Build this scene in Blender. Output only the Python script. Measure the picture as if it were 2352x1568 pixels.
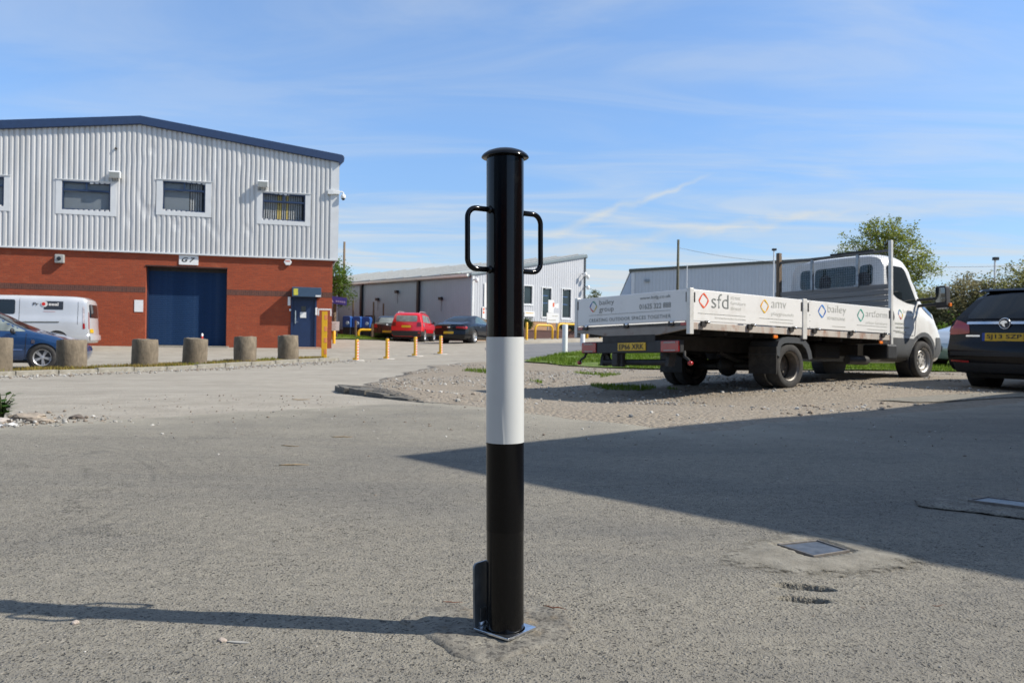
import bpy, bmesh, math, random
import numpy as np
from mathutils import Vector, Matrix, noise
from mathutils.bvhtree import BVHTree
from mathutils.geometry import delaunay_2d_cdt

rnd = random.Random(7)
R = math.radians
scene = bpy.context.scene
COL = scene.collection
for o in list(bpy.data.objects):
    bpy.data.objects.remove(o)

# ------------------------------------------------------------------ camera
CAMZ = 0.605
cd = bpy.data.cameras.new('camera')
cam = bpy.data.objects.new('camera', cd)
COL.objects.link(cam)
cam.matrix_world = (Matrix.Translation((0, 0, CAMZ)) @ Matrix.Rotation(R(90) - 9 / 1898, 4, 'X')
                    @ Matrix.Rotation(math.atan(.0166), 4, 'Z'))
cd.sensor_width = 22.3
cd.lens = 22.3 * 1898 / 2352
cd.clip_start = .05
cd.clip_end = 5000
cd.dof.use_dof = True
cd.dof.focus_distance = 1.66
cd.dof.aperture_fstop = 9.0
scene.camera = cam
scene.render.resolution_x = 1024
scene.render.resolution_y = 682
scene.render.engine = 'CYCLES'

# ------------------------------------------------------------------ light and sky
SUN_EL = R(41.5)
SUN = Vector((.9955 * math.cos(SUN_EL), -.095 * math.cos(SUN_EL), math.sin(SUN_EL)))
sl = bpy.data.lights.new('sun', 'SUN')
sl.energy = 5.0
sl.angle = R(.5)
sl.color = (1, .93, .82)
so = bpy.data.objects.new('sun', sl)
COL.objects.link(so)
so.rotation_euler = (-SUN).to_track_quat('-Z', 'Y').to_euler()
so.location = (20, -2, 20)

world = bpy.data.worlds.new('World')
scene.world = world
world.use_nodes = True
wt = world.node_tree
wt.nodes.clear()


def N(t, typ, **kw):
    n = t.nodes.new(typ)
    for k, v in kw.items():
        if k == 'ins':
            for i, x in v.items():
                n.inputs[i].default_value = x
        else:
            setattr(n, k, v)
    return n


def math_node(t, op, a, b=None, c=None, clamp=False):
    n = N(t, 'ShaderNodeMath', operation=op, use_clamp=clamp)
    for i, x in enumerate((a, b, c)):
        if x is None:
            continue
        if isinstance(x, (int, float)):
            n.inputs[i].default_value = x
        else:
            t.links.new(x, n.inputs[i])
    return n.outputs[0]


def ramp(t, fac, stops, interp='LINEAR'):
    n = N(t, 'ShaderNodeValToRGB')
    n.color_ramp.interpolation = interp
    e = n.color_ramp.elements
    while len(e) > 1:
        e.remove(e[-1])
    e[0].position = stops[0][0]
    c = stops[0][1]
    e[0].color = (*c, 1) if not isinstance(c, (int, float)) else (c, c, c, 1)
    for p, c in stops[1:]:
        x = e.new(p)
        x.color = (*c, 1) if not isinstance(c, (int, float)) else (c, c, c, 1)
    t.links.new(fac, n.inputs[0])
    return n.outputs[0]


def mixc(t, fac, a, b, mode='MIX'):
    n = N(t, 'ShaderNodeMix', data_type='RGBA', blend_type=mode)
    for s, x in ((n.inputs[0], fac), (n.inputs[6], a), (n.inputs[7], b)):
        if isinstance(x, (int, float)):
            s.default_value = x
        elif isinstance(x, tuple):
            s.default_value = (*x, 1)
        else:
            t.links.new(x, s)
    return n.outputs[2]


def px_dir(x, y):
    v = Vector(((x - 1176) / 1898, -(y - 784) / 1898, -1))
    return (cam.matrix_world.to_3x3() @ v).normalized()


def build_world():
    t = wt
    sky = N(t, 'ShaderNodeTexSky', sky_type='NISHITA')
    sky.sun_disc = False
    sky.sun_elevation = SUN_EL
    sky.sun_rotation = math.atan2(SUN.x, SUN.y)
    sky.altitude = 30
    sky.air_density = .7
    sky.dust_density = .1
    sky.ozone_density = 3.0
    tc = N(t, 'ShaderNodeTexCoord')
    d = tc.outputs['Generated']
    sep = N(t, 'ShaderNodeSeparateXYZ')
    t.links.new(d, sep.inputs[0])
    zc = math_node(t, 'MAXIMUM', sep.outputs[2], 0.0)
    den = math_node(t, 'ADD', zc, .10)
    # high cloud layer: the direction projected on a flat sheet of air
    comb = N(t, 'ShaderNodeCombineXYZ')
    t.links.new(math_node(t, 'DIVIDE', sep.outputs[0], den), comb.inputs[0])
    t.links.new(math_node(t, 'DIVIDE', sep.outputs[1], den), comb.inputs[1])
    mp = N(t, 'ShaderNodeMapping')
    mp.inputs['Rotation'].default_value = (0, 0, R(-14))
    mp.inputs['Scale'].default_value = (.55, 1.7, 1)
    t.links.new(comb.outputs[0], mp.inputs[0])
    n1 = N(t, 'ShaderNodeTexNoise', ins={'Scale': 1.35, 'Detail': 7, 'Roughness': .56, 'Distortion': .9})
    t.links.new(mp.outputs[0], n1.inputs['Vector'])
    n2 = N(t, 'ShaderNodeTexNoise', ins={'Scale': .35, 'Detail': 3, 'Roughness': .5})
    t.links.new(comb.outputs[0], n2.inputs['Vector'])
    cir = math_node(t, 'MULTIPLY', ramp(t, n1.outputs[0], [(.40, 0), (.74, 1)], 'EASE'),
                    ramp(t, n2.outputs[0], [(.36, .12), (.66, 1)]))
    # the veil of cirrus thickens towards the horizon; more is added overhead, unseen, to whiten shade
    veil = ramp(t, zc, [(0, .95), (.07, .84), (.125, .52), (.17, .26), (.25, .17), (.40, .26), (.6, .40), (1, .50)])
    low = ramp(t, n1.outputs[0], [(.36, .30), (.60, 1.1)])
    band = math_node(t, 'MULTIPLY', veil, low)
    streak = math_node(t, 'MULTIPLY', cir, ramp(t, zc, [(0, .6), (.15, .42), (.25, .24), (.45, .22), (1, .25)]))
    fac = math_node(t, 'ADD', band, streak, clamp=True)
    # one condensation trail and its spread-out twin
    for (a, b, w0, amp) in [((1230, 552), (1650, 394), .0085, .55), ((1190, 590), (2010, 474), .0130, .42)]:
        A, B = px_dir(*a), px_dir(*b)
        nrm = A.cross(B).normalized()
        ax = (B - A).normalized()
        dn = N(t, 'ShaderNodeVectorMath', operation='DOT_PRODUCT')
        t.links.new(d, dn.inputs[0])
        dn.inputs[1].default_value = nrm
        da = N(t, 'ShaderNodeVectorMath', operation='DOT_PRODUCT')
        t.links.new(d, da.inputs[0])
        da.inputs[1].default_value = ax
        s0, s1 = A.dot(ax), B.dot(ax)
        u = math_node(t, 'DIVIDE', math_node(t, 'SUBTRACT', da.outputs['Value'], s0), s1 - s0)
        wob = N(t, 'ShaderNodeTexNoise', ins={'Scale': 26, 'Detail': 4})
        t.links.new(d, wob.inputs['Vector'])
        dist = math_node(t, 'ADD', dn.outputs['Value'], math_node(t, 'MULTIPLY', math_node(t, 'SUBTRACT', wob.outputs[0], .5), w0 * 2.2))
        wid = math_node(t, 'MULTIPLY', math_node(t, 'SUBTRACT', 1.25, u), w0)
        core = math_node(t, 'SUBTRACT', 1, math_node(t, 'DIVIDE', math_node(t, 'ABSOLUTE', dist), wid), clamp=True)
        ends = ramp(t, u, [(0, 0), (.25, 1), (.8, .9), (1, 0)])
        tr = math_node(t, 'MULTIPLY', math_node(t, 'MULTIPLY', core, ends), amp)
        fac = math_node(t, 'ADD', fac, tr, clamp=True)
    cloud = mixc(t, ramp(t, n1.outputs[0], [(.3, 0), (.8, 1)]), CLOUD_A, CLOUD_B)
    tint = mixc(t, 1.0, sky.outputs[0], SKY_TINT, 'MULTIPLY')
    # thin high haze evens the sky out between horizon and zenith
    tint = mixc(t, 1.0, tint, ramp(t, zc, [(0, .60), (.10, .61), (.14, .65), (.175, .73), (.24, .83), (.365, .95), (1, .97)]), 'MULTIPLY')
    out = mixc(t, fac, tint, cloud)
    bg = N(t, 'ShaderNodeBackground', ins={'Strength': SKY_STRENGTH})
    t.links.new(out, bg.inputs[0])
    wo = N(t, 'ShaderNodeOutputWorld')
    t.links.new(bg.outputs[0], wo.inputs[0])


SKY_STRENGTH = .13
CLOUD_A = (3.35, 3.95, 4.55)
CLOUD_B = (4.35, 4.6, 4.75)
SKY_TINT = (1.36, 1.52, 1.58)
build_world()
scene.view_settings.view_transform = 'Standard'
scene.view_settings.look = 'None'
scene.view_settings.exposure = 0.37
scene.view_settings.gamma = 1

# ------------------------------------------------------------------ helpers
MATS = {}


def pm(name, col, rough=.6, metal=0., var=.12, vs=6., bump=0., bs=60., spec=.5, coat=0., dirt=None, ds=3., dthr=(.5, .75),
       trans=0., alpha=1., aniso=None):
    """principled material with colour grain, optional dirt patches and fine relief"""
    if name in MATS:
        return MATS[name]
    m = bpy.data.materials.new(name)
    m.use_nodes = True
    t = m.node_tree
    b = t.nodes['Principled BSDF']
    tc = N(t, 'ShaderNodeTexCoord')
    src = tc.outputs['Object']
    if aniso:
        mp = N(t, 'ShaderNodeMapping')
        mp.inputs['Scale'].default_value = aniso
        t.links.new(src, mp.inputs[0])
        src = mp.outputs[0]
    n = N(t, 'ShaderNodeTexNoise', ins={'Scale': vs, 'Detail': 6, 'Roughness': .6})
    t.links.new(src, n.inputs['Vector'])
    lo = tuple(c * (1 - var) for c in col)
    hi = tuple(min(1, c * (1 + var)) for c in col)
    c = ramp(t, n.outputs[0], [(.3, lo), (.7, hi)])
    if dirt:
        n2 = N(t, 'ShaderNodeTexNoise', ins={'Scale': ds, 'Detail': 8, 'Roughness': .65})
        t.links.new(src, n2.inputs['Vector'])
        c = mixc(t, ramp(t, n2.outputs[0], [(dthr[0], 0), (dthr[1], .85)]), c, dirt)
    t.links.new(c, b.inputs['Base Color'])
    b.inputs['Roughness'].default_value = rough
    b.inputs['Metallic'].default_value = metal
    b.inputs['Specular IOR Level'].default_value = spec
    b.inputs['Coat Weight'].default_value = coat
    b.inputs['Coat Roughness'].default_value = .04
    b.inputs['Transmission Weight'].default_value = trans
    b.inputs['Alpha'].default_value = alpha
    if bump:
        nb = N(t, 'ShaderNodeTexNoise', ins={'Scale': bs, 'Detail': 5, 'Roughness': .6})
        t.links.new(src, nb.inputs['Vector'])
        bp = N(t, 'ShaderNodeBump', ins={'Strength': 1.0, 'Distance': bump})
        t.links.new(nb.outputs[0], bp.inputs['Height'])
        t.links.new(bp.outputs[0], b.inputs['Normal'])
    MATS[name] = m
    return m


def emat(name, col, strength):
    m = bpy.data.materials.new(name)
    m.use_nodes = True
    b = m.node_tree.nodes['Principled BSDF']
    b.inputs['Base Color'].default_value = (*col, 1)
    b.inputs['Emission Color'].default_value = (*col, 1)
    b.inputs['Emission Strength'].default_value = strength
    return m


class MB:
    def __init__(s):
        s.v, s.f, s.mi = [], [], []

    def add(s, vs, fs, mi=0):
        o = len(s.v)
        s.v += [tuple(p) for p in vs]
        s.f += [tuple(i + o for i in f) for f in fs]
        s.mi += [mi] * len(fs)
        return s

    def box(s, x0, x1, y0, y1, z0, z1, mi=0, M=None):
        vs = [(x, y, z) for z in (z0, z1) for y in (y0, y1) for x in (x0, x1)]
        if M:
            vs = [M @ Vector(p) for p in vs]
        return s.add(vs, [(0, 2, 3, 1), (4, 5, 7, 6), (0, 1, 5, 4), (2, 6, 7, 3), (0, 4, 6, 2), (1, 3, 7, 5)], mi)

    def prism(s, poly, f, a, b, mi=0):
        """poly of 2D points; f(u, v, w) -> 3D; between w=a and w=b"""
        n = len(poly)
        vs = [f(u, v, a) for u, v in poly] + [f(u, v, b) for u, v in poly]
        fs = [tuple(range(n))[::-1], tuple(range(n, 2 * n))] + [(i, (i + 1) % n, n + (i + 1) % n, n + i) for i in range(n)]
        return s.add(vs, fs, mi)

    def lathe(s, prof, n=24, axis='z', c=(0, 0, 0), mi=0, closed=False):
        vs, fs = [], []
        for r, h in prof:
            for k in range(n):
                a = 2 * math.pi * k / n
                p = (r * math.cos(a), r * math.sin(a), h)
                if axis == 'y':
                    p = (p[0], p[2], p[1])
                elif axis == 'x':
                    p = (p[2], p[0], p[1])
                vs.append((p[0] + c[0], p[1] + c[1], p[2] + c[2]))
        m = len(prof)
        for i in range(m if closed else m - 1):
            j = (i + 1) % m
            for k in range(n):
                fs.append((i * n + k, i * n + (k + 1) % n, j * n + (k + 1) % n, j * n + k))
        if not closed:
            if prof[0][0] > 1e-6:
                fs.append(tuple(range(n))[::-1])
            if prof[-1][0] > 1e-6:
                fs.append(tuple((m - 1) * n + k for k in range(n)))
        return s.add(vs, fs, mi)

    def tube(s, path, r, n=10, mi=0, caps=True):
        pts = [Vector(p) for p in path]
        rs = r if isinstance(r, (list, tuple)) else [r] * len(pts)
        vs, fs = [], []
        up = None
        for i, p in enumerate(pts):
            a = pts[max(i - 1, 0)]
            b = pts[min(i + 1, len(pts) - 1)]
            t = (b - a).normalized()
            if up is None:
                up = Vector((0, 0, 1)) if abs(t.z) < .9 else Vector((1, 0, 0))
            x = t.cross(up).normalized()
            up = x.cross(t).normalized()
            for k in range(n):
                an = 2 * math.pi * k / n
                vs.append(p + (x * math.cos(an) + up * math.sin(an)) * rs[i])
        for i in range(len(pts) - 1):
            for k in range(n):
                fs.append((i * n + k, i * n + (k + 1) % n, (i + 1) * n + (k + 1) % n, (i + 1) * n + k))
        if caps:
            fs.append(tuple(range(n))[::-1])
            fs.append(tuple((len(pts) - 1) * n + k for k in range(n)))
        return s.add(vs, fs, mi)

    def mesh(s, name):
        me = bpy.data.meshes.new(name)
        me.from_pydata(s.v, [], s.f)
        me.polygons.foreach_set('material_index', s.mi)
        return me

    def build(s, name, mats, parent=None, smooth=False, bevel=0, seg=2, fix=True, auto=None):
        me = s.mesh(name)
        if fix:
            bm = bmesh.new()
            bm.from_mesh(me)
            bmesh.ops.recalc_face_normals(bm, faces=bm.faces)
            bm.to_mesh(me)
            bm.free()
        return link(me, name, mats, parent, smooth, bevel, seg, auto)


def link(me, name, mats, parent=None, smooth=False, bevel=0, seg=2, auto=None):
    me.name = name
    for m in (mats if isinstance(mats, (list, tuple)) else [mats]):
        me.materials.append(m)
    o = bpy.data.objects.new(name, me)
    COL.objects.link(o)
    if parent:
        o.parent = parent
    if smooth:
        me.polygons.foreach_set('use_smooth', [True] * len(me.polygons))
        if auto:
            me.set_sharp_from_angle(angle=R(auto))
    if bevel:
        b = o.modifiers.new('bevel', 'BEVEL')
        b.width = bevel
        b.segments = seg
        b.limit_method = 'ANGLE'
        b.angle_limit = R(40)
    return o


def tag(o, label, cat, group=None):
    o['label'] = label
    o['category'] = cat
    if group:
        o['group'] = group
    return o


def thing(name, label, cat, loc=(0, 0, 0), rotz=0, group=None, M=None):
    o = bpy.data.objects.new(name, None)
    o.empty_display_size = .2
    COL.objects.link(o)
    if M is not None:
        o.matrix_world = M
    else:
        o.location = loc
        o.rotation_euler = (0, 0, rotz)
    return tag(o, label, cat, group)


def struct(o):
    o['kind'] = 'structure'
    return o


def stuff(o):
    o['kind'] = 'stuff'
    return o


def dup(root, loc, rotz, label, group=None):
    def cp(o, par):
        c = o.copy()
        COL.objects.link(c)
        c.parent = par
        for ch in list(o.children):
            cp(ch, c)
        return c
    c = cp(root, None)
    c.location = loc
    c.rotation_euler = (0, 0, rotz)
    c['label'] = label
    if group:
        c['group'] = group
    return c


def chaikin(poly, n=2, closed=True):
    for _ in range(n):
        q = []
        m = len(poly)
        for i in range(m if closed else m - 1):
            a, b = poly[i], poly[(i + 1) % m]
            q.append(tuple(a[k] * .75 + b[k] * .25 for k in range(len(a))))
            q.append(tuple(a[k] * .25 + b[k] * .75 for k in range(len(a))))
        if not closed:
            q = [poly[0]] + q + [poly[-1]]
        poly = q
    return poly


def rounded(poly, r, n=4):
    out = []
    m = len(poly)
    for i in range(m):
        p, a, b = Vector(poly[i]), Vector(poly[i - 1]), Vector(poly[(i + 1) % m])
        u, v = (a - p), (b - p)
        d = min(r, u.length * .45, v.length * .45)
        A, B = p + u.normalized() * d, p + v.normalized() * d
        for k in range(n + 1):
            t = k / n
            q = A * (1 - t) ** 2 + p * 2 * t * (1 - t) + B * t * t
            out.append((q.x, q.y))
    return out


def inside(p, poly):
    x, y = p
    c = False
    j = len(poly) - 1
    for i in range(len(poly)):
        xi, yi = poly[i]
        xj, yj = poly[j]
        if (yi > y) != (yj > y) and x < (xj - xi) * (y - yi) / (yj - yi) + xi:
            c = not c
        j = i
    return c


def edge_dist(P, poly):
    """distance of the points P (n,2) to the outline"""
    P = np.asarray(P, float)
    best = np.full(len(P), 1e9)
    for i in range(len(poly)):
        a = np.array(poly[i])
        b = np.array(poly[(i + 1) % len(poly)])
        ab = b - a
        L = max(ab @ ab, 1e-12)
        t = np.clip(((P - a) @ ab) / L, 0, 1)
        d = np.linalg.norm(P - (a + t[:, None] * ab), axis=1)
        best = np.minimum(best, d)
    return best


def fill(poly, pts):
    """triangles of an outline with extra inner points"""
    n = len(poly)
    vs = [Vector(p) for p in poly] + [Vector(p) for p in pts]
    r = delaunay_2d_cdt(vs, [], [list(range(n))], 1, 1e-6)
    return [tuple(p) for p in r[0]], [tuple(f) for f in r[2]]


def rough_line(poly, step, amp, seed=0, freq=1.5):
    out = []
    for i in range(len(poly)):
        a, b = Vector(poly[i]), Vector(poly[(i + 1) % len(poly)])
        L = (b - a).length
        n = max(1, int(L / step))
        nr = Vector((-(b - a).y, (b - a).x)).normalized()
        for k in range(n):
            p = a.lerp(b, k / n)
            q = noise.noise(Vector((p.x * freq, p.y * freq, seed))) + .5 * noise.noise(Vector((p.x * freq * 3, p.y * freq * 3, seed + 5)))
            p = p + nr * q * amp
            out.append((p.x, p.y))
    return out


# text laid on a plane: fits a box (u0..u1, v0..v1); place(u, v) -> 3D
def lettering(body, box, place, mat, parent, name='lettering', shear=0, thin=0, space=1.0):
    c = bpy.data.curves.new(name, 'FONT')
    c.body = body
    c.size = 1
    c.shear = shear
    c.offset = thin
    c.space_character = space
    c.resolution_u = 4
    tmp = bpy.data.objects.new('tmp', c)
    COL.objects.link(tmp)
    me = bpy.data.meshes.new_from_object(tmp)
    bpy.data.objects.remove(tmp)
    xs = [v.co.x for v in me.vertices]
    ys = [v.co.y for v in me.vertices]
    x0, x1, y0, y1 = min(xs), max(xs), min(ys), max(ys)
    u0, u1, v0, v1 = box
    for v in me.vertices:
        u = u0 + (v.co.x - x0) / (x1 - x0) * (u1 - u0)
        w = v0 + (v.co.y - y0) / (y1 - y0) * (v1 - v0)
        v.co = place(u, w)
    return link(me, name, mat, parent)


# ------------------------------------------------------------------ terrain
CP = [(0, 0, 0), (-4, 1, 0), (4, 1, 0), (0, 4, 0), (-3, 5, 0), (4, 5, 0), (-9, 4, -.02), (9, 6, 0), (-6, -6, 0), (6, -6, 0), (0, 7.5, 0),
      (-2, 9.4, -.03), (-5, 10, -.12), (-10.7, 17, -.35), (-9.95, 18.7, -.34), (-9.15, 20.6, -.34), (-8.37, 21.8, -.31), (-7.45, 23.1, -.27), (-6.76, 25, -.23),
      (-5.9, 26.3, -.22), (-5.35, 28.5, -.29), (-4.48, 29.7, -.25), (-3.69, 31.6, -.17), (-2.85, 33.1, -.12), (-7.66, 35.5, .01), (-12, 34.3, 0), (-17, 32.9, 0), (-22, 31.5, 0),
      (-15.9, 30, -.12), (-12, 20.5, -.4), (-16, 20, -.4), (-5.5, 46, .27), (-2.65, 40, .29), (-7.2, 47, .29), (.8, 42, .35), (2.3, 43.5, .42), (5, 56, .6), (-12, 61, .5), (1.8, 28, .07),
      (3.2, 38, .3), (4, 11.8, -.06), (6.9, 13.9, .03), (3.15, 13.4, -.12), (7.2, 13, -.05), (11, 15.5, 0), (5, 20, -.02), (10, 20, .03), (15, 25, .1), (22, 36, .3),
      (-9.5, 46, .5), (-8.6, 41, .2), (-3, 20, -.17), (-2, 25, -.12), (.3, 21, -.05), (-4, 15, -.2), (30, 10, 0), (-30, 10, -.2), (-40, 40, 0), (40, 50, .4), (0, 80, .6), (-30, 80, .5), (30, 80, .5), (0, -30, 0), (25, -20, 0), (-25, -20, 0),
      (1.3, 11, -.27), (.2, 11.6, -.27), (-.7, 12.2, -.23), (1.1, 9.2, -.13), (2.3, 12.2, -.19), (0, 13.5, -.22)]
_c = np.array(CP)


def _k(r2):
    return np.where(r2 > 1e-9, .5 * r2 * np.log(np.maximum(r2, 1e-9)), 0)


def _solve():
    n = len(_c)
    d2 = ((_c[:, None, :2] - _c[None, :, :2]) ** 2).sum(-1)
    K = _k(d2) + np.eye(n) * .8
    P = np.c_[np.ones(n), _c[:, :2]]
    A = np.zeros((n + 3, n + 3))
    A[:n, :n] = K
    A[:n, n:] = P
    A[n:, :n] = P.T
    return np.linalg.solve(A, np.r_[_c[:, 2], 0, 0, 0])


_w = _solve()


def T(xy):
    xy = np.atleast_2d(np.asarray(xy, float))
    q = xy.copy()
    r = np.linalg.norm(q - np.array([0, 30]), axis=1)
    s = np.minimum(1, 62 / np.maximum(r, 1e-6))
    q = np.array([0, 30]) + (q - np.array([0, 30])) * s[:, None]
    d2 = ((q[:, None] - _c[None, :, :2]) ** 2).sum(-1)
    return _k(d2) @ _w[:-3] + _w[-3] + q @ _w[-2:]


def tz(x, y):
    return float(T([(x, y)])[0])


# ------------------------------------------------------------------ ground materials
def ground_mat(name, kind):
    m = bpy.data.materials.new(name)
    m.use_nodes = True
    t = m.node_tree
    b = t.nodes['Principled BSDF']
    b.inputs['Specular IOR Level'].default_value = .25
    tc = N(t, 'ShaderNodeTexCoord')
    P = tc.outputs['Object']

    def noi(scale, detail=6, rough=.6, dist=0, src=P):
        n = N(t, 'ShaderNodeTexNoise', ins={'Scale': scale, 'Detail': detail, 'Roughness': rough, 'Distortion': dist})
        t.links.new(src, n.inputs['Vector'])
        return n.outputs[0]

    def vor(scale, feat='F1', src=P):
        n = N(t, 'ShaderNodeTexVoronoi', feature=feat, ins={'Scale': scale})
        t.links.new(src, n.inputs['Vector'])
        return n
    streak = N(t, 'ShaderNodeMapping')
    streak.inputs['Rotation'].default_value = (0, 0, R(25))
    streak.inputs['Scale'].default_value = (.35, 1.3, 1)
    t.links.new(P, streak.inputs[0])
    big = noi(.55, 7, .62, .6, streak.outputs[0])
    mid = noi(2.7, 6, .62, .3)
    if kind == 'asphalt':
        ed = N(t, 'ShaderNodeAttribute', attribute_name='edge')
        wob = N(t, 'ShaderNodeVectorMath', operation='ADD')
        nz = N(t, 'ShaderNodeTexNoise', ins={'Scale': 60, 'Detail': 2})
        t.links.new(P, nz.inputs['Vector'])
        sc = N(t, 'ShaderNodeVectorMath', operation='SCALE', ins={'Scale': .012})
        t.links.new(nz.outputs['Color'], sc.inputs[0])
        t.links.new(P, wob.inputs[0])
        t.links.new(sc.outputs[0], wob.inputs[1])
        v = vor(120, src=wob.outputs[0])
        v2 = vor(250, src=wob.outputs[0])
        sepc = N(t, 'ShaderNodeSeparateColor')
        t.links.new(v.outputs['Color'], sepc.inputs[0])
        sepd = N(t, 'ShaderNodeSeparateColor')
        t.links.new(v2.outputs['Color'], sepd.inputs[0])
        stone = ramp(t, sepc.outputs[1], [(0, (.135, .131, .126)), (.4, (.185, .178, .165)), (.8, (.235, .225, .20)), (1, (.33, .31, .275))])
        matrix = ramp(t, noi(26, 5), [(.3, (.165, .155, .132)), (.7, (.27, .252, .212))])
        body = ramp(t, v.outputs['Distance'], [(.30, 1), (.52, 0)])
        col = mixc(t, math_node(t, 'MULTIPLY', body, .8), matrix, stone)
        grit = math_node(t, 'MULTIPLY', ramp(t, sepd.outputs[0], [(.80, 0), (.84, 1)]), ramp(t, v2.outputs['Distance'], [(.3, 1), (.5, 0)]))
        col = mixc(t, math_node(t, 'MULTIPLY', grit, .8), col, (.042, .040, .038))
        # stones torn out of the surface leave dark pits
        wear = ramp(t, noi(3.1, 5, .6), [(.35, .055), (.7, .17)])
        lost = math_node(t, 'LESS_THAN', sepc.outputs[0], wear)
        pitm = math_node(t, 'MULTIPLY', lost, ramp(t, v.outputs['Distance'], [(.28, 1), (.5, 0)]))
        col = mixc(t, math_node(t, 'MULTIPLY', pitm, .75), col, (.045, .042, .038))
        dustm = math_node(t, 'MULTIPLY', ramp(t, big, [(.36, 0), (.66, 1)]), ramp(t, mid, [(.25, .25), (.75, 1)]))
        edge = ramp(t, ed.outputs['Fac'], [(0, 1), (.12, .62), (.40, .18), (1, 0)])
        dustm = math_node(t, 'ADD', math_node(t, 'MULTIPLY', dustm, .50), math_node(t, 'MULTIPLY', edge, ramp(t, mid, [(.3, .45), (.62, 1)])), clamp=True)
        col = mixc(t, dustm, col, mixc(t, noi(30), (.25, .235, .195), (.35, .33, .28)))
        dk = ramp(t, noi(.8, 5, .6, 1.2, streak.outputs[0]), [(.44, 0), (.68, .50)])
        col = mixc(t, math_node(t, 'MULTIPLY', dk, math_node(t, 'SUBTRACT', 1, dustm)), col, (.105, .107, .110))
        col = mixc(t, ramp(t, noi(210, 2), [(.70, 0), (.76, .7)]), col, (.5, .48, .43))
        col = mixc(t, 1.0, col, (.905, .893, .865), 'MULTIPLY')
        sepp = N(t, 'ShaderNodeSeparateXYZ')
        t.links.new(P, sepp.inputs[0])
        for (cx, cy, rad, wd, fr, amt) in ((-3.3, 2.6, 2.02, .13, 95, .30), (1.9, -1.6, 5.2, .11, 80, .22), (-1.2, 9.5, 5.6, .12, 85, .20)):
            dx = math_node(t, 'SUBTRACT', sepp.outputs[0], cx)
            dy = math_node(t, 'SUBTRACT', sepp.outputs[1], cy)
            dd = math_node(t, 'SQRT', math_node(t, 'ADD', math_node(t, 'MULTIPLY', dx, dx), math_node(t, 'MULTIPLY', dy, dy)))
            env = math_node(t, 'SUBTRACT', 1, math_node(t, 'DIVIDE', math_node(t, 'ABSOLUTE', math_node(t, 'SUBTRACT', dd, rad)), wd), clamp=True)
            lines = ramp(t, math_node(t, 'SINE', math_node(t, 'MULTIPLY', dd, fr)), [(.2, 0), (.8, 1)])
            tm = math_node(t, 'MULTIPLY', math_node(t, 'MULTIPLY', env, lines), ramp(t, noi(1.7, 5, .7), [(.40, 0), (.62, amt)]))
            col = mixc(t, tm, col, (.055, .055, .056))
        wz = N(t, 'ShaderNodeVectorMath', operation='ADD')
        nz2 = N(t, 'ShaderNodeTexNoise', ins={'Scale': 2.4, 'Detail': 6, 'Roughness': .7})
        t.links.new(P, nz2.inputs['Vector'])
        sc2 = N(t, 'ShaderNodeVectorMath', operation='SCALE', ins={'Scale': .55})
        t.links.new(nz2.outputs['Color'], sc2.inputs[0])
        t.links.new(P, wz.inputs[0])
        t.links.new(sc2.outputs[0], wz.inputs[1])
        cr = vor(.62, 'DISTANCE_TO_EDGE', wz.outputs[0])
        crack = math_node(t, 'MULTIPLY', ramp(t, cr.outputs['Distance'], [(.0015, 1), (.0045, 0)]), ramp(t, noi(.9, 4, .6), [(.54, 0), (.60, .8)]))
        col = mixc(t, crack, col, (.05, .047, .042))
        stain = ramp(t, noi(2.1, 3, .5), [(.68, 0), (.74, .42)])
        col = mixc(t, math_node(t, 'MULTIPLY', stain, math_node(t, 'SUBTRACT', 1, dustm)), col, (.075, .074, .072))
        h = math_node(t, 'SUBTRACT', math_node(t, 'MULTIPLY', ramp(t, v.outputs['Distance'], [(.1, 1), (.6, 0)], 'EASE'), sepc.outputs[2]), math_node(t, 'ADD', math_node(t, 'MULTIPLY', pitm, 2.2), math_node(t, 'MULTIPLY', grit, 1.2)))
        h = math_node(t, 'ADD', h, math_node(t, 'MULTIPLY', ramp(t, v2.outputs['Distance'], [(0, 1), (.6, 0)]), .35))
        fade = math_node(t, 'SUBTRACT', 1, math_node(t, 'MULTIPLY', dustm, .5))
        bp = N(t, 'ShaderNodeBump', ins={'Distance': .0038})
        t.links.new(fade, bp.inputs['Strength'])
    elif kind == 'dust':
        col = ramp(t, big, [(.3, (.245, .232, .205)), (.5, (.325, .31, .28)), (.7, (.40, .385, .35))])
        col = mixc(t, .5, col, ramp(t, mid, [(.3, (.22, .205, .18)), (.6, (.34, .325, .295)), (.8, (.44, .42, .385))]))
        v = vor(34)
        col = mixc(t, ramp(t, noi(5, 8, .75), [(.55, 0), (.75, .5)]), col, ramp(t, v.outputs['Color'], [(0, .14), (.5, .3), (1, .5)]))
        col = mixc(t, 1.0, col, (.95, .91, .84), 'MULTIPLY')
        h = math_node(t, 'ADD', noi(18, 6, .7), math_node(t, 'MULTIPLY', v.outputs['Distance'], -.5))
        bp = N(t, 'ShaderNodeBump', ins={'Distance': .012, 'Strength': .8})
    elif kind == 'gravel':
        v = vor(26)
        v2 = vor(70)
        st = ramp(t, v.outputs['Color'], [(0, (.13, .11, .09)), (.4, (.21, .188, .158)), (.75, (.28, .257, .225)), (1, (.44, .42, .385))])
        st = mixc(t, .4, st, ramp(t, v2.outputs['Color'], [(0, (.12, .10, .08)), (.6, (.22, .195, .162)), (1, (.36, .34, .31))]))
        soil = ramp(t, noi(9, 6, .7), [(.3, (.165, .140, .110)), (.7, (.265, .232, .190))])
        col = mixc(t, ramp(t, math_node(t, 'ADD', math_node(t, 'MULTIPLY', big, .6), math_node(t, 'MULTIPLY', mid, .4)), [(.36, 0), (.52, .92)]), st, soil)
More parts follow.
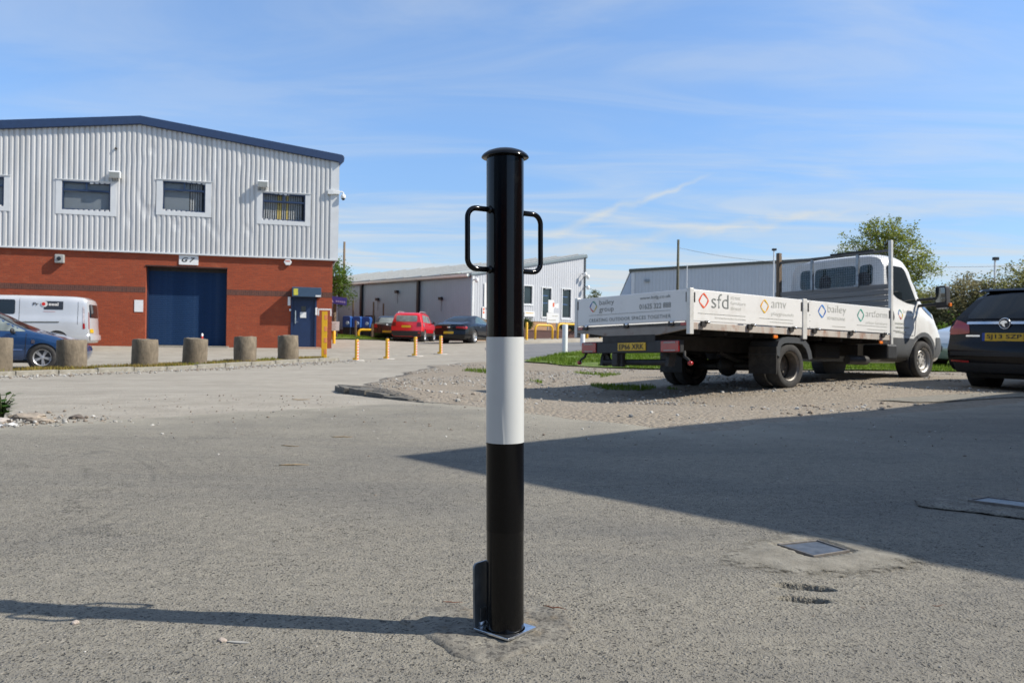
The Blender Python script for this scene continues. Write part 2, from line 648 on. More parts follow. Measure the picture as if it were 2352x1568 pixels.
        col = mixc(t, 1.0, col, (1.17, 1.15, 1.10), 'MULTIPLY')
        h = math_node(t, 'ADD', math_node(t, 'MULTIPLY', v.outputs['Distance'], -1), noi(14, 6, .7))
        bp = N(t, 'ShaderNodeBump', ins={'Distance': .02, 'Strength': .9})
    elif kind == 'road':
        col = ramp(t, big, [(.3, (.135, .137, .142)), (.7, (.20, .20, .198))])
        col = mixc(t, ramp(t, mid, [(.5, 0), (.75, .5)]), col, (.27, .26, .235))
        h = noi(30, 5)
        bp = N(t, 'ShaderNodeBump', ins={'Distance': .005, 'Strength': .6})
    elif kind == 'grass':
        col = ramp(t, noi(5, 7, .7), [(.3, (.05, .085, .014)), (.5, (.105, .165, .026)), (.7, (.17, .225, .04))])
        col = mixc(t, ramp(t, noi(1.6, 7, .7), [(.52, 0), (.68, .9)]), col, (.22, .185, .125))
        h = noi(40, 5, .7)
        bp = N(t, 'ShaderNodeBump', ins={'Distance': .03, 'Strength': .9})
    elif kind == 'verge':
        col = ramp(t, noi(4, 7, .7), [(.3, (.13, .12, .025)), (.5, (.24, .19, .06)), (.7, (.26, .165, .07))])
        col = mixc(t, ramp(t, noi(7, 6), [(.5, 0), (.7, .9)]), col, (.20, .155, .10))
        h = noi(30, 5, .7)
        bp = N(t, 'ShaderNodeBump', ins={'Distance': .03, 'Strength': .9})
    elif kind == 'concrete':
        col = ramp(t, noi(14, 7, .7), [(.3, (.125, .116, .098)), (.5, (.19, .178, .152)), (.7, (.275, .26, .22))])
        vv = vor(170)
        sv = N(t, 'ShaderNodeSeparateColor')
        t.links.new(vv.outputs['Color'], sv.inputs[0])
        col = mixc(t, ramp(t, sv.outputs[0], [(.80, 0), (.84, .7)]), col, (.06, .055, .05))
        col = mixc(t, ramp(t, noi(60, 3), [(.3, .8), (.4, 0)]), col, (.085, .08, .07))
        col = mixc(t, ramp(t, noi(9, 5, .7), [(.55, 0), (.7, .6)]), col, (.25, .19, .115))
        h = math_node(t, 'ADD', noi(35, 7, .75), math_node(t, 'MULTIPLY', noi(110, 3), .6))
        bp = N(t, 'ShaderNodeBump', ins={'Distance': .006, 'Strength': 1})
    elif kind == 'mortar':
        col = ramp(t, noi(14, 7, .7), [(.3, (.145, .134, .108)), (.5, (.20, .186, .154)), (.7, (.26, .244, .205))])
        h = math_node(t, 'ADD', noi(22, 7, .72, .5), math_node(t, 'MULTIPLY', noi(130, 3), .5))
        bp = N(t, 'ShaderNodeBump', ins={'Distance': .005, 'Strength': 1})
    if kind in ('concrete', 'mortar'):
        ed = N(t, 'ShaderNodeAttribute', attribute_name='edge')
        a_ = math_node(t, 'ADD', math_node(t, 'MULTIPLY', ed.outputs['Fac'], 1.0 if kind == 'mortar' else 3.0), math_node(t, 'MULTIPLY', math_node(t, 'SUBTRACT', noi(30, 8, .78), .5), 1.5 if kind == 'mortar' else .9))
        t.links.new(ramp(t, a_, [(.08, 0), (.30, 1)] if kind == 'mortar' else [(.05, 0), (.12, 1)]), b.inputs['Alpha'])
    t.links.new(h, bp.inputs['Height'])
    t.links.new(bp.outputs[0], b.inputs['Normal'])
    t.links.new(col, b.inputs['Base Color'])
    b.inputs['Roughness'].default_value = .92
    return m


G = {k: ground_mat('ground_' + k, k) for k in ('asphalt', 'dust', 'gravel', 'road', 'grass', 'verge', 'concrete', 'mortar')}

ASPHALT = [(-16, -9), (16, -9), (16, 13), (9, 10.9), (5.92, 9.53), (3.2, 7.34), (1.29, 5.48), (.94, 5.61), (.26, 6.42), (-.73, 7.35), (-1.61, 6.45), (-2.44, 5.63), (-3.09, 5.0), (-6, 3.5), (-16, 1.5)]
ASPHALT_L = rough_line(ASPHALT, .10, .16, 3, 1.1)
COVERS = [dict(q=[(.79, 2.43), (.93, 2.49), (.98, 2.37), (.85, 2.30)]), dict(q=[(1.72, 3.1), (1.83, 3.17), (1.97, 3.05), (1.86, 2.98)])]


def sheet(name, poly, mat, off, grid, escale=2.2, h=None, attr=True, extra=(), parent=None, skirt=0):
    """a ground sheet draped on the terrain; grid(x, y) -> list of inner points"""
    xs = [p[0] for p in poly]
    ys = [p[1] for p in poly]
    pts = []
    if isinstance(grid, (int, float)):
        gx = np.arange(min(xs), max(xs), grid)
        gy = np.arange(min(ys), max(ys), grid)
        cand = [(x + rnd.uniform(-.3, .3) * grid, y + rnd.uniform(-.3, .3) * grid) for x in gx for y in gy]
    else:
        cand = grid
    cand = [p for p in cand if inside(p, poly)]
    if cand:
        d = edge_dist(cand, poly)
        g = grid if isinstance(grid, (int, float)) else .02
        cand = [p for p, q in zip(cand, d) if q > g * .35]
    vs, fs = fill(poly, cand + list(extra))
    P = np.array([v[:2] for v in vs])
    z = T(P) + off
    if h is not None:
        z = z + h(P)
    me = bpy.data.meshes.new(name)
    V = [(p[0], p[1], q) for p, q in zip(P, z)]
    if skirt:
        n = len(poly)
        base = len(V)
        V += [(V[i][0], V[i][1], V[i][2] - skirt) for i in range(n)]
        fs = fs + [(i, (i + 1) % n, base + (i + 1) % n, base + i) for i in range(n)]
    me.from_pydata(V, [], fs)
    if attr:
        e = np.clip(edge_dist(P, poly) / escale, 0, 1)
        if skirt:
            e = np.r_[e, np.zeros(len(poly))]
        a = me.attributes.new('edge', 'FLOAT', 'POINT')
        a.data.foreach_set('value', e.astype(np.float32))
    bm = bmesh.new()
    bm.from_mesh(me)
    bmesh.ops.recalc_face_normals(bm, faces=bm.faces)
    if sum(f.normal.z for f in bm.faces) < 0:
        bmesh.ops.reverse_faces(bm, faces=bm.faces)
    bm.to_mesh(me)
    bm.free()
    o = link(me, name, mat, parent, smooth=True)
    return o


def build_ground():
    # base sheet: rings around the camera, out to the horizon
    rad = [0.3 * (2200 / .3) ** (i / 150) for i in range(151)]
    ang = [R(a) for a in np.r_[np.arange(-40, 40, .6), np.arange(40, 320, 8)]]
    pts = [(r * math.sin(a), r * math.cos(a)) for r in rad for a in ang]
    pts.append((0, 0))
    P = np.array(pts)
    z = T(P)
    ins = np.array([inside(p, ASPHALT) for p in pts])
    d = edge_dist(P, ASPHALT)
    z = z - np.where(ins, np.clip((d - .9) / .5, 0, 1) * .06, 0)
    na = len(ang)
    fs = []
    for i in range(len(rad) - 1):
        for k in range(na):
            fs.append((i * na + k, i * na + (k + 1) % na, (i + 1) * na + (k + 1) % na, (i + 1) * na + k))
    for k in range(na):
        fs.append((len(pts) - 1, (k + 1) % na, k))
    me = bpy.data.meshes.new('ground')
    me.from_pydata([(p[0], p[1], q) for p, q in zip(pts, z)], [], fs)
    bm = bmesh.new()
    bm.from_mesh(me)
    bmesh.ops.recalc_face_normals(bm, faces=bm.faces)
    if sum(f.normal.z for f in bm.faces) < 0:
        bmesh.ops.reverse_faces(bm, faces=bm.faces)
    bm.to_mesh(me)
    bm.free()
    struct(link(me, 'ground', G['dust'], smooth=True))

    # near asphalt: fine where the camera looks closely
    cand = []
    y = 1.15
    while y < 9.6:
        st = .016 if y < 2.0 else .016 + (y - 2.0) * .022
        w = .68 * y + .25
        for x in np.arange(-w, w, st * 1.15):
            cand.append((x + rnd.uniform(-.25, .25) * st, y + rnd.uniform(-.25, .25) * st))
        y += st
    for x in np.arange(-16, 16, 1.0):
        for yy in np.arange(-9, 13, 1.0):
            if not (1.0 < yy < 9.8 and abs(x) < .68 * yy + .6):
                cand.append((x + .05, yy))

    def h(P):
        z = np.zeros(len(P))
        for i, (x, y) in enumerate(P):
            if .9 < y < 10:
                v = Vector((x, y, 0))
                z[i] += .006 * noise.noise(v * 1.3) + .0022 * noise.noise(v * 7) + (.0016 * noise.noise(v * 31) if y < 3.5 else 0)
            # two broken-out holes and a lifted crack by the steel cover
            for (cx, cy, a, bb, dep, th) in [(.725, 2.02, .060, .022, .032, -.25), (.69, 1.925, .050, .019, .032, -.2), (.79, 2.16, .09, .010, .008, -.3), (1.07, 1.74, .15, .008, .006, -.55), (.86, 2.2, .05, .012, .010, -.2)]:
                dx, dy = x - cx, y - cy
                if abs(dx) < .3 and abs(dy) < .3:
                    u = dx * math.cos(th) + dy * math.sin(th)
                    w = -dx * math.sin(th) + dy * math.cos(th)
                    q = (u / a) ** 2 + (w / bb) ** 2 + .45 * noise.noise(Vector((x * 38, y * 38, 3)))
                    if q < 1.6:
                        z[i] -= dep * min(1, max(0, 1.6 - q) / .6)
        return z
    extra = [(.70 + rnd.uniform(-.09, .12), 1.97 + rnd.uniform(-.09, .1)) for _ in range(2200)]
    o = sheet('asphalt', ASPHALT_L, G['asphalt'], .006, cand, h=h, attr=True, extra=extra)
    struct(o)

    # gravel ground the lorry stands on, held by a broken kerb on its left
    GR = [(-.74, 7.42), (-1.15, 7.92), (-1.72, 8.78), (-2.05, 9.75), (-2.3, 11.5), (-2.4, 15), (-2.0, 20.5), (-1.0, 23), (.35, 21.5), (3, 18.3), (6, 17.4), (9, 17.6), (14, 19), (20, 20), (20, 12.5), (9, 10.2), (5.92, 8.95), (3.4, 6.9), (1.29, 5.0), (.8, 5.1), (.0, 5.95), (-.55, 6.75)]
    kl = [(-.74, 7.42), (-1.15, 7.92), (-1.72, 8.78), (-2.05, 9.75), (-2.3, 11.5)]

    rough_far = []

    def hg(P):
        d = np.full(len(P), 9.)
        for a, b in zip(kl[1:-1], kl[2:]):
            d = np.minimum(d, edge_dist(P, [a, b]))
        k = np.clip((P[:, 1] - 7.45) / 1.0, 0, 1) * np.clip((13 - P[:, 1]) / 3, 0, 1)
        sd = edge_dist(P, ASPHALT_L) * np.where(np.array([inside(p, ASPHALT_L) for p in P]), -1, 1)
        z = .058 * np.exp(-(d / 1.5) ** 2) * k - .022 * np.clip(.55 - sd * 1.8, 0, 1)
        de = np.min([edge_dist(P, rough_far[i:i + 2]) for i in range(0, len(rough_far) - 1)], axis=0)
        z = z - .017 * np.clip(1 - de / .5, 0, 1)
        return z + np.clip(sd * 2, 0, 1) * np.clip(de * 2, 0, 1) * np.array([.012 * noise.noise(Vector((p[0] * 1.1, p[1] * 1.1, 9))) for p in P])
    line = rough_line(GR[4:], .3, .22, 8, 1.0)
    n_far = int(len(line) * .5)
    rough_far.extend(line[:n_far])
    struct(sheet('gravel_ground', kl[:4] + line, G['gravel'], .016, .25, h=hg, skirt=.12))
    global gravel_h
    gravel_h = hg

    grass1 = [(.35, 22.3), (1.75, 28.5), (2.95, 33), (8, 41.5), (26, 44), (60, 44), (60, 24), (14, 18.6), (9, 17.3), (6, 17.2), (3, 18.1), (1.2, 19.6)]
    struct(sheet('grass_ground', rough_line(grass1, .4, .30, 4, .8), G['grass'], .034, .8))
    grass2 = [(-13.5, 44), (-10.2, 42.2), (-7.9, 44.6), (-6.6, 48.5), (-11, 58), (-18, 58)]
    struct(sheet('grass_bank', rough_line(grass2, .5, .2, 6, .8), G['grass'], .05, .8))
    road = [(-.2, 26), (.15, 22.6), (1.5, 28.6), (2.75, 33.3), (7.8, 42), (26, 45), (26, 50), (9, 49.5), (3.6, 42.2), (1.3, 40), (-1.2, 36.5)]
    struct(sheet('road', rough_line(road, .6, .1, 2, .6), G['road'], .012, .8))
    # raised pavement in front of the second building
    pav = [(-.4, 40.6), (1.2, 41.2), (3.4, 43.4), (8.5, 49.8), (18, 52.5), (18, 60), (-1.5, 50)]
    struct(sheet('pavement', rough_line(pav, .5, 0, 2), G['dust'], .14, 1.0, skirt=.2))
    # concrete apron by the parked estate
    ap = [(4.5, 9.0), (6.6, 10.3), (9.5, 11.5), (9.1, 12.3), (6.0, 10.9), (4.1, 9.6)]
    struct(sheet('concrete_strip', rough_line(ap, .25, .10, 7), G['mortar'], .026, .3, escale=.3))


build_ground()

# ------------------------------------------------------------------ shared materials
black_gloss = pm('black_powder_coat', (.0025, .0025, .003), .13, var=.2, vs=3, bump=.00006, bs=160, spec=.32, dirt=(.016, .015, .014), ds=28, dthr=(.60, .85))
black_tape = pm('black_tape', (.003, .003, .0035), .2, var=.2, spec=.24)
galv = pm('galvanised_steel', (.66, .70, .74), .30, 1.0, var=.3, vs=26, bump=.0006, bs=40, dirt=(.30, .29, .27), ds=18)
galv_dull = pm('dull_galvanised_steel', (.24, .265, .285), .42, .8, var=.35, vs=18, bump=.0004, bs=60)
white_paint = pm('white_paint', (.74, .74, .72), .35, var=.05, dirt=(.45, .42, .37), ds=4, dthr=(.6, .95))
white_flash = pm('white_flashing', (.60, .615, .62), .5, var=.06, vs=3)
yellow = pm('yellow_paint', (.72, .40, .012), .4, var=.12, vs=5, dirt=(.30, .16, .03), ds=9, dthr=(.62, .85))
orange = pm('orange_reflective', (.75, .13, .02), .45, var=.1)
refl_white = pm('white_reflective', (.62, .60, .58), .45, var=.1)
dark = pm('dark_plastic', (.018, .019, .021), .55, var=.2)
rubber = pm('tyre_rubber', (.028, .027, .026), .85, var=.3, vs=14, dirt=(.10, .09, .075), ds=6, dthr=(.5, .9))
glass_dark = pm('dark_glass', (.012, .016, .018), .06, var=.1, spec=.6)
chrome = pm('chrome', (.72, .74, .76), .16, 1.0, var=.05)
steel_dark = pm('dark_steel', (.03, .029, .028), .6, .3, var=.35, vs=9)
timber = pm('weathered_timber', (.16, .115, .075), .85, var=.35, vs=10, bump=.004, bs=30, aniso=(6, 6, .5))
concrete_m = pm('weathered_concrete', (.175, .142, .10), .9, var=.36, vs=7, bump=.014, bs=22, dirt=(.075, .06, .042), ds=4, dthr=(.48, .75), aniso=(1, 1, .6))
kerb_m = pm('kerb_concrete', (.26, .245, .205), .9, var=.25, vs=9, bump=.006, bs=40, dirt=(.14, .12, .09), ds=6)
red_lamp = pm('red_lamp', (.35, .012, .012), .2, var=.1, coat=.6)
amber_lamp = pm('amber_lamp', (.8, .20, .02), .25, var=.1, coat=.5)
clear_lamp = pm('clear_lamp', (.5, .5, .5), .15, .4, var=.1, coat=.6)
plate_y = pm('number_plate_yellow', (.62, .38, .01), .35, var=.06)
ink = pm('black_ink', (.012, .012, .013), .5, var=.1)
grey_ink = pm('grey_ink', (.16, .175, .165), .5, var=.05)
pale_ink = pm('pale_grey_ink', (.42, .43, .39), .5, var=.05)


# ------------------------------------------------------------------ foreground bollard and its socket
def build_bollard():
    BX, BY = -.0042, 1.68
    lean = math.atan(.0166)
    root = thing('removable_bollard', 'tall glossy black steel bollard with white band and two side handles', 'bollard',
                 M=Matrix.Translation((BX, BY, .010)) @ Matrix.Rotation(-lean, 4, 'Y'))
    r = .0380
    m = MB()
    m.lathe([(r - .003, -.004), (r, -.001), (r, .935), (r, .962)], 72)
    m.build('post', black_gloss, root, smooth=True, auto=40)
    m = MB()
    m.lathe([(.030, .9590), (.0462, .9582), (.0482, .9596), (.0480, .9616), (.0450, .9655), (.037, .9712), (.025, .9755), (.012, .9780), (.0, .9788)], 72)
    m.build('cap', black_gloss, root, smooth=True, auto=50)
    # white retro-reflective band, its lap wrinkled near the bottom
    vs, fs = [], []
    nz, na = 46, 120
    for j in range(nz + 1):
        z = .383 + (.596 - .383) * j / nz
        for k in range(na):
            a = 2 * math.pi * k / na
            rr = r + .0005
            ad = math.degrees(a)
            zz = z - .383
            cx = 256 + 9 * (1 - zz / .085)
            if zz < .085:
                w = 2.2 + 2.5 * zz / .085
                rr += .0011 * math.exp(-((ad - cx) / w) ** 2) * (1 - zz / .085) ** .5
                rr += .0006 * math.exp(-((ad - cx + 5) / 2) ** 2) * (1 - zz / .085)
            vs.append((rr * math.cos(a), rr * math.sin(a), z))
    for j in range(nz):
        for k in range(na):
            fs.append((j * na + k, j * na + (k + 1) % na, (j + 1) * na + (k + 1) % na, (j + 1) * na + k))
    m = MB()
    m.add(vs, fs)
    m.build('reflective_band', pm('white_band', (.525, .54, .53), .30, var=.03, vs=9, spec=.5, coat=.15, dirt=(.33, .33, .31), ds=22, dthr=(.62, .95)), root, smooth=True)
    m = MB()
    m.lathe([(r + .0004, .205), (r + .0004, .382)], 72)
    m.f, m.mi = m.f[:72], m.mi[:72]
    m.build('black_tape', black_tape, root, smooth=True)
    for s in (0, 1):
        a = R(180 + 36) if s == 0 else R(36)
        d = Vector((math.cos(a), math.sin(a), 0))
        z0, z1 = (.731, .851)
        pth = [d * .035 + Vector((0, 0, z1))]
        o = .091
        k = .020
        pth.append(d * (o - k) + Vector((0, 0, z1)))
        for q in range(1, 8):
            t = q / 8 * math.pi / 2
            pth.append(d * (o - k + k * math.sin(t)) + Vector((0, 0, z1 - k + k * math.cos(t))))
        pth.append(d * o + Vector((0, 0, z1 - k)))
        pth.append(d * o + Vector((0, 0, z0 + k)))
        for q in range(1, 8):
            t = q / 8 * math.pi / 2
            pth.append(d * (o - k + k * math.cos(t)) + Vector((0, 0, z0 + k - k * math.sin(t))))
        pth.append(d * (o - k) + Vector((0, 0, z0)))
        pth.append(d * .035 + Vector((0, 0, z0)))
        m = MB()
        m.tube(pth, .0054, 14)
        h = m.build('handle', black_gloss, root, smooth=True)
        for z in (z0, z1):
            w = MB()
            c = d * .0385
            w.lathe([(.0, -.004), (.0075, -.002), (.0082, .0), (.0065, .003), (.005, .006)], 14)
            M = Matrix.Translation(c + Vector((0, 0, z))) @ d.to_track_quat('Z', 'Y').to_matrix().to_4x4()
            n = 14 * 5
            w.v[-n:] = [tuple(M @ Vector(p)) for p in w.v[-n:]]
            w.build('weld', black_gloss, h, smooth=True)

    sk = thing('ground_socket', 'galvanised socket plate in the ground with its hinged lid standing open', 'socket', (BX, BY, .0), R(-39))
    m = MB()
    S = .046
    n = 56
    vs, fs = [], []
    for z in (.0105, .0155):
        for k in range(n):
            a = 2 * math.pi * k / n
            c, s_ = math.cos(a), math.sin(a)
            vs.append(((r + .0022) * c, (r + .0022) * s_, z))
        for k in range(n):
            a = 2 * math.pi * k / n
            c, s_ = math.cos(a), math.sin(a)
            q = S / max(abs(c), abs(s_))
            q = min(q, S * 1.40)
            vs.append((q * c, q * s_, z))
    for k in range(n):
        j = (k + 1) % n
        fs += [(2 * n + k, 2 * n + j, 3 * n + j, 3 * n + k), (k, n + k, n + j, j), (n + k, 3 * n + k, 3 * n + j, n + j), (k, j, 2 * n + j, 2 * n + k)]
    m.add(vs, fs)
    m.build('base_plate', galv, sk, bevel=.0008)
    m = MB()
    m.lathe([(r + .0022, .0105), (r + .0022, -.03)], 40)
    m.f, m.mi = m.f[:40], m.mi[:40]
    m.build('sleeve', steel_dark, sk, smooth=True)
    # lid stands upright on the left rear edge
    lid = MB()
    w, hh, rr = .043, .128, .010
    prof = [(-w, .016)] + [(-w, hh + .016 - rr)] + [(-w + rr - rr * math.cos(t), hh + .016 - rr + rr * math.sin(t)) for t in (R(30), R(60), R(90))]
    prof += [(w - rr + rr * math.sin(t), hh + .016 - rr + rr * math.cos(t)) for t in (0, R(30), R(60))] + [(w, hh + .016 - rr), (w, .016)]
    tilt = .035
    lid.prism(prof, lambda u, v, q: (-.047 - (v - .016) * tilt + q, u, v), -.0022, .0022)
    L = lid.build('lid', galv_dull, sk, bevel=.0006)
    m = MB()
    m.box(-.0442, -.0428, -.028, .020, .022, .052)
    m.build('hinge_leaf', galv_dull, L, bevel=.0004)
    m = MB()
    m.tube([(-.0445, -.028, .0195), (-.0445, .020, .0195)], .0038, 12)
    m.build('hinge_pin', galv, L, smooth=True)
    m = MB()
    m.lathe([(0, 0), (.0022, .0004), (.0035, .0012)], 12, 'x', (-.0431, -.006, .040))
    m.build('rivet', galv, L, smooth=True)

    # old concrete collar round the socket, broken at the edge
    C = [(-.235, 1.735), (-.205, 1.685), (-.165, 1.635), (-.135, 1.60), (-.10, 1.545), (-.055, 1.505), (-.01, 1.535), (.05, 1.575), (.115, 1.625), (.15, 1.70), (.135, 1.78), (.08, 1.86), (.0, 1.885), (-.08, 1.865), (-.16, 1.83), (-.215, 1.79)]
    C = rough_line(C, .012, .010, 12, 14)
    g = [(x, y) for x in np.arange(-.24, .17, .007) for y in np.arange(1.5, 1.9, .007)]

    def h(P):
        d = edge_dist(P, C)
        o = .010 * np.clip(d / .012, 0, 1)
        return o + np.array([.0045 * noise.noise(Vector((p[0] * 12, p[1] * 12, 1))) + .0032 * noise.noise(Vector((p[0] * 45, p[1] * 45, 2))) + .002 * noise.noise(Vector((p[0] * 110, p[1] * 110, 2))) for p in P])
    g = [p for p in g if (p[0] - BX) ** 2 + (p[1] - BY) ** 2 > .0]
    struct(sheet('concrete_collar', C, G['concrete'], .0, g, h=h, skirt=.01, escale=.06))

    # sand swept into a ring round the steel cover
    E_ = [(.52, 2.25), (.60, 2.40), (.75, 2.56), (.93, 2.66), (1.06, 2.60), (1.16, 2.42), (1.21, 2.28), (1.10, 2.20), (.95, 2.12), (.80, 2.07), (.66, 2.10)]
    E_ = rough_line(chaikin(E_, 1), .012, .02, 3, 9)
    g = [(x, y) for x in np.arange(.5, 1.24, .012) for y in np.arange(2.0, 2.7, .012)]
    qq = COVERS[0]['q']

    def h2(P):
        d = edge_dist(P, E_)
        dc = np.linalg.norm(P - np.array([.885, 2.40]), axis=1)
        o = -.0015 + .0085 * np.clip(d / .14, 0, 1)
        ins = np.array([inside(p, qq) for p in P])
        o = np.where(ins | (edge_dist(P, qq) < .014), -.02, o)
        return o + np.array([.003 * noise.noise(Vector((p[0] * 9, p[1] * 9, 1))) + .0014 * noise.noise(Vector((p[0] * 55, p[1] * 55, 2))) for p in P])
    struct(sheet('mortar_surround', E_, G['mortar'], .0065, g, h=h2, escale=.24))
    E2 = rough_line([(1.50, 3.04), (1.55, 3.16), (1.75, 3.30), (2.1, 3.24), (2.2, 3.0), (2.05, 2.80), (1.80, 2.83)], .02, .012, 5, 9)
    g = [(x, y) for x in np.arange(1.4, 2.2, .03) for y in np.arange(2.7, 3.4, .03)]
    struct(sheet('concrete_patch', E2, G['concrete'], .010, g, skirt=.012, escale=.1,
                 h=lambda P: .006 * np.clip(edge_dist(P, E2) / .03, 0, 1) + np.array([.002 * noise.noise(Vector((p[0] * 30, p[1] * 30, 2))) for p in P])))
    for i, (c, lb) in enumerate(zip(COVERS, ('small square steel cover in pale mortar out in the sunlight', 'steel access cover in a concrete patch inside the building shadow'))):
        q = [Vector((*p, 0)) for p in c['q']]
        cen = sum(q, Vector()) / 4
        cz = tz(cen.x, cen.y) + (.0135 if i == 0 else .0255)
        root = thing('access_cover', lb, 'access cover', (cen.x, cen.y, cz))
        qs = [p - cen for p in q]
        fr = MB()
        o = [p * 1.0 for p in qs]
        inn = [p * .93 for p in qs]
        vs = [(p.x, p.y, z) for z in (-.012, .0) for p in o] + [(p.x, p.y, z) for z in (-.012, .0) for p in inn]
        fs = []
        for k in range(4):
            j = (k + 1) % 4
            fs += [(4 + k, 4 + j, 12 + j, 12 + k), (k, j, 4 + j, 4 + k), (8 + k, 12 + k, 12 + j, 8 + j), (k, 8 + k, 8 + j, j)]
        fr.add(vs, fs)
        fr.build('frame', pm('rusty_frame', (.19, .175, .16), .6, .5, var=.3, vs=40), root, bevel=.001)
        pl = MB()
        pl.prism([(p.x * .90, p.y * .90) for p in qs], lambda u, v, w: (u, v, w), -.012, -.0035)
        pl.build('cover_plate', pm('worn_steel', (.16, .165, .17), .46, .85, var=.4, vs=26, bump=.0005, bs=18, dirt=(.20, .18, .15), ds=16, dthr=(.55, .7)), root, bevel=.001)

    # loose stones, twigs
    def pebble(x, y, s, lb, mat=None, sq=.7):
        bm = bmesh.new()
        bmesh.ops.create_icosphere(bm, subdivisions=2, radius=s)
        sd = rnd.random() * 50
        for v in bm.verts:
            n = noise.noise(v.co / s * 1.1 + Vector((sd, 0, 0)))
            v.co *= 1 + .35 * n
            v.co.z *= sq
            v.co.x *= 1.25
        me = bpy.data.meshes.new('pebble')
        bm.to_mesh(me)
        bm.free()
        o = link(me, 'pebble', mat or pm('pebble_stone', (.40, .34, .29), .85, var=.3, vs=60, bump=.002, bs=120), smooth=False)
        o.location = (x, y, tz(x, y) + s * sq * .75 + .004)
        o.rotation_euler = (0, 0, rnd.random() * 6)
        tag(o, lb, 'pebble')
    pebble(-.885, 1.69, .0075, 'pinkish pebble just below the bollard shadow at the left')
    pebble(-.555, 1.608, .0075, 'pale pebble with a chalky scuff beside it in the foreground')
    chalk = MB()
    chalk.prism(chaikin([(-.548, 1.603), (-.53, 1.606), (-.512, 1.603), (-.495, 1.599), (-.515, 1.595), (-.535, 1.598)], 2), lambda u, v, w: (u, v, w), tz(-.5, 1.6) + .0055, tz(-.5, 1.6) + .0085)
    struct(chalk.build('chalk_scuff', pm('chalk', (.34, .33, .30), .9, var=.2)))

    def twig(x, y, L, a, lb, col):
        m = MB()
        pts = []
        for k in range(6):
            t = k / 5 - .5
            pts.append((x + math.cos(a) * t * L + rnd.uniform(-.04, .04) * L, y + math.sin(a) * t * L + rnd.uniform(-.04, .04) * L, 0))
        pts = [(p[0], p[1], tz(p[0], p[1]) + .009 + .004 * rnd.random()) for p in pts]
        m.tube(pts, [L * .015, L * .024, L * .026, L * .022, L * .016, L * .006], 7)
        o = m.build('twig', pm('bark_' + col[0], col[1], .9, var=.3, vs=60), smooth=True)
        tag(o, lb, 'twig')
    rb = ('red', (.16, .055, .025))
    tn = ('tan', (.30, .22, .12))
    twig(.985, 1.885, .030, .1, 'reddish twig on sunlit asphalt right of the broken holes', rb)
    twig(.80, 1.86, .016, 0, 'short dark twig just below the broken holes', rb)
    twig(-.125, 1.855, .045, .15, 'brown twig behind the concrete collar, left of the bollard', rb)
    twig(.105, 1.83, .06, -.5, 'brown twig behind the concrete collar, right of the bollard', rb)
    twig(-.97, 4.75, .12, .1, 'tan stick lying on the asphalt left of the white band', tn)
    twig(-.98, 3.75, .13, .1, 'tan stick near the tip of the building shadow', tn)
    twig(-1.16, 4.35, .10, -.3, 'thin tan stick behind the tip of the building shadow', tn)
    twig(-1.85, 7.3, .16, .1, 'tan stick in the road before the broken kerb', tn)


build_bollard()


# ------------------------------------------------------------------ the unit with roller shutter (left)
def brick_mat(name, c1, c2, mortar, rot=False, scale=1.0, dirt=None):
    m = bpy.data.materials.new(name)
    m.use_nodes = True
    t = m.node_tree
    b = t.nodes['Principled BSDF']
    tc = N(t, 'ShaderNodeTexCoord')
    sp = N(t, 'ShaderNodeSeparateXYZ')
    t.links.new(tc.outputs['Object'], sp.inputs[0])
    cb = N(t, 'ShaderNodeCombineXYZ')
    hx = math_node(t, 'ADD', sp.outputs[0], sp.outputs[1])
    if rot:
        t.links.new(sp.outputs[2], cb.inputs[0])
        t.links.new(hx, cb.inputs[1])
    else:
        t.links.new(hx, cb.inputs[0])
        t.links.new(sp.outputs[2], cb.inputs[1])
    br = N(t, 'ShaderNodeTexBrick', ins={'Scale': 1.0, 'Mortar Size': .008, 'Brick Width': .225 * scale, 'Row Height': .075 * scale, 'Color1': (*c1, 1), 'Color2': (*c2, 1), 'Mortar': (*mortar, 1)})
    t.links.new(cb.outputs[0], br.inputs['Vector'])
    n = N(t, 'ShaderNodeTexNoise', ins={'Scale': .9, 'Detail': 6, 'Roughness': .65})
    t.links.new(tc.outputs['Object'], n.inputs['Vector'])
    col = mixc(t, ramp(t, n.outputs[0], [(.3, 0), (.75, .45)]), br.outputs[0], tuple(c * .62 for c in c1))
    if dirt:
        n3 = N(t, 'ShaderNodeTexNoise', ins={'Scale': 2.2, 'Detail': 8, 'Roughness': .7})
        t.links.new(tc.outputs['Object'], n3.inputs['Vector'])
        col = mixc(t, ramp(t, n3.outputs[0], [(.55, 0), (.8, .5)]), col, dirt)
    t.links.new(col, b.inputs['Base Color'])
    b.inputs['Roughness'].default_value = .85
    bp = N(t, 'ShaderNodeBump', ins={'Distance': .006, 'Strength': .7})
    t.links.new(br.outputs['Fac'], bp.inputs['Height'])
    bp.invert = True
    t.links.new(bp.outputs[0], b.inputs['Normal'])
    return m


red_brick = brick_mat('red_brick', (.36, .066, .021), (.27, .050, .018), (.21, .068, .038), dirt=(.44, .15, .07))
brown_brick = brick_mat('brown_brick', (.13, .048, .032), (.085, .036, .028), (.17, .08, .055), rot=True)
buff_brick = brick_mat('buff_brick', (.40, .22, .10), (.32, .17, .08), (.36, .27, .18))
dark_brick = brick_mat('dark_brick', (.10, .045, .038), (.075, .035, .03), (.13, .09, .075))


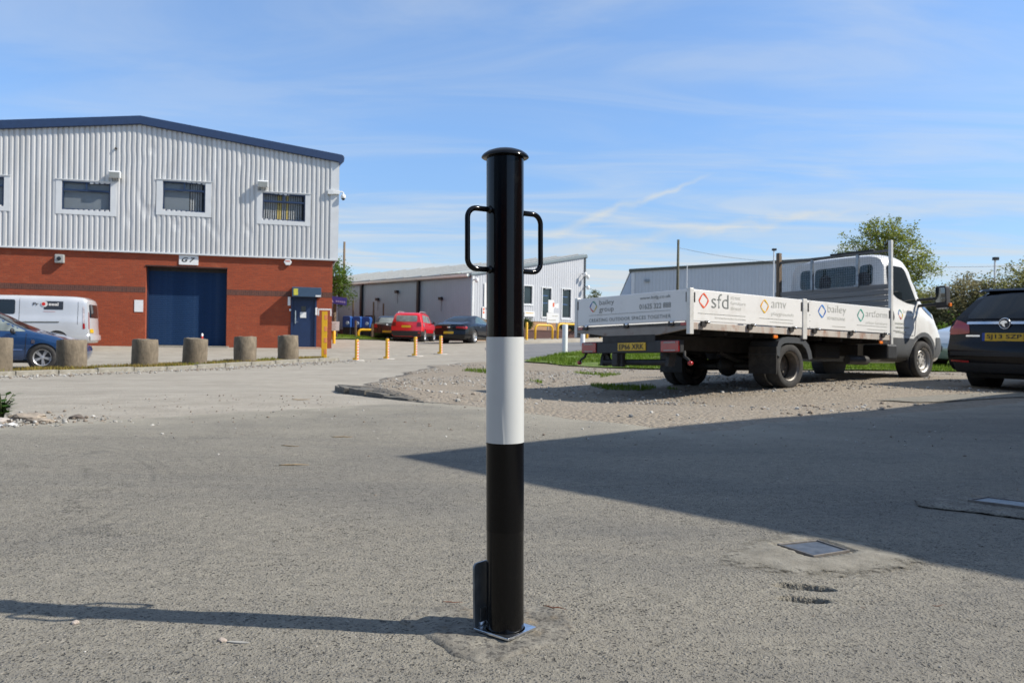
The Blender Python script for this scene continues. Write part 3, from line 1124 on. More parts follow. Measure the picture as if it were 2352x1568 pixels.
def corrugated(x0, x1, zb, ztop, pitch, depth, dent=None, holes=(), rows=10, y=0., prof=None):
    """upright sheeting along x; ztop(x) gives the top edge"""
    prof = prof or [(0, 0), (.10, -.75), (.22, -1), (.60, -1), (.72, -.75), (.84, 0)]
    xs = []
    x = x0
    while x < x1 - 1e-6:
        for f, d in prof:
            if x + f * pitch <= x1:
                xs.append((x + f * pitch, d * depth))
        x += pitch
    xs.append((x1, 0))
    vs, fs = [], []
    for (x, d) in xs:
        zt = ztop(x)
        for j in range(rows + 1):
            z = zb + (zt - zb) * j / rows
            px, py = x, y + d
            if dent:
                ox, oy = dent(x, z)
                px += ox
                py = y + d * (1 - oy)
            vs.append((px, py, z))
    for i in range(len(xs) - 1):
        for j in range(rows):
            a = i * (rows + 1) + j
            cx = (xs[i][0] + xs[i + 1][0]) / 2
            cz = (vs[a][2] + vs[a + 1][2]) / 2
            if any(h[0] < cx < h[1] and h[2] < cz < h[3] for h in holes):
                continue
            fs.append((a, a + rows + 1, a + rows + 2, a + 1))
    return MB().add(vs, fs)


def build_unit():
    yaw = R(15.6)
    O = Vector((-7.663, 35.5, .0))
    root = thing('industrial_unit', 'red brick and pale corrugated unit with blue roof edge and roller shutter', 'building', O, yaw)
    BW, RIDGE = 15.5, -7.75
    clad = pm('pale_cladding', (.55, .55, .54), .42, .12, var=.07, vs=1.6, dirt=(.38, .37, .345), ds=1.5, dthr=(.50, .85), aniso=(2.2, 2.2, .28))
    navy = pm('navy_trim', (.018, .042, .105), .5, var=.1)
    blue = pm('blue_door', (.010, .027, .078), .45, var=.15, vs=3)
    blue2 = pm('blue_shutter', (.011, .036, .095), .7, var=.15, vs=2, dirt=(.03, .06, .12), ds=2, spec=.15)

    def roofz(x):
        return 9.27 - abs(x - RIDGE) * .122
    # brick plinth with the two door openings
    D = .45
    m = MB()
    gx0, gx1, gz = -7.49, -4.37, 3.27
    dx0, dx1, dz = -1.79, -.73, 2.14
    zt = 3.80
    zb = -.35
    th = .48
    m.box(-BW, gx0, 0, th, zb, zt)
    m.box(gx0, gx1, 0, th, gz, zt)
    m.box(gx1, dx0, 0, th, zb, zt)
    m.box(dx0, dx1, 0, th, dz, zt)
    m.box(dx1, -.085, 0, th, zb, zt)
    m.box(-.085 - th, -.085, th, 30, zb, zt)
    m.build('brick_wall', red_brick, root)
    # brown soldier band, a little proud
    m = MB()
    for a, b in ((-BW, gx0), (gx1, dx0 - .02), (dx1 + .02, -.085)):
        m.box(a, b, -.004, .05, 2.175, 2.40)
    m.build('brick_band', brown_brick, root)
    # cladding
    W = [(-14.3, -12.60, 5.36, 6.50), (-10.58, -8.83, 5.36, 6.49), (-6.89, -5.26, 5.52, 6.73), (-3.02, -1.27, 5.36, 6.49)]

    def dent(x, z):
        o, fl = 0, 0
        for cx, w, z0, z1, a in ((-7.45, 1.15, 4.6, 8.4, .055), (-4.25, 1.2, 4.4, 8.2, .05), (-5.9, 1.4, 4.1, 5.6, .06)):
            k = math.exp(-((x - cx) / w) ** 4) * max(0, min(1, (z - z0) / .5)) * max(0, min(1, (z1 - z) / .5))
            o += a * k * (noise.noise(Vector((x * .6, z * 1.5, cx))) * .42)
            fl = max(fl, k * max(0, min(1, (noise.noise(Vector((x * 2.2, z * 1.3, cx + 4))) - .22) * 2)))
        return o, fl
    m = corrugated(-BW, -.02, 3.80, lambda x: roofz(x) - .30, .1905, .042, dent=dent, holes=W, rows=34, y=-.03)
    m.build('corrugated_cladding', clad, root)
    m = corrugated(0, 30, 3.80, lambda x: 8.05, .1905, .042, rows=1)
    m.v = [(.11 + -p[1] - .04, p[0], p[2]) for p in m.v]
    m.build('side_cladding', clad, root)
    m = MB()
    m.box(-.22, .125, -.085, -.073, 3.83, 8.02)
    m.box(.113, .125, -.072, .2, 3.83, 8.02)
    m.build('corner_flashing', white_flash, root)
    m = MB()
    m.box(-BW, .13, -.115, .0, 3.765, 3.83)
    m.build('drip_flashing', white_flash, root, bevel=.006)
    # dark void behind the windows
    # fascia following the gable, round-ended at the eaves
    m = MB()
    xs = [-BW - .25, RIDGE, .33]
    poly = [(-BW - .25, roofz(-BW - .25)), (RIDGE, roofz(RIDGE)), (.20, roofz(.20)), (.29, roofz(.27) - .03), (.33, roofz(.33) - .12), (.31, roofz(.3) - .25), (.12, roofz(.12) - .47), (.10, roofz(.10) - .34), (RIDGE, roofz(RIDGE) - .345), (-BW - .25, roofz(-BW - .25) - .345)]
    m.prism(poly, lambda u, v, w: (u, w, v), -.20, .10)
    m.build('fascia', navy, root, bevel=.02)
    m = MB()
    m.prism([(-BW - .2, roofz(-BW - .2) - .02), (RIDGE, roofz(RIDGE) - .02), (.26, roofz(.26) - .04), (.26, roofz(.26) - .12), (RIDGE, roofz(RIDGE) - .12), (-BW - .2, roofz(-BW - .2) - .12)], lambda u, v, w: (u, w, v), .101, 30)
    m.build('roof', pm('roof_sheet', (.30, .31, .32), .5, var=.1), root)
    # windows
    wblue = pm('window_frame_blue', (.016, .035, .085), .4, var=.1)
    pane_m = pm('window_pane', (.05, .055, .06), .05, var=.1, vs=1, spec=.7)
    blind_m = pm('grey_blind', (.25, .29, .32), .7, var=.06, vs=1)
    slat_m = pm('blind_fabric', (.42, .44, .45), .8, var=.1)
    slat_y = pm('yellow_blind', (.75, .58, .18), .8, var=.1)
    for wi, (a, b, c, d) in enumerate(W):
        win = MB()
        y0, y1 = -.05, .03
        t = .055
        win.box(a, b, y0, y1, c, c + t)
        win.box(a, b, y0, y1, d - t, d)
        win.box(a, a + t, y0, y1, c + t, d - t)
        win.box(b - t, b, y0, y1, c + t, d - t)
        tr = d - .34
        win.box(a + t, b - t, y0, y1, tr - .035, tr + .035)
        win.box((a + b) / 2 - .03, (a + b) / 2 + .03, y0, y1, tr + .035, d - t)
        w = win.build('window', wblue, root, bevel=.006)
        for (pa, pb, pc, pd) in ((a + t, b - t, c + t, tr - .035), (a + t, (a + b) / 2 - .03, tr + .035, d - t), ((a + b) / 2 + .03, b - t, tr + .035, d - t)):
            g = MB()
            g.box(pa, pb, -.012, -.004, pc, pd)
            gm = pm('clear_pane', (.02, .025, .03), .03, alpha=.12, var=0, spec=.6)
            g.build('pane', gm, w)
        bl = MB()
        if wi in (0, 1):
            bl.box(a + t, b - t, .06, .07, c + t, d - t)
            bl.build('blind', blind_m, w)
        else:
            bl.box(a - .1, b + .1, .5, .51, c - .1, d + .1)
            bl.build('room_dark', pm('room_dark', (.012, .013, .015), .9), w)
            k = 0
            x = a + t
            if wi == 2:
                g = MB()
                g.box(a + t, a + t + .95, .06, .07, c + t, d - t)
                g.build('blind', blind_m, w)
                x = a + t + .98
            n = int((b - t - x) / .092)
            for k in range(n):
                sx = x + .046 + k * .092
                s = MB()
                an = R(-30 - 12 * rnd.random())
                dx, dy = math.cos(an) * .040, math.sin(an) * .040
                s.prism([(sx - dx, .09 + dy), (sx + dx, .09 - dy), (sx + dx, .094 - dy), (sx - dx, .094 + dy)], lambda u, v, q: (u, v, q), c + t, d - t)
                yl = wi == 3 and k in (6, 7, 10)
                s.build('blind_slat', slat_y if yl else slat_m, w)
        # pressed flashing round the window
        f = MB()
        o = .22 if wi != 2 else .24
        y0, y1 = -.082, -.050
        f.box(a - o, a, y0, y1, c - .18, d + .07)
        f.box(b, b + o, y0, y1, c - .18, d + .07)
        f.box(a, b, y0, y1, c - .18, c)
        f.box(a, b, y0, y1, d, d + .07)
        f.box(a - o - .02, b + o + .02, -.11, y0 - .001, d + .045, d + .072)
        f.build('window_flashing', white_flash, root, bevel=.004)
    # roller shutter
    sh = MB()
    zz = .06
    slats = []
    H = .0765
    prof = [(0, .001), (.010, .004), (.030, .0065), (.055, .0065), (.0690, .004), (.0735, 0), (.0735, -.004), (0, -.004)]
    me0 = None
    shroot = MB().box(gx0 - .02, gx1 + .02, D - .02, D + .03, 3.10, gz + .05).build('shutter_box', steel_dark, root)
    n = int((3.15 - zz) / H)
    for k in range(n):
        if me0 is None:
            s = MB()
            s.prism(prof, lambda u, v, w: (w, -v, u), gx0 + .05, gx1 - .05)
            me0 = s.mesh('slat')
            bm = bmesh.new()
            bm.from_mesh(me0)
            bmesh.ops.recalc_face_normals(bm, faces=bm.faces)
            bm.to_mesh(me0)
            bm.free()
            me0.materials.append(blue2)
        o = bpy.data.objects.new('slat', me0)
        COL.objects.link(o)
        o.parent = shroot
        o.location = (0, D - .01, zz + k * H)
    m = MB()
    m.box(gx0 - .1, gx1 + .1, D + .005, D + .02, -.1, 3.09)
    m.build('light_stop', dark, shroot)  # added panel, stops light leaking in through the slat gaps
    m = MB()
    m.box(-BW + .05, -.6, 29.5, 29.9, -.3, 8.1)
    m.box(-BW + .02, -BW + .3, .5, 29.4, -.3, 8.1)
    m.box(-BW + .4, -.7, .9, 29.3, 3.6, 3.7)
    m.build('inner_shell', dark, root)
    m = MB()
    m.box(gx0 + .045, gx1 - .045, D - .05, D + .004, -.02, zz)
    m.build('bottom_rail', steel_dark, shroot)
    m = MB()
    m.box(gx0, gx0 + .06, D - .09, D + .02, -.1, gz)
    m.box(gx1 - .06, gx1, D - .09, D + .02, -.1, gz)
    m.build('guide_rail', pm('guide_blue', (.012, .02, .045), .5), shroot)
    m = MB()
    m.box(gx0 - .02, gx1 + .02, -.03, -.001, gz - .015, gz + .02)
    m.build('lintel_edge', steel_dark, root)
    m = MB()
    m.box(gx0 - .1, gx1 + .1, -.35, D, -.3, .045)
    m.build('threshold', kerb_m, root, bevel=.01)
    # blue entrance door with hood
    dr = MB()
    dr.box(dx0, dx0 + .085, -.045, .10, 0.03, dz)
    dr.box(dx1 - .085, dx1, -.045, .10, 0.03, dz)
    dr.box(dx0, dx1, -.045, .10, dz - .06, dz + .02)
    fr = dr.build('door_frame', blue, root, bevel=.006)
    m = MB()
    m.box(dx0 + .088, dx1 - .088, .02, .065, .06, dz - .062)
    d = m.build('door', blue, root, bevel=.004)
    m = MB()
    m.box(-1.37, -1.18, .008, .018, 1.57, 1.79)
    m.build('vision_panel', glass_dark, d)
    m = MB()
    m.box(-1.41, -1.16, .010, .018, 1.30, 1.535)
    m.build('notice', white_paint, d)
    m = MB()
    m.box(-1.62, -1.58, -.005, .019, 1.05, 1.6)
    m.tube([(-1.6, -.005, 1.12), (-1.6, -.045, 1.12), (-1.49, -.045, 1.12)], .011, 8)
    m.build('handle', chrome, d, smooth=False)
    hd = MB()
    hd.box(-1.76, -.57, -.50, -.004, 2.17, 2.57)
    hood = hd.build('door_hood', pm('hood_blue', (.040, .075, .125), .45, var=.08), root, bevel=.012)
    m = MB()
    m.box(-1.70, -1.52, -.506, -.502, 2.23, 2.50)
    m.build('hood_sticker', pm('sticker_yellow', (.55, .50, .06), .5, var=.25, vs=14), hood)
    m = MB()
    m.box(-.80, -.585, -.506, -.502, 2.185, 2.25)
    m.build('hood_label', white_paint, hood)
    m = MB()
    m.box(-1.9, -.55, -.45, -.003, -.3, .055)
    m.build('door_step', pm('step_concrete', (.40, .28, .20), .9, var=.15), root, bevel=.012)
    for (a, b, c, dd, nm) in ((-1.925, -1.815, 1.80, 2.17, 'wall_plate'), (-1.86, -1.79, 1.57, 1.66, 'entry_button'), (-.79, -.705, 1.42, 1.74, 'keypad')):
        m = MB()
        m.box(a, b, -.05 if nm != 'keypad' else -.075, -.003 if nm != 'keypad' else -.046, c, dd)
        m.build(nm, white_paint, root, bevel=.01)
    # number board over the shutter
    sg = thing('unit_sign', 'white board with black italic G7 above the roller shutter', 'sign', O, yaw)
    m = MB()
    m.box(-6.24, -5.50, -.035, -.001, 3.36, 3.745)
    bd = m.build('board', white_paint, sg, bevel=.004)
    lettering('G', (-6.14, -5.88, 3.47, 3.66), lambda u, v: (u, -.0385, v), ink, sg, shear=.35, thin=.03)
    lettering('7', (-5.84, -5.61, 3.475, 3.66), lambda u, v: (u, -.0385, v), ink, sg, shear=.35, thin=.03)
    # lamps, alarm, camera
    def flood(x, z, lb):
        f = thing('floodlight', lb, 'floodlight', O, yaw, 'floodlights over the upper windows')
        m = MB()
        m.prism([(-.10, z - .14), (-.34, z - .16), (-.36, z + .08), (-.30, z + .125), (-.12, z + .125)], lambda u, v, w: (w, u, v), x - .215, x + .215)
        m.build('housing', white_flash, f, bevel=.015)
        m = MB()
        m.box(x - .18, x + .18, -.36, -.342, z - .13, z + .06)
        m.build('lens', pm('lamp_lens', (.25, .26, .24), .1, var=.1), f)
        m = MB()
        m.tube([(x - .1, -.05, z - .25), (x - .1, -.2, z - .2), (x - .1, -.2, z - .1)], .02, 8)
        m.tube([(x + .1, -.05, z - .25), (x + .1, -.2, z - .2), (x + .1, -.2, z - .1)], .02, 8)
        m.build('bracket', galv_dull, f)
    flood(-8.65, 6.84, 'white floodlight between the two left upper windows')
    flood(-3.0, 6.84, 'white floodlight over the window with blinds near the corner')
    lb = thing('wall_light', 'square grey bulkhead lamp on red brick above the silver van', 'wall light', O, yaw)
    m = MB()
    m.box(-10.78, -10.45, -.20, -.003, 3.235, 3.575)
    m.build('casing', pm('grey_casing', (.32, .32, .30), .6, var=.15), lb, bevel=.03)
    m = MB()
    m.lathe([(0, -.235), (.05, -.232), (.075, -.215), (.08, -.199)], 18, 'y', (-10.62, 0, 3.41))
    m.build('lens', glass_dark, lb, smooth=True)
    nb = thing('wall_notice', 'blank white notice on the brick left of the shutter', 'notice', O, yaw)
    m = MB()
    m.box(-7.90, -7.57, -.02, -.001, 1.39, 1.87)
    m.build('panel', white_paint, nb, bevel=.003)
    al = thing('alarm_box', 'white hexagonal alarm box under the cladding right of the shutter', 'alarm', O, yaw)
    m = MB()
    m.prism([(-1.95 + .165 * math.cos(R(a)), 3.63 + .155 * math.sin(R(a))) for a in range(0, 360, 60)], lambda u, v, w: (u, w, v), -.10, -.002)
    m.build('cover', pm('alarm_white', (.72, .72, .70), .35, var=.03), al, bevel=.02)
    m = MB()
    m.box(-2.05, -1.85, -.104, -.101, 3.64, 3.69)
    m.build('stripe', pm('alarm_red', (.55, .16, .12), .5), al)
    cm = thing('dome_camera', 'white dome camera on a bracket at the cladding corner', 'camera', O, yaw)
    m = MB()
    m.box(-.36, -.12, -.20, -.088, 6.58, 6.78)
    m.build('junction_box', white_flash, cm, bevel=.01)
    m = MB()
    m.box(-.12, .14, -.19, -.11, 6.6, 6.76)
    m.tube([(.14, -.15, 6.70), (.24, -.15, 6.72), (.30, -.15, 6.68), (.30, -.15, 6.60)], .03, 10)
    m.build('arm', white_paint, cm, bevel=.01)
    m = MB()
    m.lathe([(0, 6.62), (.07, 6.61), (.105, 6.55), (.105, 6.46), (.09, 6.44)], 20, 'z', (.30, -.15, 0))
    cs = m.build('camera_body', white_paint, cm, smooth=True, auto=40)
    m = MB()
    m.lathe([(.085, 6.44), (.075, 6.40), (.045, 6.365), (0, 6.35)], 20, 'z', (.30, -.15, 0))
    m.build('dome', glass_dark, cm, smooth=True)
    sn = thing('wall_sensor', 'tiny dark sensor high on the cladding near the gable', 'sensor', O, yaw)
    m = MB()
    m.lathe([(0, -.16), (.03, -.15), (.045, -.12), (.045, -.075)], 14, 'y', (-8.64, 0, 7.9))
    m.build('body', dark, sn, smooth=True)


build_unit()


# ------------------------------------------------------------------ vehicles
def catmull(xs, ys, q):
    """smooth monotone-ish interpolation"""
    xs, ys = np.array(xs, float), np.array(ys, float)
    m = np.zeros_like(ys)
    d = np.diff(ys) / np.diff(xs)
    m[0], m[-1] = d[0], d[-1]
    for i in range(1, len(xs) - 1):
        m[i] = 0 if d[i - 1] * d[i] <= 0 else 2 * d[i - 1] * d[i] / (d[i - 1] + d[i])
    q = np.clip(np.asarray(q, float), xs[0], xs[-1])
    i = np.clip(np.searchsorted(xs, q) - 1, 0, len(xs) - 2)
    h = xs[i + 1] - xs[i]
    t = (q - xs[i]) / h
    return ((2 * t ** 3 - 3 * t ** 2 + 1) * ys[i] + (t ** 3 - 2 * t ** 2 + t) * h * m[i] + (-2 * t ** 3 + 3 * t ** 2) * ys[i + 1] + (t ** 3 - t ** 2) * h * m[i + 1])


def loft_body(sp):
    """closed body: stations (x, ztop, belt, width factor); rear(z)/front(z) push the ends in"""
    st = sp['st']
    X = [s[0] for s in st]
    L = X[-1]
    q = np.unique(np.r_[np.linspace(0, L, 64), X])
    zt = catmull(X, [s[1] for s in st], q)
    be = catmull(X, [s[2] for s in st], q)
    ws = catmull(X, [s[3] for s in st], q)
    w, zb, wr = sp['w'], sp.get('zb', .2), sp['wr']
    rear = sp['rear']
    front = sp.get('front', [(.2, .10), (.45, 0), (.6, .02), (.8, .2)])
    bul = sp.get('bulge', .10)
    M = 26
    tq = np.linspace(0, 1, M)
    rows = []
    for x, a, b, f in zip(q, zt, be, ws):
        W = w * f
        gh = max(a - b, .02)
        k = min(1, gh / .40)
        r = (.86 * (1 - k) * W + wr * f * k)
        P = [(.78 * W, zb), (.93 * W, zb + .05), (.985 * W, zb + .20), (W, zb + .55 * (b - zb)), (.990 * W, b - .12 * (b - zb)), (.955 * W, b),
             (.955 * W * .5 + r * 1.05 * .5, b + gh * .42), (r * 1.05, b + gh * .80), (r * .96, b + gh * .92), (r * .78, b + gh * .975), (r * .4, b + gh * .997), (0, b + gh)]
        P = np.array(P)
        s = np.r_[0, np.cumsum(np.linalg.norm(np.diff(P, axis=0), axis=1))]
        s /= s[-1]
        yy = catmull(s, P[:, 0], tq)
        zz = catmull(s, P[:, 1], tq)
        ro = catmull([p[0] for p in rear], [p[1] for p in rear], zz)
        fo = catmull([p[0] for p in front], [p[1] for p in front], zz)
        kr = max(0, 1 - x / (L * .22)) ** 1.0
        kf = max(0, 1 - (L - x) / (L * .22)) ** 1.0
        xx = x + ro * kr - fo * kf
        rows.append((xx, yy, zz))
    vs, fs = [], []
    n = len(rows)
    for sgn in (1, -1):
        for xx, yy, zz in rows:
            vs += [(float(a), float(b * sgn), float(c)) for a, b, c in zip(xx, yy, zz)]
    o = n * M
    for i in range(n - 1):
        for j in range(M - 1):
            a = i * M + j
            fs.append((a, a + 1, a + M + 1, a + M))
            b = o + a
            fs.append((b, b + M, b + M + 1, b + 1))
    # floor
    for i in range(n - 1):
        fs.append((i * M, (i + 1) * M, o + (i + 1) * M, o + i * M))
    # end faces: rows across the car with a soft bulge
    K = 10
    for e, sgn in ((0, -1), (n - 1, 1)):
        xx, yy, zz = rows[e]
        idx = []
        for j in range(M):
            row = []
            for k in range(K + 1):
                u = 1 - 2 * k / K
                if k == 0:
                    row.append(e * M + j)
                elif k == K:
                    row.append(o + e * M + j)
                else:
                    vs.append((float(xx[j] + sgn * bul * (1 - u * u) * (yy[j] / (w * .9))), float(yy[j] * u), float(zz[j])))
                    row.append(len(vs) - 1)
            idx.append(row)
        for j in range(M - 1):
            for k in range(K):
                fs.append((idx[j][k], idx[j + 1][k], idx[j + 1][k + 1], idx[j][k + 1]))
    me = bpy.data.meshes.new('body')
    me.from_pydata(vs, [], fs)
    bm = bmesh.new()
    bm.from_mesh(me)
    bmesh.ops.remove_doubles(bm, verts=bm.verts, dist=1e-4)
    bmesh.ops.recalc_face_normals(bm, faces=bm.faces)
    bm.to_mesh(me)
    bm.free()
    return me


def bvh_of(me):
    bm = bmesh.new()
    bm.from_mesh(me)
    b = BVHTree.FromBMesh(bm)
    bm.free()
    return b


def cut(me, cutters):
    """subtract the cutter meshes from a closed mesh"""
    o = bpy.data.objects.new('tmp', me)
    COL.objects.link(o)
    cs = []
    for c in cutters:
        c_o = bpy.data.objects.new('tmpc', c.mesh('tmpc'))
        bm = bmesh.new()
        bm.from_mesh(c_o.data)
        bmesh.ops.recalc_face_normals(bm, faces=bm.faces)
        bm.to_mesh(c_o.data)
        bm.free()
        COL.objects.link(c_o)
        m = o.modifiers.new('b', 'BOOLEAN')
        m.object = c_o
        m.operation = 'DIFFERENCE'
        m.solver = 'EXACT'
        cs.append(c_o)
    dg = bpy.context.evaluated_depsgraph_get()
    dg.update()
    res = bpy.data.meshes.new_from_object(o.evaluated_get(dg))
    for c_o in cs:
        bpy.data.objects.remove(c_o)
    bpy.data.objects.remove(o)
    return res


def decal(bvh, axis, outline, off, name, mats, parent, step=.05, depth=0):
    """a skin that follows the body: the 2D outline thrown on it along an axis"""
    xs = [p[0] for p in outline]
    ys = [p[1] for p in outline]
    g = [(x, y) for x in np.arange(min(xs) + step * .5, max(xs), step) for y in np.arange(min(ys) + step * .5, max(ys), step)]
    g = [p for p in g if inside(p, outline)]
    if g:
        d = edge_dist(g, outline)
        g = [p for p, e in zip(g, d) if e > step * .3]
    dense = []
    for i in range(len(outline)):
        a, b = Vector(outline[i]), Vector(outline[(i + 1) % len(outline)])
        k = max(1, int((b - a).length / step))
        dense += [tuple(a.lerp(b, j / k)) for j in range(k)]
    vs, fs = fill(dense, g)
    out = []
    last = None
    for u, v in vs:
        if axis == '+y':
            o, d = Vector((u, 5, v)), Vector((0, -1, 0))
        elif axis == '-y':
            o, d = Vector((u, -5, v)), Vector((0, 1, 0))
        elif axis == '-x':
            o, d = Vector((-6, u, v)), Vector((1, 0, 0))
        elif axis == '+x':
            o, d = Vector((12, u, v)), Vector((-1, 0, 0))
        else:
            o, d = Vector((u, v, 8)), Vector((0, 0, -1))
        h = bvh.ray_cast(o, d)
        if h[0] is None:
            h = bvh.find_nearest(o + d * 5.5)
        p = h[0] + h[1] * off * (1 if h[1].dot(d) < 0 else -1)
        out.append(p)
    n = len(dense)
    if depth:
        base = len(out)
        dv = d * depth
        out += [out[i] + dv for i in range(n)]
        fs = fs + [(i, (i + 1) % n, base + (i + 1) % n, base + i) for i in range(n)]
    m = MB()
    m.add(out, fs)
    return m.build(name, mats, parent, smooth=True, auto=50)


WHEELS = {}


def wheel(parent, x, y, z, r, wd, side, rimmat, style=5, name='wheel'):
    """wheel centre at (x, y, z); outer face towards side (+1/-1); rim with a tyre as its child"""
    key = (r, wd, rimmat.name, style)
    if key not in WHEELS:
        rr = r * .66
        m = MB()
        m.lathe([(rr, -wd * .5), (rr * .97, -wd * .42), (rr * .90, -wd * .36), (rr * .88, .1 * wd), (rr * .90, wd * .30), (rr * .97, wd * .34), (rr, wd * .38)], 40, 'y', closed=False)
        n0 = len(m.f)
        m.f, m.mi = m.f[:-2], m.mi[:-2]
        if style == 'steel':
            m.lathe([(rr * .90, -wd * .18), (rr * .72, -wd * .30), (rr * .50, -wd * .05), (rr * .36, -wd * .02), (rr * .30, -wd * .24), (rr * .10, -wd * .26), (0, -wd * .26)], 40, 'y')
            for k in range(6):
                a = 2 * math.pi * k / 6
                m.lathe([(0, -wd * .33), (.016, -wd * .33), (.016, -wd * .2)], 8, 'y', (rr * .30 * math.cos(a) * 1.25, 0, rr * .30 * math.sin(a) * 1.25))
        elif style == 'twin':
            m.lathe([(rr * .88, wd * .45), (rr * .80, wd * .52), (rr * .62, wd * .42), (rr * .50, wd * .40), (rr * .42, wd * .30), (rr * .18, wd * .26), (0, wd * .24)], 40, 'y')
            for k in range(6):
                a = 2 * math.pi * k / 6 + .3
                m.lathe([(0, wd * .18), (.017, wd * .18), (.017, wd * .34)], 8, 'y', (rr * .40 * math.cos(a), 0, rr * .40 * math.sin(a)))
        else:
            m.lathe([(rr * .24, -wd * .22), (rr * .22, -wd * .36), (0, -wd * .40)], 20, 'y')
            for k in range(style):
                a = 2 * math.pi * k / style
                for da in (-.13, .13):
                    u = Vector((math.cos(a + da), 0, math.sin(a + da)))
                    v = Vector((-math.sin(a + da), 0, math.cos(a + da)))
                    w0, w1 = rr * .09, rr * .065
                    i_, o_ = rr * .12, rr * .96
                    b = Vector((0, wd * .1, 0))
                    f0, f1 = Vector((0, -wd * .34, 0)), Vector((0, -wd * .38, 0))
                    vs = [u * i_ - v * w0 + f0, u * i_ + v * w0 + f0, u * o_ + v * w1 + f1, u * o_ - v * w1 + f1]
                    vs += [p + Vector((0, wd * .22, 0)) for p in vs]
                    m.add(vs, [(0, 1, 2, 3), (4, 7, 6, 5), (0, 4, 5, 1), (1, 5, 6, 2), (2, 6, 7, 3), (3, 7, 4, 0)])
            m.lathe([(rr * .86, .18 * wd), (0, .18 * wd)], 24, 'y')
        rim = m.mesh('wheel')
        bm = bmesh.new()
        bm.from_mesh(rim)
        bmesh.ops.recalc_face_normals(bm, faces=bm.faces)
        bm.to_mesh(rim)
        bm.free()
        rim.materials.append(rimmat)
        t = MB()
        t.lathe([(rr * .985, -wd * .44), (rr * 1.06, -wd * .5), (r * .90, -wd * .52), (r * .965, -wd * .46), (r * .992, -wd * .36), (r, -wd * .15), (r, wd * .15), (r * .992, wd * .36), (r * .96, wd * .46), (rr * 1.05, wd * .5), (rr * .985, wd * .44)], 48, 'y', closed=True)
        ty = t.mesh('tyre')
        bm = bmesh.new()
        bm.from_mesh(ty)
        bmesh.ops.recalc_face_normals(bm, faces=bm.faces)
        bm.to_mesh(ty)
        bm.free()
        ty.polygons.foreach_set('use_smooth', [True] * len(ty.polygons))
        ty.materials.append(rubber)
        WHEELS[key] = (rim, ty)
    rim, ty = WHEELS[key]
    o = bpy.data.objects.new(name, rim)
    COL.objects.link(o)
    o.parent = parent
    o.location = (x, y, z)
    o.rotation_euler = (0, rnd.random() * 6, 0 if side < 0 else math.pi)
    c = bpy.data.objects.new('tyre', ty)
    COL.objects.link(c)
    c.parent = o
    return o


def plate(bvh, parent, axis, u0, u1, v0, v1, text, name='number_plate', off=.012):
    """flat yellow plate on the tail"""
    cu, cv = (u0 + u1) / 2, (v0 + v1) / 2
    h = bvh.ray_cast(Vector((-6, cu, cv)), Vector((1, 0, 0)))
    x = h[0].x - off
    m = MB()
    m.box(x, x + .03, u0, u1, v0, v1)
    p = m.build(name, plate_y, parent, bevel=.004)
    if text:
        w = u1 - u0
        # seen from behind, left of the picture is +y
        lettering(text, (u0 + w * .05, u1 - w * .05, v0 + (v1 - v0) * .16, v1 - (v1 - v0) * .16), lambda a, b: (x - .002, u0 + u1 - a, b), ink, p, thin=.02)
    return p


def car(name, label, cat, sp, loc, yaw, paint, group=None, parts=None):
    root = thing(name, label, cat, loc, yaw, group)
    me = loft_body(sp)
    solid = bvh_of(me)
    w = sp['w']
    cs = []
    r = sp['wheel']
    for x in sp['axles']:
        for s in (1, -1):
            c = MB()
            c.lathe([(0, s * (w - .26)), (r + .045, s * (w - .26)), (r + .045, s * (w + .3)), (0, s * (w + .3))], 40, 'y', (x, 0, sp.get('wz', r)))
            cs.append(c)
    body = link(cut(me, cs), 'body', paint, root, smooth=True, auto=32)
    m = MB()
    m.box(.35, sp['st'][-1][0] - .4, -w * .72, w * .72, .17, .42)
    m.build('underbody', dark, root)
    for x in sp['axles']:
        for s in (1, -1):
            m = MB()
            m.lathe([(0, s * (w - .30)), (r + .04, s * (w - .30)), (r + .04, s * (w - .05))], 30, 'y', (x, 0, sp.get('wz', r)))
            m.build('arch_liner', dark, body)
            wheel(root, x, s * (w - .105), r, r, .205, s, sp.get('rim', chrome), sp.get('spokes', 5))
    for nm, axis, poly, off, mat in sp.get('decals', ()):
        poly = rounded(poly, .07 if 'window' in nm or nm == 'windscreen' else .025) if nm not in ('trim', 'seam', 'panel', 'bumper', 'lower_bumper') else poly
        decal(solid, axis, poly, off, nm, mat, root, step=.06)
    return root, solid, body


def mir(poly):
    return [(-a, b) for a, b in poly]


def paint(name, col, rough=.22, flake=0.):
    return pm('paint_' + name, col, rough, flake, var=.04, vs=2, coat=.9, spec=.5)


def mirror_pair(root, x, w, z, mat, sides=(1, -1)):
    for s in sides:
        m = MB()
        m.lathe([(0, -.09), (.05, -.085), (.075, -.03), (.08, .03), (.07, .075), (0, .085)], 14, 'y', (0, 0, 0))
        vs = [(x + p[0] * .55 + .02, s * (w + .07) + p[1] * .9, z + p[2] * .85) for p in m.v]
        m.v = vs
        m.tube([(x + .05, s * (w - .1), z - .05), (x + .03, s * w, z - .03)], .03, 8)
        m.build('mirror', mat, root, smooth=True)


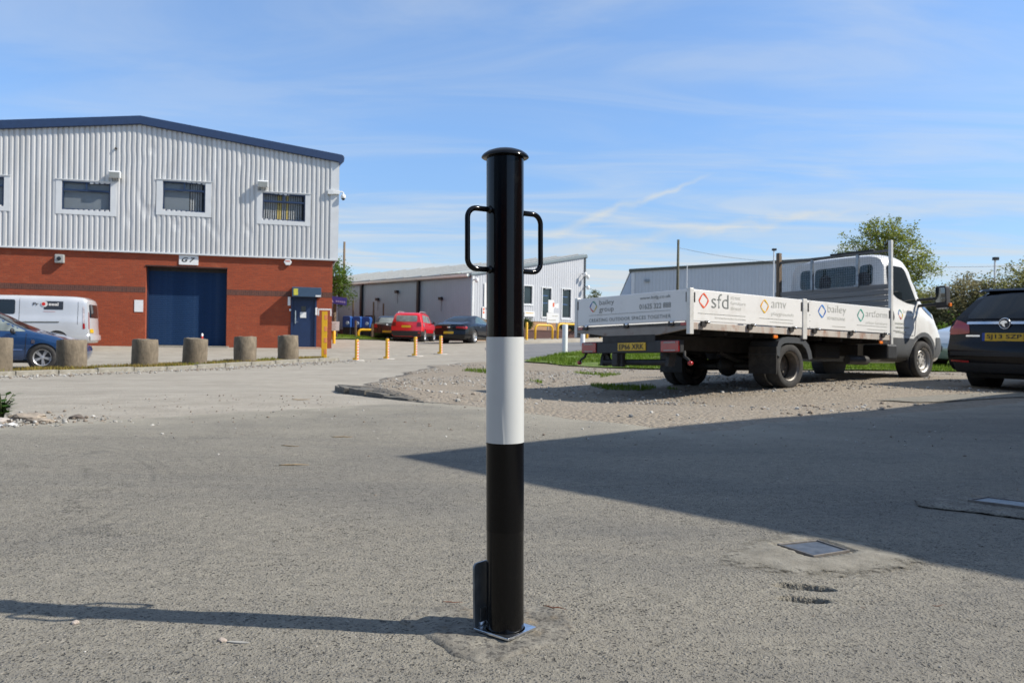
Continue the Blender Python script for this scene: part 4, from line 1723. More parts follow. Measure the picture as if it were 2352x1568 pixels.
def build_cars():
    seam = pm('panel_gap', (.008, .008, .009), .8)
    # ---- dark estate at the right edge, seen from behind
    navy = pm('paint_midnight', (.0035, .004, .006), .25, var=.04, coat=.12, spec=.25)
    sp = dict(w=.925, wr=.62, zb=.24, wheel=.335, axles=(1.0, 3.74), bulge=.16, rim=pm('alloy_grey', (.30, .30, .31), .35, .9),
              st=[(0, 1.43, .985, .92), (.35, 1.475, .985, .97), (1.0, 1.505, .975, 1), (1.9, 1.515, .95, 1), (2.6, 1.485, .94, 1), (3.05, 1.33, .93, 1), (3.75, 1.0, .90, .99), (4.4, .87, .80, .95), (4.75, .74, .68, .88), (4.9, .60, .55, .8)],
              rear=[(.2, .10), (.40, .02), (.58, 0), (.72, .05), (.95, .075), (1.02, .10), (1.36, .36), (1.46, .43), (1.6, .47)])
    gl = glass_dark
    hatch = [(-.60, 1.035), (.60, 1.035), (.54, 1.20), (.46, 1.385), (-.46, 1.385), (-.54, 1.20)]
    sp['decals'] = [
        ('rear_window', '-x', hatch, .008, gl),
        ('chrome_strip', '-x', [(-.56, .955), (.56, .955), (.56, .99), (-.56, .99)], .012, chrome),
        ('tail_light', '-x', [(.50, .82), (.86, .80), (.86, .955), (.82, 1.03), (.70, 1.01), (.52, .95)], .010, red_lamp),
        ('tail_light', '-x', mir([(.50, .82), (.86, .80), (.86, .955), (.82, 1.03), (.70, 1.01), (.52, .95)]), .010, red_lamp),
        ('tail_light', '+y', [(.06, .84), (.32, .90), (.30, .99), (.10, 1.02)], .010, red_lamp),
        ('bumper', '-x', [(-.86, .50), (.86, .50), (.86, .56), (-.86, .56)], .014, dark),
        ('lower_bumper', '-x', [(-.72, .27), (.72, .27), (.76, .40), (-.76, .40)], .010, dark),
        ('reflector', '-x', [(.48, .40), (.78, .41), (.78, .435), (.48, .43)], .014, red_lamp),
        ('reflector', '-x', mir([(.48, .40), (.78, .41), (.78, .435), (.48, .43)]), .014, red_lamp),
        ('side_window', '+y', [(.42, 1.06), (1.75, 1.02), (1.7, 1.40), (.75, 1.36)], .006, gl),
        ('side_window', '+y', [(1.85, 1.02), (3.2, .99), (2.55, 1.38), (1.8, 1.40)], .006, gl),
        ('side_window', '-y', [(.42, 1.06), (1.75, 1.02), (1.7, 1.40), (.75, 1.36)], .006, gl),
        ('side_window', '-y', [(1.85, 1.02), (3.2, .99), (2.55, 1.38), (1.8, 1.40)], .006, gl),
        ('badge_lettering', '-x', [(.34, .775), (.56, .775), (.56, .80), (.34, .80)], .008, chrome),
    ]
    yaw = R(35)
    loc = (7.03, 11.72, tz(7.2, 12.2) + .006)
    root, bv, body = car('parked_estate_car', 'dark navy estate car seen from behind at the right edge', 'car', sp, loc, yaw, navy)
    p = plate(bv, root, '-x', -.26, .26, .715, .83, 'SJ13 SZP', off=.010)
    m = MB()
    x = bv.ray_cast(Vector((-6, .29, .77)), Vector((1, 0, 0)))[0].x - .012
    m.box(x, x + .02, .262, .305, .715, .83)
    m.build('plate_band', pm('plate_blue', (.01, .05, .30), .4), p)
    em = MB()
    ex = bv.ray_cast(Vector((-6, 0, .965)), Vector((1, 0, 0)))[0].x - .035
    em.lathe([(.070, 0), (.082, -.008), (.074, -.016), (.064, -.008)], 28, 'x', (ex + .02, 0, .965), closed=True)
    ring = em.build('emblem', chrome, root, smooth=True)
    m = MB()
    m.lathe([(0, .004), (.066, .004), (.066, .02)], 24, 'x', (ex, 0, .965))
    m.build('emblem_disc', pm('emblem_dark', (.05, .05, .055), .3, .8), ring)
    m = MB()
    m.prism(chaikin([(.05, .02), (.02, .045), (-.03, .04), (-.05, .005), (-.02, .01), (.0, -.01), (-.02, -.05), (.01, -.045), (.03, -.01), (.055, -.005)], 2), lambda u, v, w: (w, u, .965 + v), ex - .008, ex + .004)
    m.build('emblem_beast', chrome, ring)
    m = MB()
    m.tube([(.52, -.20, 1.49), (.36, -.20, 1.545), (.20, -.20, 1.66)], [.012, .008, .004], 8)
    m.box(.47, .60, -.235, -.165, 1.47, 1.50)
    m.build('aerial', dark, root)
    m = MB()
    for s in (1, -1):
        m.tube([(.45, s * .60, 1.46), (.75, s * .60, 1.50), (1.8, s * .60, 1.525), (2.5, s * .58, 1.49)], .018, 8)
    m.build('roof_rail', chrome, root, smooth=True)
    m = MB()
    m.tube([(.02, .10, 1.03), (.05, .05, 1.10), (.10, -.25, 1.12)], [.018, .013, .008], 8)
    m.build('rear_wiper', dark, root)
    m = MB()
    m.prism([(-.02, 1.455), (.05, 1.492), (.52, 1.50), (.52, 1.45), (.30, 1.435)], lambda u, v, w: (u + .36, w, v), -.54, .54)
    m.build('roof_spoiler', navy, root, bevel=.01)

    # ---- blue family car behind the concrete posts (front half in view)
    blue = paint('mid_blue', (.014, .052, .145), .22, .25)
    sp = dict(w=.88, wr=.62, zb=.22, wheel=.315, axles=(.78, 3.38), bulge=.12, rim=pm('wheel_cover', (.45, .46, .48), .35, .6),
              st=[(0, 1.38, .95, .92), (.3, 1.44, .95, .97), (1.0, 1.50, .95, 1), (1.6, 1.505, .94, 1), (2.1, 1.42, .93, 1), (2.65, 1.15, .92, 1), (3.15, .955, .90, 1), (3.75, .84, .79, .95), (4.08, .72, .66, .88), (4.2, .60, .54, .8)],
              rear=[(.2, .1), (.5, 0), (.9, .05), (1.4, .4)])
    light_glass = pm('pale_glass', (.20, .23, .22), .06, var=.5, vs=2.2, spec=.7)
    sp['decals'] = [
        ('side_window', '-y', [(1.05, .975), (2.05, .965), (2.05, 1.38), (1.25, 1.41)], .006, light_glass),
        ('side_window', '-y', [(2.12, .965), (3.02, .945), (2.62, 1.14), (2.20, 1.345), (2.12, 1.36)], .006, light_glass),
        ('side_window', '+y', [(1.05, .975), (2.05, .965), (2.05, 1.38), (1.25, 1.41)], .006, gl),
        ('windscreen', '+z', [(2.28, .55), (2.95, .66), (3.02, 0), (2.95, -.66), (2.28, -.55), (2.2, 0)], .008, gl),
        ('trim', '-y', [(1.0, .50), (2.95, .49), (2.95, .515), (1.0, .525)], .012, pm('blue_trim', (.10, .17, .36), .3)),
        ('trim', '-y', [(1.05, .262), (2.95, .26), (2.95, .275), (1.05, .277)], .010, pm('sill_trim', (.16, .2, .3), .3)),
        ('seam', '-y', [(2.10, .27), (2.112, .27), (2.112, .93), (2.10, .93)], .004, seam),
        ('seam', '-y', [(2.99, .27), (3.002, .27), (3.03, .90), (3.018, .90)], .004, seam),
        ('headlight', '+x', [(-.78, .60), (-.45, .62), (-.48, .72), (-.72, .74)], .010, clear_lamp),
        ('headlight', '-y', [(3.78, .60), (4.02, .60), (3.92, .71), (3.74, .74)], .010, clear_lamp),
        ('side_badge', '-y', [(3.14, .66), (3.22, .66), (3.22, .75), (3.14, .75)], .010, chrome),
        ('door_handle', '-y', [(2.18, .80), (2.36, .80), (2.36, .83), (2.18, .83)], .02, blue),
    ]
    root, bv, body = car('parked_blue_car', 'blue family car behind the thick concrete posts at left', 'car', sp, (-15.08, 20.30, tz(-12, 20.4) + .004), R(16), blue)
    mirror_pair(root, 2.72, .90, .96, dark, (-1, 1))

    # ---- silver van by the brick wall, tail to the right
    silver = paint('silver', (.56, .575, .59), .32, .2)
    sp = dict(w=.985, wr=.84, zb=.30, wheel=.345, axles=(1.02, 3.95), bulge=.06, rim=pm('van_alloy', (.55, .56, .58), .35, .7),
              st=[(0, 1.86, 1.22, .955), (.12, 1.93, 1.22, .97), (.6, 1.965, 1.22, 1), (2.2, 1.97, 1.20, 1), (3.2, 1.955, 1.18, 1), (3.7, 1.80, 1.16, 1), (4.25, 1.36, 1.13, .98), (4.6, 1.16, 1.05, .95), (4.9, .95, .85, .9), (4.97, .7, .6, .86)],
              rear=[(.3, .05), (.42, 0), (.55, .02), (.9, .05), (1.3, .06), (1.75, .10), (1.95, .14)])
    sp['decals'] = [
        ('side_window', '+y', [(2.35, 1.28), (3.68, 1.26), (3.66, 1.78), (2.35, 1.79)], .006, gl),
        ('side_window', '+y', [(3.95, 1.24), (4.55, 1.22), (4.2, 1.50), (3.95, 1.72)], .006, gl),
        ('tail_light', '+y', [(.13, 1.0), (.20, 1.0), (.22, 1.58), (.17, 1.60)], .010, pm('van_lamp', (.50, .44, .44), .2, var=.4, vs=9, coat=.5)),
        ('tail_light', '+y', [(.12, .80), (.19, .80), (.20, .99), (.13, .99)], .010, red_lamp),
        ('tail_light', '-x', [(.76, .80), (.84, .80), (.80, 1.40), (.76, 1.40)], .010, red_lamp),
        ('tail_light', '-x', mir([(.76, .80), (.84, .80), (.80, 1.40), (.76, 1.40)]), .010, red_lamp),
        ('door_rail', '+y', [(.95, 1.01), (2.20, .985), (2.20, 1.02), (.95, 1.045)], .012, pm('rail_dark', (.07, .075, .06), .6)),
        ('panel', '+y', [(.84, 1.465), (1.45, 1.465), (1.45, 1.76), (.84, 1.76)], .008, pm('van_sign_dark', (.028, .033, .042), .4)),
        ('seam', '+y', [(2.21, .45), (2.222, .45), (2.222, 1.85), (2.21, 1.85)], .004, seam),
        ('seam', '+y', [(3.78, .45), (3.792, .45), (3.792, 1.75), (3.78, 1.75)], .004, seam),
        ('seam', '+y', [(.36, .95), (.372, .95), (.372, 1.75), (.36, 1.75)], .004, seam),
        ('lower_bumper', '-x', [(-.88, .40), (.88, .40), (.88, .58), (-.88, .58)], .05, silver),
        ('lower_bumper', '+y', [(.02, .42), (.62, .42), (.62, .60), (.02, .60)], .02, silver),
        ('rear_window', '-x', [(-.7, 1.2), (.7, 1.2), (.66, 1.68), (-.66, 1.68)], .008, gl),
        ('side_sticker', '+y', [(1.08, 1.385), (1.46, 1.385), (1.46, 1.402), (1.08, 1.402)], .009, pm('sticker_pink', (.55, .32, .30), .5)),
        ('number_plate', '-x', [(.35, .66), (.75, .66), (.75, .80), (.35, .80)], .02, plate_y),
    ]
    root, bv, body = car('parked_van', 'silver panel van with dark sign panel beside the red brick wall', 'van', sp, (-15.33, 30.34, tz(-15, 30) - .01), R(195.6), silver)

    def vside(u, v):
        h = bv.ray_cast(Vector((u, 5, v)), Vector((0, -1, 0)))
        return h[0] + Vector((0, .014, 0))
    # seen from the near side, left of the picture is towards the nose (+x)
    def vtext(s, x_left, x_right, z0, z1, mat):
        lettering(s, (0, x_left - x_right, z0, z1), lambda a, b: tuple(vside(x_left - a, b)), mat, root, thin=.03)
    vtext('Pr', 1.80, 1.62, 1.60, 1.705, pm('van_ink', (.06, .065, .075), .5))
    vtext('seal', 1.30, .99, 1.60, 1.715, refl_white)
    m = MB()
    yv = vside(1.46, 1.65)[1]
    m.lathe([(0, 0), (.105, 0), (.105, -.02)], 24, 'y', (1.44, yv + .006, 1.655))
    m.build('sign_disc', refl_white, root)
    m = MB()
    m.lathe([(0, 0), (.058, 0), (.058, -.02)], 20, 'y', (1.46, yv + .012, 1.655))
    m.build('sign_dot', pm('sign_red', (.6, .02, .02), .4), root)

    # ---- red compact SUV
    red = paint('signal_red', (.64, .008, .016), .25)
    sp = dict(w=.90, wr=.70, zb=.30, wheel=.345, axles=(.82, 3.39), bulge=.07, rim=pm('alloy_bright', (.72, .72, .72), .25, .8),
              st=[(0, 1.58, 1.06, .95), (.15, 1.63, 1.06, .98), (.5, 1.66, 1.06, 1), (1.5, 1.675, 1.04, 1), (2.3, 1.63, 1.03, 1), (2.7, 1.45, 1.02, 1), (3.05, 1.16, 1.0, 1), (3.9, 1.05, .95, .97), (4.15, .92, .84, .93), (4.23, .7, .6, .9)],
              rear=[(.3, .06), (.5, 0), (.72, .02), (1.05, .06), (1.45, .14), (1.6, .20)])
    sp['decals'] = [
        ('rear_window', '-x', [(-.60, 1.13), (.60, 1.13), (.58, 1.47), (-.58, 1.47)], .008, light_glass),
        ('lower_bumper', '-x', [(-.84, .33), (.84, .33), (.84, .62), (-.84, .62)], .015, dark),
        ('lower_bumper', '-y', [(.0, .32), (.42, .32), (.42, .60), (.0, .62)], .012, dark),
        ('trim', '-y', [(1.22, .31), (3.0, .31), (3.0, .50), (1.22, .50)], .012, dark),
        ('tail_light', '-x', [(-.83, .87), (-.60, .87), (-.60, 1.09), (-.83, 1.09)], .012, pm('lamp_maroon', (.14, .012, .012), .2, coat=.5)),
        ('tail_light', '-x', [(.83, .87), (.60, .87), (.60, 1.09), (.83, 1.09)], .012, pm('lamp_maroon', (.14, .012, .012), .2, coat=.5)),
        ('number_plate', '-x', [(-.26, .80), (.26, .80), (.26, .92), (-.26, .92)], .016, plate_y),
        ('side_window', '-y', [(.50, 1.12), (1.28, 1.09), (1.28, 1.50), (.55, 1.50)], .006, light_glass),
        ('side_window', '-y', [(1.36, 1.09), (2.55, 1.07), (2.2, 1.45), (1.36, 1.50)], .006, light_glass),
        ('fuel_flap', '-y', [(.36, .86), (.54, .86), (.54, 1.05), (.36, 1.05)], .014, clear_lamp),
        ('reflector', '-x', [(-.80, .47), (-.66, .47), (-.66, .56), (-.80, .56)], .022, red_lamp),
    ]
    root, bv, body = car('parked_red_suv', 'bright red boxy car parked between two black cars', 'car', sp, (-5.88, 45.9, tz(-5.7, 46) - .005), R(84), red)
    mirror_pair(root, 2.75, .92, 1.10, dark, (-1,))
    m = MB()
    for s in (1, -1):
        m.tube([(.5, s * .62, 1.62), (.7, s * .62, 1.70), (2.0, s * .62, 1.70), (2.2, s * .62, 1.62)], .02, 8)
    m.build('roof_rail', pm('rail_pinkgrey', (.35, .30, .32), .4), root, smooth=True)

    # ---- black coupe
    blk = pm('paint_coupe_black', (.004, .0045, .007), .2, var=.04, coat=.3, spec=.3)
    sp = dict(w=.905, wr=.56, zb=.20, wheel=.335, axles=(1.02, 3.86), bulge=.16, rim=pm('alloy_bright', (.72, .72, .72), .25, .8), spokes=7,
              st=[(0, .93, .84, .90), (.30, 1.0, .90, .96), (.62, 1.05, .93, .99), (1.1, 1.22, .94, 1), (1.6, 1.36, .94, 1), (2.1, 1.405, .93, 1), (2.6, 1.35, .93, 1), (3.4, .99, .90, 1), (4.2, .86, .80, .95), (4.55, .73, .66, .88), (4.69, .55, .5, .8)],
              rear=[(.2, .06), (.42, 0), (.62, .04), (.85, .03), (1.0, .05)])
    sp['decals'] = [
        ('tail_light', '-x', [(-.84, .70), (-.36, .74), (-.38, .82), (-.84, .82)], .012, red_lamp),
        ('tail_light', '-x', [(.84, .70), (.36, .74), (.38, .82), (.84, .82)], .012, red_lamp),
        ('number_plate', '-x', [(-.26, .46), (.26, .46), (.26, .57), (-.26, .57)], .016, plate_y),
        ('rear_window', '+z', [(.72, .48), (1.48, .46), (1.52, 0), (1.48, -.46), (.72, -.48), (.68, 0)], .008, gl),
        ('side_window', '-y', [(1.25, 1.0), (2.25, .975), (3.05, .965), (2.55, 1.26), (2.1, 1.33), (1.7, 1.25)], .006, pm('tinted_glass', (.05, .085, .09), .06, var=.3, vs=3, spec=.7)),
        ('window_trim', '-y', [(1.18, .975), (3.1, .945), (3.1, .96), (1.18, .99)], .010, chrome),
        ('door_handle', '-y', [(1.60, .80), (1.80, .80), (1.80, .835), (1.60, .835)], .02, chrome),
        ('boot_badge', '-x', [(-.09, .745), (.09, .745), (.09, .80), (-.09, .80)], .012, chrome),
        ('seam', '-y', [(1.42, .32), (1.435, .32), (1.42, .96), (1.405, .96)], .004, seam),
    ]
    root, bv, body = car('parked_coupe', 'black two-door coupe half hidden by the black bollard', 'car', sp, (-3.02, 39.95, tz(-2.8, 40) - .005), R(70), blk)
    mirror_pair(root, 2.95, .93, .98, blk, (-1,))

    # ---- small black hatchback
    blk2 = paint('hatch_black', (.008, .008, .009), .22)
    sp = dict(w=.86, wr=.60, zb=.22, wheel=.31, axles=(.72, 3.25), bulge=.10, rim=pm('wheel_cover', (.45, .46, .48), .35, .6),
              st=[(0, 1.38, .98, .93), (.25, 1.43, .98, .98), (.9, 1.47, .97, 1), (1.6, 1.47, .95, 1), (2.2, 1.36, .94, 1), (2.9, .98, .91, 1), (3.5, .86, .80, .95), (3.85, .72, .66, .88), (3.97, .6, .54, .8)],
              rear=[(.2, .08), (.42, 0), (.62, .02), (.95, .06), (1.35, .36), (1.45, .42)])
    sp['decals'] = [
        ('rear_window', '-x', [(-.56, 1.02), (.56, 1.02), (.48, 1.33), (-.48, 1.33)], .008, light_glass),
        ('tail_light', '-x', [(.56, .74), (.80, .74), (.78, .95), (.62, .97)], .012, red_lamp),
        ('tail_light', '-x', mir([(.56, .74), (.80, .74), (.78, .95), (.62, .97)]), .012, red_lamp),
        ('number_plate', '-x', [(-.26, .47), (.26, .47), (.26, .58), (-.26, .58)], .016, plate_y),
        ('tailgate_badge', '-x', [(-.06, .885), (.06, .885), (.06, .955), (-.06, .955)], .014, chrome),
        ('side_window', '+y', [(.5, 1.02), (1.3, 1.0), (1.3, 1.36), (.75, 1.34)], .006, gl),
        ('side_window', '-y', [(.5, 1.02), (1.3, 1.0), (1.3, 1.36), (.75, 1.34)], .006, gl),
    ]
    car('parked_hatchback', 'small black hatchback left of the red car by the yellow rail', 'car', sp, (-7.30, 48.3, tz(-7.3, 48) - .005), R(86), blk2)
    # ---- pale silver car beyond the lorry's nose
    sp2 = dict(sp)
    sp2['decals'] = [
        ('headlight', '+x', [(-.76, .60), (-.42, .62), (-.46, .74), (-.72, .76)], .012, clear_lamp),
        ('headlight', '+x', mir([(-.76, .60), (-.42, .62), (-.46, .74), (-.72, .76)]), .012, clear_lamp),
        ('side_window', '+y', [(1.35, 1.0), (2.6, .97), (2.2, 1.30), (1.35, 1.38)], .006, gl),
        ('side_window', '-y', [(1.35, 1.0), (2.6, .97), (2.2, 1.30), (1.35, 1.38)], .006, gl),
        ('windscreen', '+z', [(2.22, .5), (2.78, .62), (2.84, 0), (2.78, -.62), (2.22, -.5), (2.15, 0)], .008, gl),
        ('grille', '+x', [(-.35, .40), (.35, .40), (.35, .52), (-.35, .52)], .012, dark),
    ]
    root, bv, body = car('parked_silver_car', 'pale silver car glimpsed between the lorry cab and the dark estate', 'car', sp2, (13.9, 21.0, tz(12, 20.5) + .02), R(197), paint('pale_silver', (.46, .48, .47), .3, .3))


build_cars()


# ------------------------------------------------------------------ white dropside lorry
def logo(cx, cz, rx, rz, place, cols, parent):
    """open diamond of four brush strokes"""
    m = MB()
    out = [(0, 1), (1, 0), (0, -1), (-1, 0)]
    mats = []
    for k in range(4):
        a, b = Vector(out[k]), Vector(out[(k + 1) % 4])
        nrm = -(a + b).normalized()
        pts_o, pts_i = [], []
        for j in range(9):
            t = j / 8
            p = a.lerp(b, t) * (1 - .0)
            bow = .10 * math.sin(math.pi * t)
            p = p * (1 - .10 * (abs(2 * t - 1) ** 4))
            pts_o.append(p - nrm * bow * .35)
            th = .36 * (1 - t) ** 1.2 + .05
            pts_i.append(p + nrm * th * .62)
        vs = [place(cx + p.x * rx, cz + p.y * rz) for p in pts_o] + [place(cx + p.x * rx, cz + p.y * rz) for p in pts_i]
        m.add(vs, [(j, j + 1, 9 + j + 1, 9 + j) for j in range(8)], k)
    m.build('logo', [pm('logo_%02x%02x%02x' % tuple(int(v * 255) for v in c), c, .45, var=.05) for c in cols], parent)


def build_lorry():
    fx = Vector((.81747729, .57561359, -.019997))
    ly = Vector((-.57595712, .81685443, -.03197244))
    uz = fx.cross(ly)
    M = Matrix((fx, ly, uz)).transposed().to_4x4()
    M.translation = (2.283, 10.6, 0)
    root = thing('dropside_lorry', 'white flatbed lorry with printed drop sides parked on gravel', 'lorry', M=M)
    wp = pm('lorry_white', (.70, .70, .68), .32, var=.03, vs=2, dirt=(.42, .38, .32), ds=2.6, dthr=(.54, .95), coat=.15)
    rail_m = pm('rusty_rail', (.42, .385, .34), .6, var=.15, vs=4, dirt=(.26, .10, .045), ds=5, dthr=(.50, .66), aniso=(1, 1, .5))
    beam_m = pm('beige_beam', (.27, .245, .215), .7, var=.12, vs=4, dirt=(.16, .08, .05), ds=4, dthr=(.56, .72))
    alu = pm('post_white', (.60, .60, .57), .45, .2, var=.12, vs=7)
    greyp = pm('grey_plastic', (.085, .09, .095), .6, var=.12, vs=6)
    steel_g = pm('frame_grey', (.13, .125, .115), .6, .3, var=.25)
    W, LB = 2.30, 4.72

    def board(x0, x1, y0, y1, nm='side_board'):
        m = MB()
        m.box(x0, x1, y0, y1, .862, 1.272)
        return m.build(nm, wp, root, bevel=.008)
    b1 = board(.06, 2.365, .0, .03)
    b2 = board(2.465, 4.66, .0, .03)
    board(.06, 2.365, W - .03, W, 'side_board')
    board(2.465, 4.66, W - .03, W, 'side_board')
    tb = board(.0, .03, .035, W - .035, 'tail_board')
    m = MB()
    m.box(.0, LB, .02, W - .02, .80, .845)
    m.build('bed_floor', steel_dark, root)
    for y0, y1 in ((.004, .05), (W - .05, W - .004)):
        m = MB()
        m.box(.0, LB, y0, y1, .755, .845)
        m.build('bed_rail', rail_m, root, bevel=.004)
    for (x, y0, y1, z0, z1) in ((.0, -.012, .05, .69, 1.285), (2.37, -.012, .05, .70, 1.285), (.0, W - .05, W + .012, .69, 1.285), (2.37, W - .05, W + .012, .70, 1.285)):
        m = MB()
        m.box(x - .01, x + (.065 if x < 1 else .085), y0, y1, z0, z1)
        m.build('post', alu, root, bevel=.006)
    # tail beam with its swept lower edge
    m = MB()
    prof = [(.02, .845), (W - .02, .845), (W - .02, .76), (1.95, .735), (1.55, .69), (.60, .69), (.30, .725), (.02, .765)]
    m.prism(prof, lambda u, v, w: (w, u, v), .0, .05)
    m.build('tail_beam', beam_m, root, bevel=.006)
    for y in (2.18, .10):
        m = MB()
        m.box(-.008, .0, y - .05, y + .05, .805, .845)
        m.build('reflector', red_lamp, root)
    # hinges and latches
    def hinge_side(x, par):
        h = MB()
        h.box(x - .05, x + .03, -.03, .004, .80, .862)
        h.lathe([(0, -.03), (.018, -.028), (.022, -.0), (.018, .05), (0, .052)], 10, 'x', (x + .04, -.022, .855))
        return h.build('hinge', steel_dark, par)
    for x in (.25, 1.18, 2.09):
        o = hinge_side(x, b1)
    for x in (2.64, 3.56, 4.44):
        o = hinge_side(x, b2)
    for x in (.25, 1.18, 2.09, 2.64, 3.56, 4.44):
        m = MB()
        m.lathe([(0, -.02), (.017, -.02), (.02, -.012), (.02, .012), (.017, .02), (0, .02)], 12, 'x', (x + .075, -.024, .852))
        m.build('hinge_knob', chrome, root, smooth=True)
    for y in (2.03, 1.16, .30):
        m = MB()
        m.box(-.03, .0, y - .03, y + .05, .80, .862)
        m.build('hinge', steel_dark, tb)
        m = MB()
        m.lathe([(0, -.022), (.017, -.022), (.02, -.012), (.02, .012), (.017, .022), (0, .022)], 12, 'y', (-.024, y - .01, .848))
        m.build('hinge_knob', chrome, tb, smooth=True)
    for x, par in ((.085, b1), (2.335, b1), (2.495, b2), (4.635, b2)):
        m = MB()
        m.box(x - .013, x + .013, -.006, .002, 1.105, 1.235)
        m.build('latch', ink, par, bevel=.003)
    for y in (2.245, .055):
        m = MB()
        m.box(-.006, .002, y - .013, y + .013, 1.105, 1.235)
        m.build('latch', ink, tb, bevel=.003)
    for (x, par) in ((.035, b1), (2.33, b1), (2.50, b2), (4.645, b2)):
        m = MB()
        for z in (.88, .97, 1.06, 1.255):
            m.lathe([(0, -.006), (.006, -.004), (.008, .001)], 8, 'y', (x + .035, 0, z))
        m.build('rivets', galv_dull, par)
    # printing on the boards
    side = lambda u, v: (u, -.004, v)
    tail = lambda u, v: (-.004, W - u, v)
    org = [(.75, .09, .015), (.70, .06, .012), (.75, .09, .015), (.70, .06, .012)]
    yel = [(.72, .46, .02), (.75, .34, .015), (.72, .46, .02), (.75, .34, .015)]
    blu = [(.03, .22, .62), (.02, .10, .42), (.03, .22, .62), (.02, .10, .42)]
    grn = [(.04, .36, .26), (.03, .26, .20), (.05, .40, .34), (.03, .26, .20)]
    mix4 = [(.03, .25, .17), (.62, .45, .02), (.60, .05, .02), (.03, .14, .42)]
    logo(.26, 1.135, .105, .112, side, org, b1)
    lettering('sfd', (.41, .745, 1.05, 1.24), side, grey_ink, b1, thin=-.012)
    for s, x1, z0, z1 in (('street', .99, 1.185, 1.225), ('furniture', 1.10, 1.115, 1.16), ('direct', 1.0, 1.045, 1.09)):
        lettering(s, (.79, x1, z0, z1), side, pale_ink, b1, thin=-.014)
    logo(1.50, 1.13, .10, .108, side, yel, b1)
    lettering('amv', (1.65, 1.98, 1.12, 1.205), side, pale_ink, b1, thin=-.014)
    lettering('playgrounds', (1.65, 2.15, 1.0, 1.062), side, pale_ink, b1, thin=-.014)
    logo(2.83, 1.13, .105, .11, side, blu, b2)
    lettering('bailey', (2.97, 3.44, 1.09, 1.235), side, pale_ink, b2, thin=-.014)
    lettering('streetscene', (2.96, 3.41, 1.015, 1.06), side, pale_ink, b2, thin=-.012)
    logo(3.83, 1.12, .10, .11, side, grn, b2)
    lettering('artform', (3.97, 4.57, 1.11, 1.21), side, pale_ink, b2, thin=-.014)
    lettering('urban furniture', (3.97, 4.57, .995, 1.04), side, pale_ink, b2, thin=-.012)
    for a, b, z, par in ((.15, 1.10, .968, b1), (1.39, 2.14, .962, b1), (3.73, 4.57, .966, b2)):
        m = MB()
        m.box(a, b, -.004, -.002, z - .002, z + .002)
        m.build('printed_line', pale_ink, par)
    for a, b, z, par in ((.48, 1.10, .922, b1), (1.62, 2.14, .92, b1), (3.09, 3.43, .92, b2), (4.02, 4.57, .912, b2)):
        m = MB()
        x = a
        while x < b - .01:
            wd = rnd.uniform(.02, .07)
            m.box(x, min(x + wd, b), -.004, -.002, z - .006, z + .006)
            x += wd + .012
        m.build('printed_strapline', pm('faint_ink', (.56, .56, .52), .5), par)
    logo(W - 1.89, 1.14, .09, .092, tail, mix4, tb)
    lettering('bailey', (W - 1.755, W - 1.44, 1.135, 1.225), tail, grey_ink, tb, thin=-.008)
    lettering('group', (W - 1.755, W - 1.445, 1.035, 1.105), tail, grey_ink, tb, thin=-.008)
    lettering('www.bsfg.co.uk', (W - .915, W - .335, 1.17, 1.225), tail, grey_ink, tb)
    lettering('01625 322 888', (W - .92, W - .33, 1.05, 1.12), tail, grey_ink, tb)
    lettering('CREATING OUTDOOR SPACES TOGETHER', (W - 1.98, W - .33, .912, .962), tail, grey_ink, tb, space=1.12)
    m = MB()
    m.box(-.004, -.002, .335, 1.975, 1.010, 1.014)
    m.build('printed_line', grey_ink, tb)
    # headboard: planks, uprights, top bar, wire mesh
    plank = pm('grey_planks', (.25, .235, .215), .85, var=.35, vs=5, bump=.003, bs=30, aniso=(1, .12, 5))
    for k in range(9):
        z = .868 + k * .0905
        m = MB()
        m.box(4.685, 4.712, .045, W - .06, z, z + .083)
        m.build('plank', plank, root, bevel=.003)
    hb = MB()
    hb.box(4.665, 4.725, -.015, .038, .69, 2.375)
    hb.build('headboard_post', alu, root, bevel=.006)
    hb = MB()
    hb.box(4.655, 4.735, W - .17, W - .10, .69, 2.395)
    hb.build('headboard_post', timber, root, bevel=.006)
    m = MB()
    m.box(4.68, 4.725, .042, W - .10, 2.195, 2.235)
    m.build('top_bar', steel_g, root, bevel=.004)
    m = MB()
    m.box(4.67, 4.73, .30, 1.1, 2.236, 2.262)
    m.build('ladder_rest', dark, root)
    for y in (1.46, .585):
        m = MB()
        m.box(4.66, 4.70, y - .022, y + .022, 1.66, 2.20)
        m.build('upright', galv_dull, root, bevel=.003)
    m = MB()
    y = .06
    while y < W - .12:
        m.box(4.7165, 4.7185, y - .0011, y + .0011, 1.68, 2.195)
        y += .042
    z = 1.70
    while z < 2.19:
        m.box(4.7140, 4.7160, .045, W - .10, z - .0011, z + .0011)
        z += .042
    m.build('wire_mesh', galv_dull, root)

    # chassis and running gear
    for y in (.72, 1.58):
        m = MB()
        m.box(.10, 6.3, y - .04, y + .04, .50, .70)
        m.build('chassis_rail', steel_dark, root)
    for k in range(9):
        x = .25 + k * .53
        m = MB()
        m.box(x - .03, x + .03, .07, W - .07, .70, .80)
        m.build('cross_bearer', steel_dark, root)
    m = MB()
    m.box(.0, .10, .62, 1.68, .60, .70)
    m.build('rear_cross_member', steel_dark, root)
    lb = MB()
    lb.box(.0, .07, .16, 2.14, .452, .618)
    bar = lb.build('light_bar', dark, root, bevel=.01)
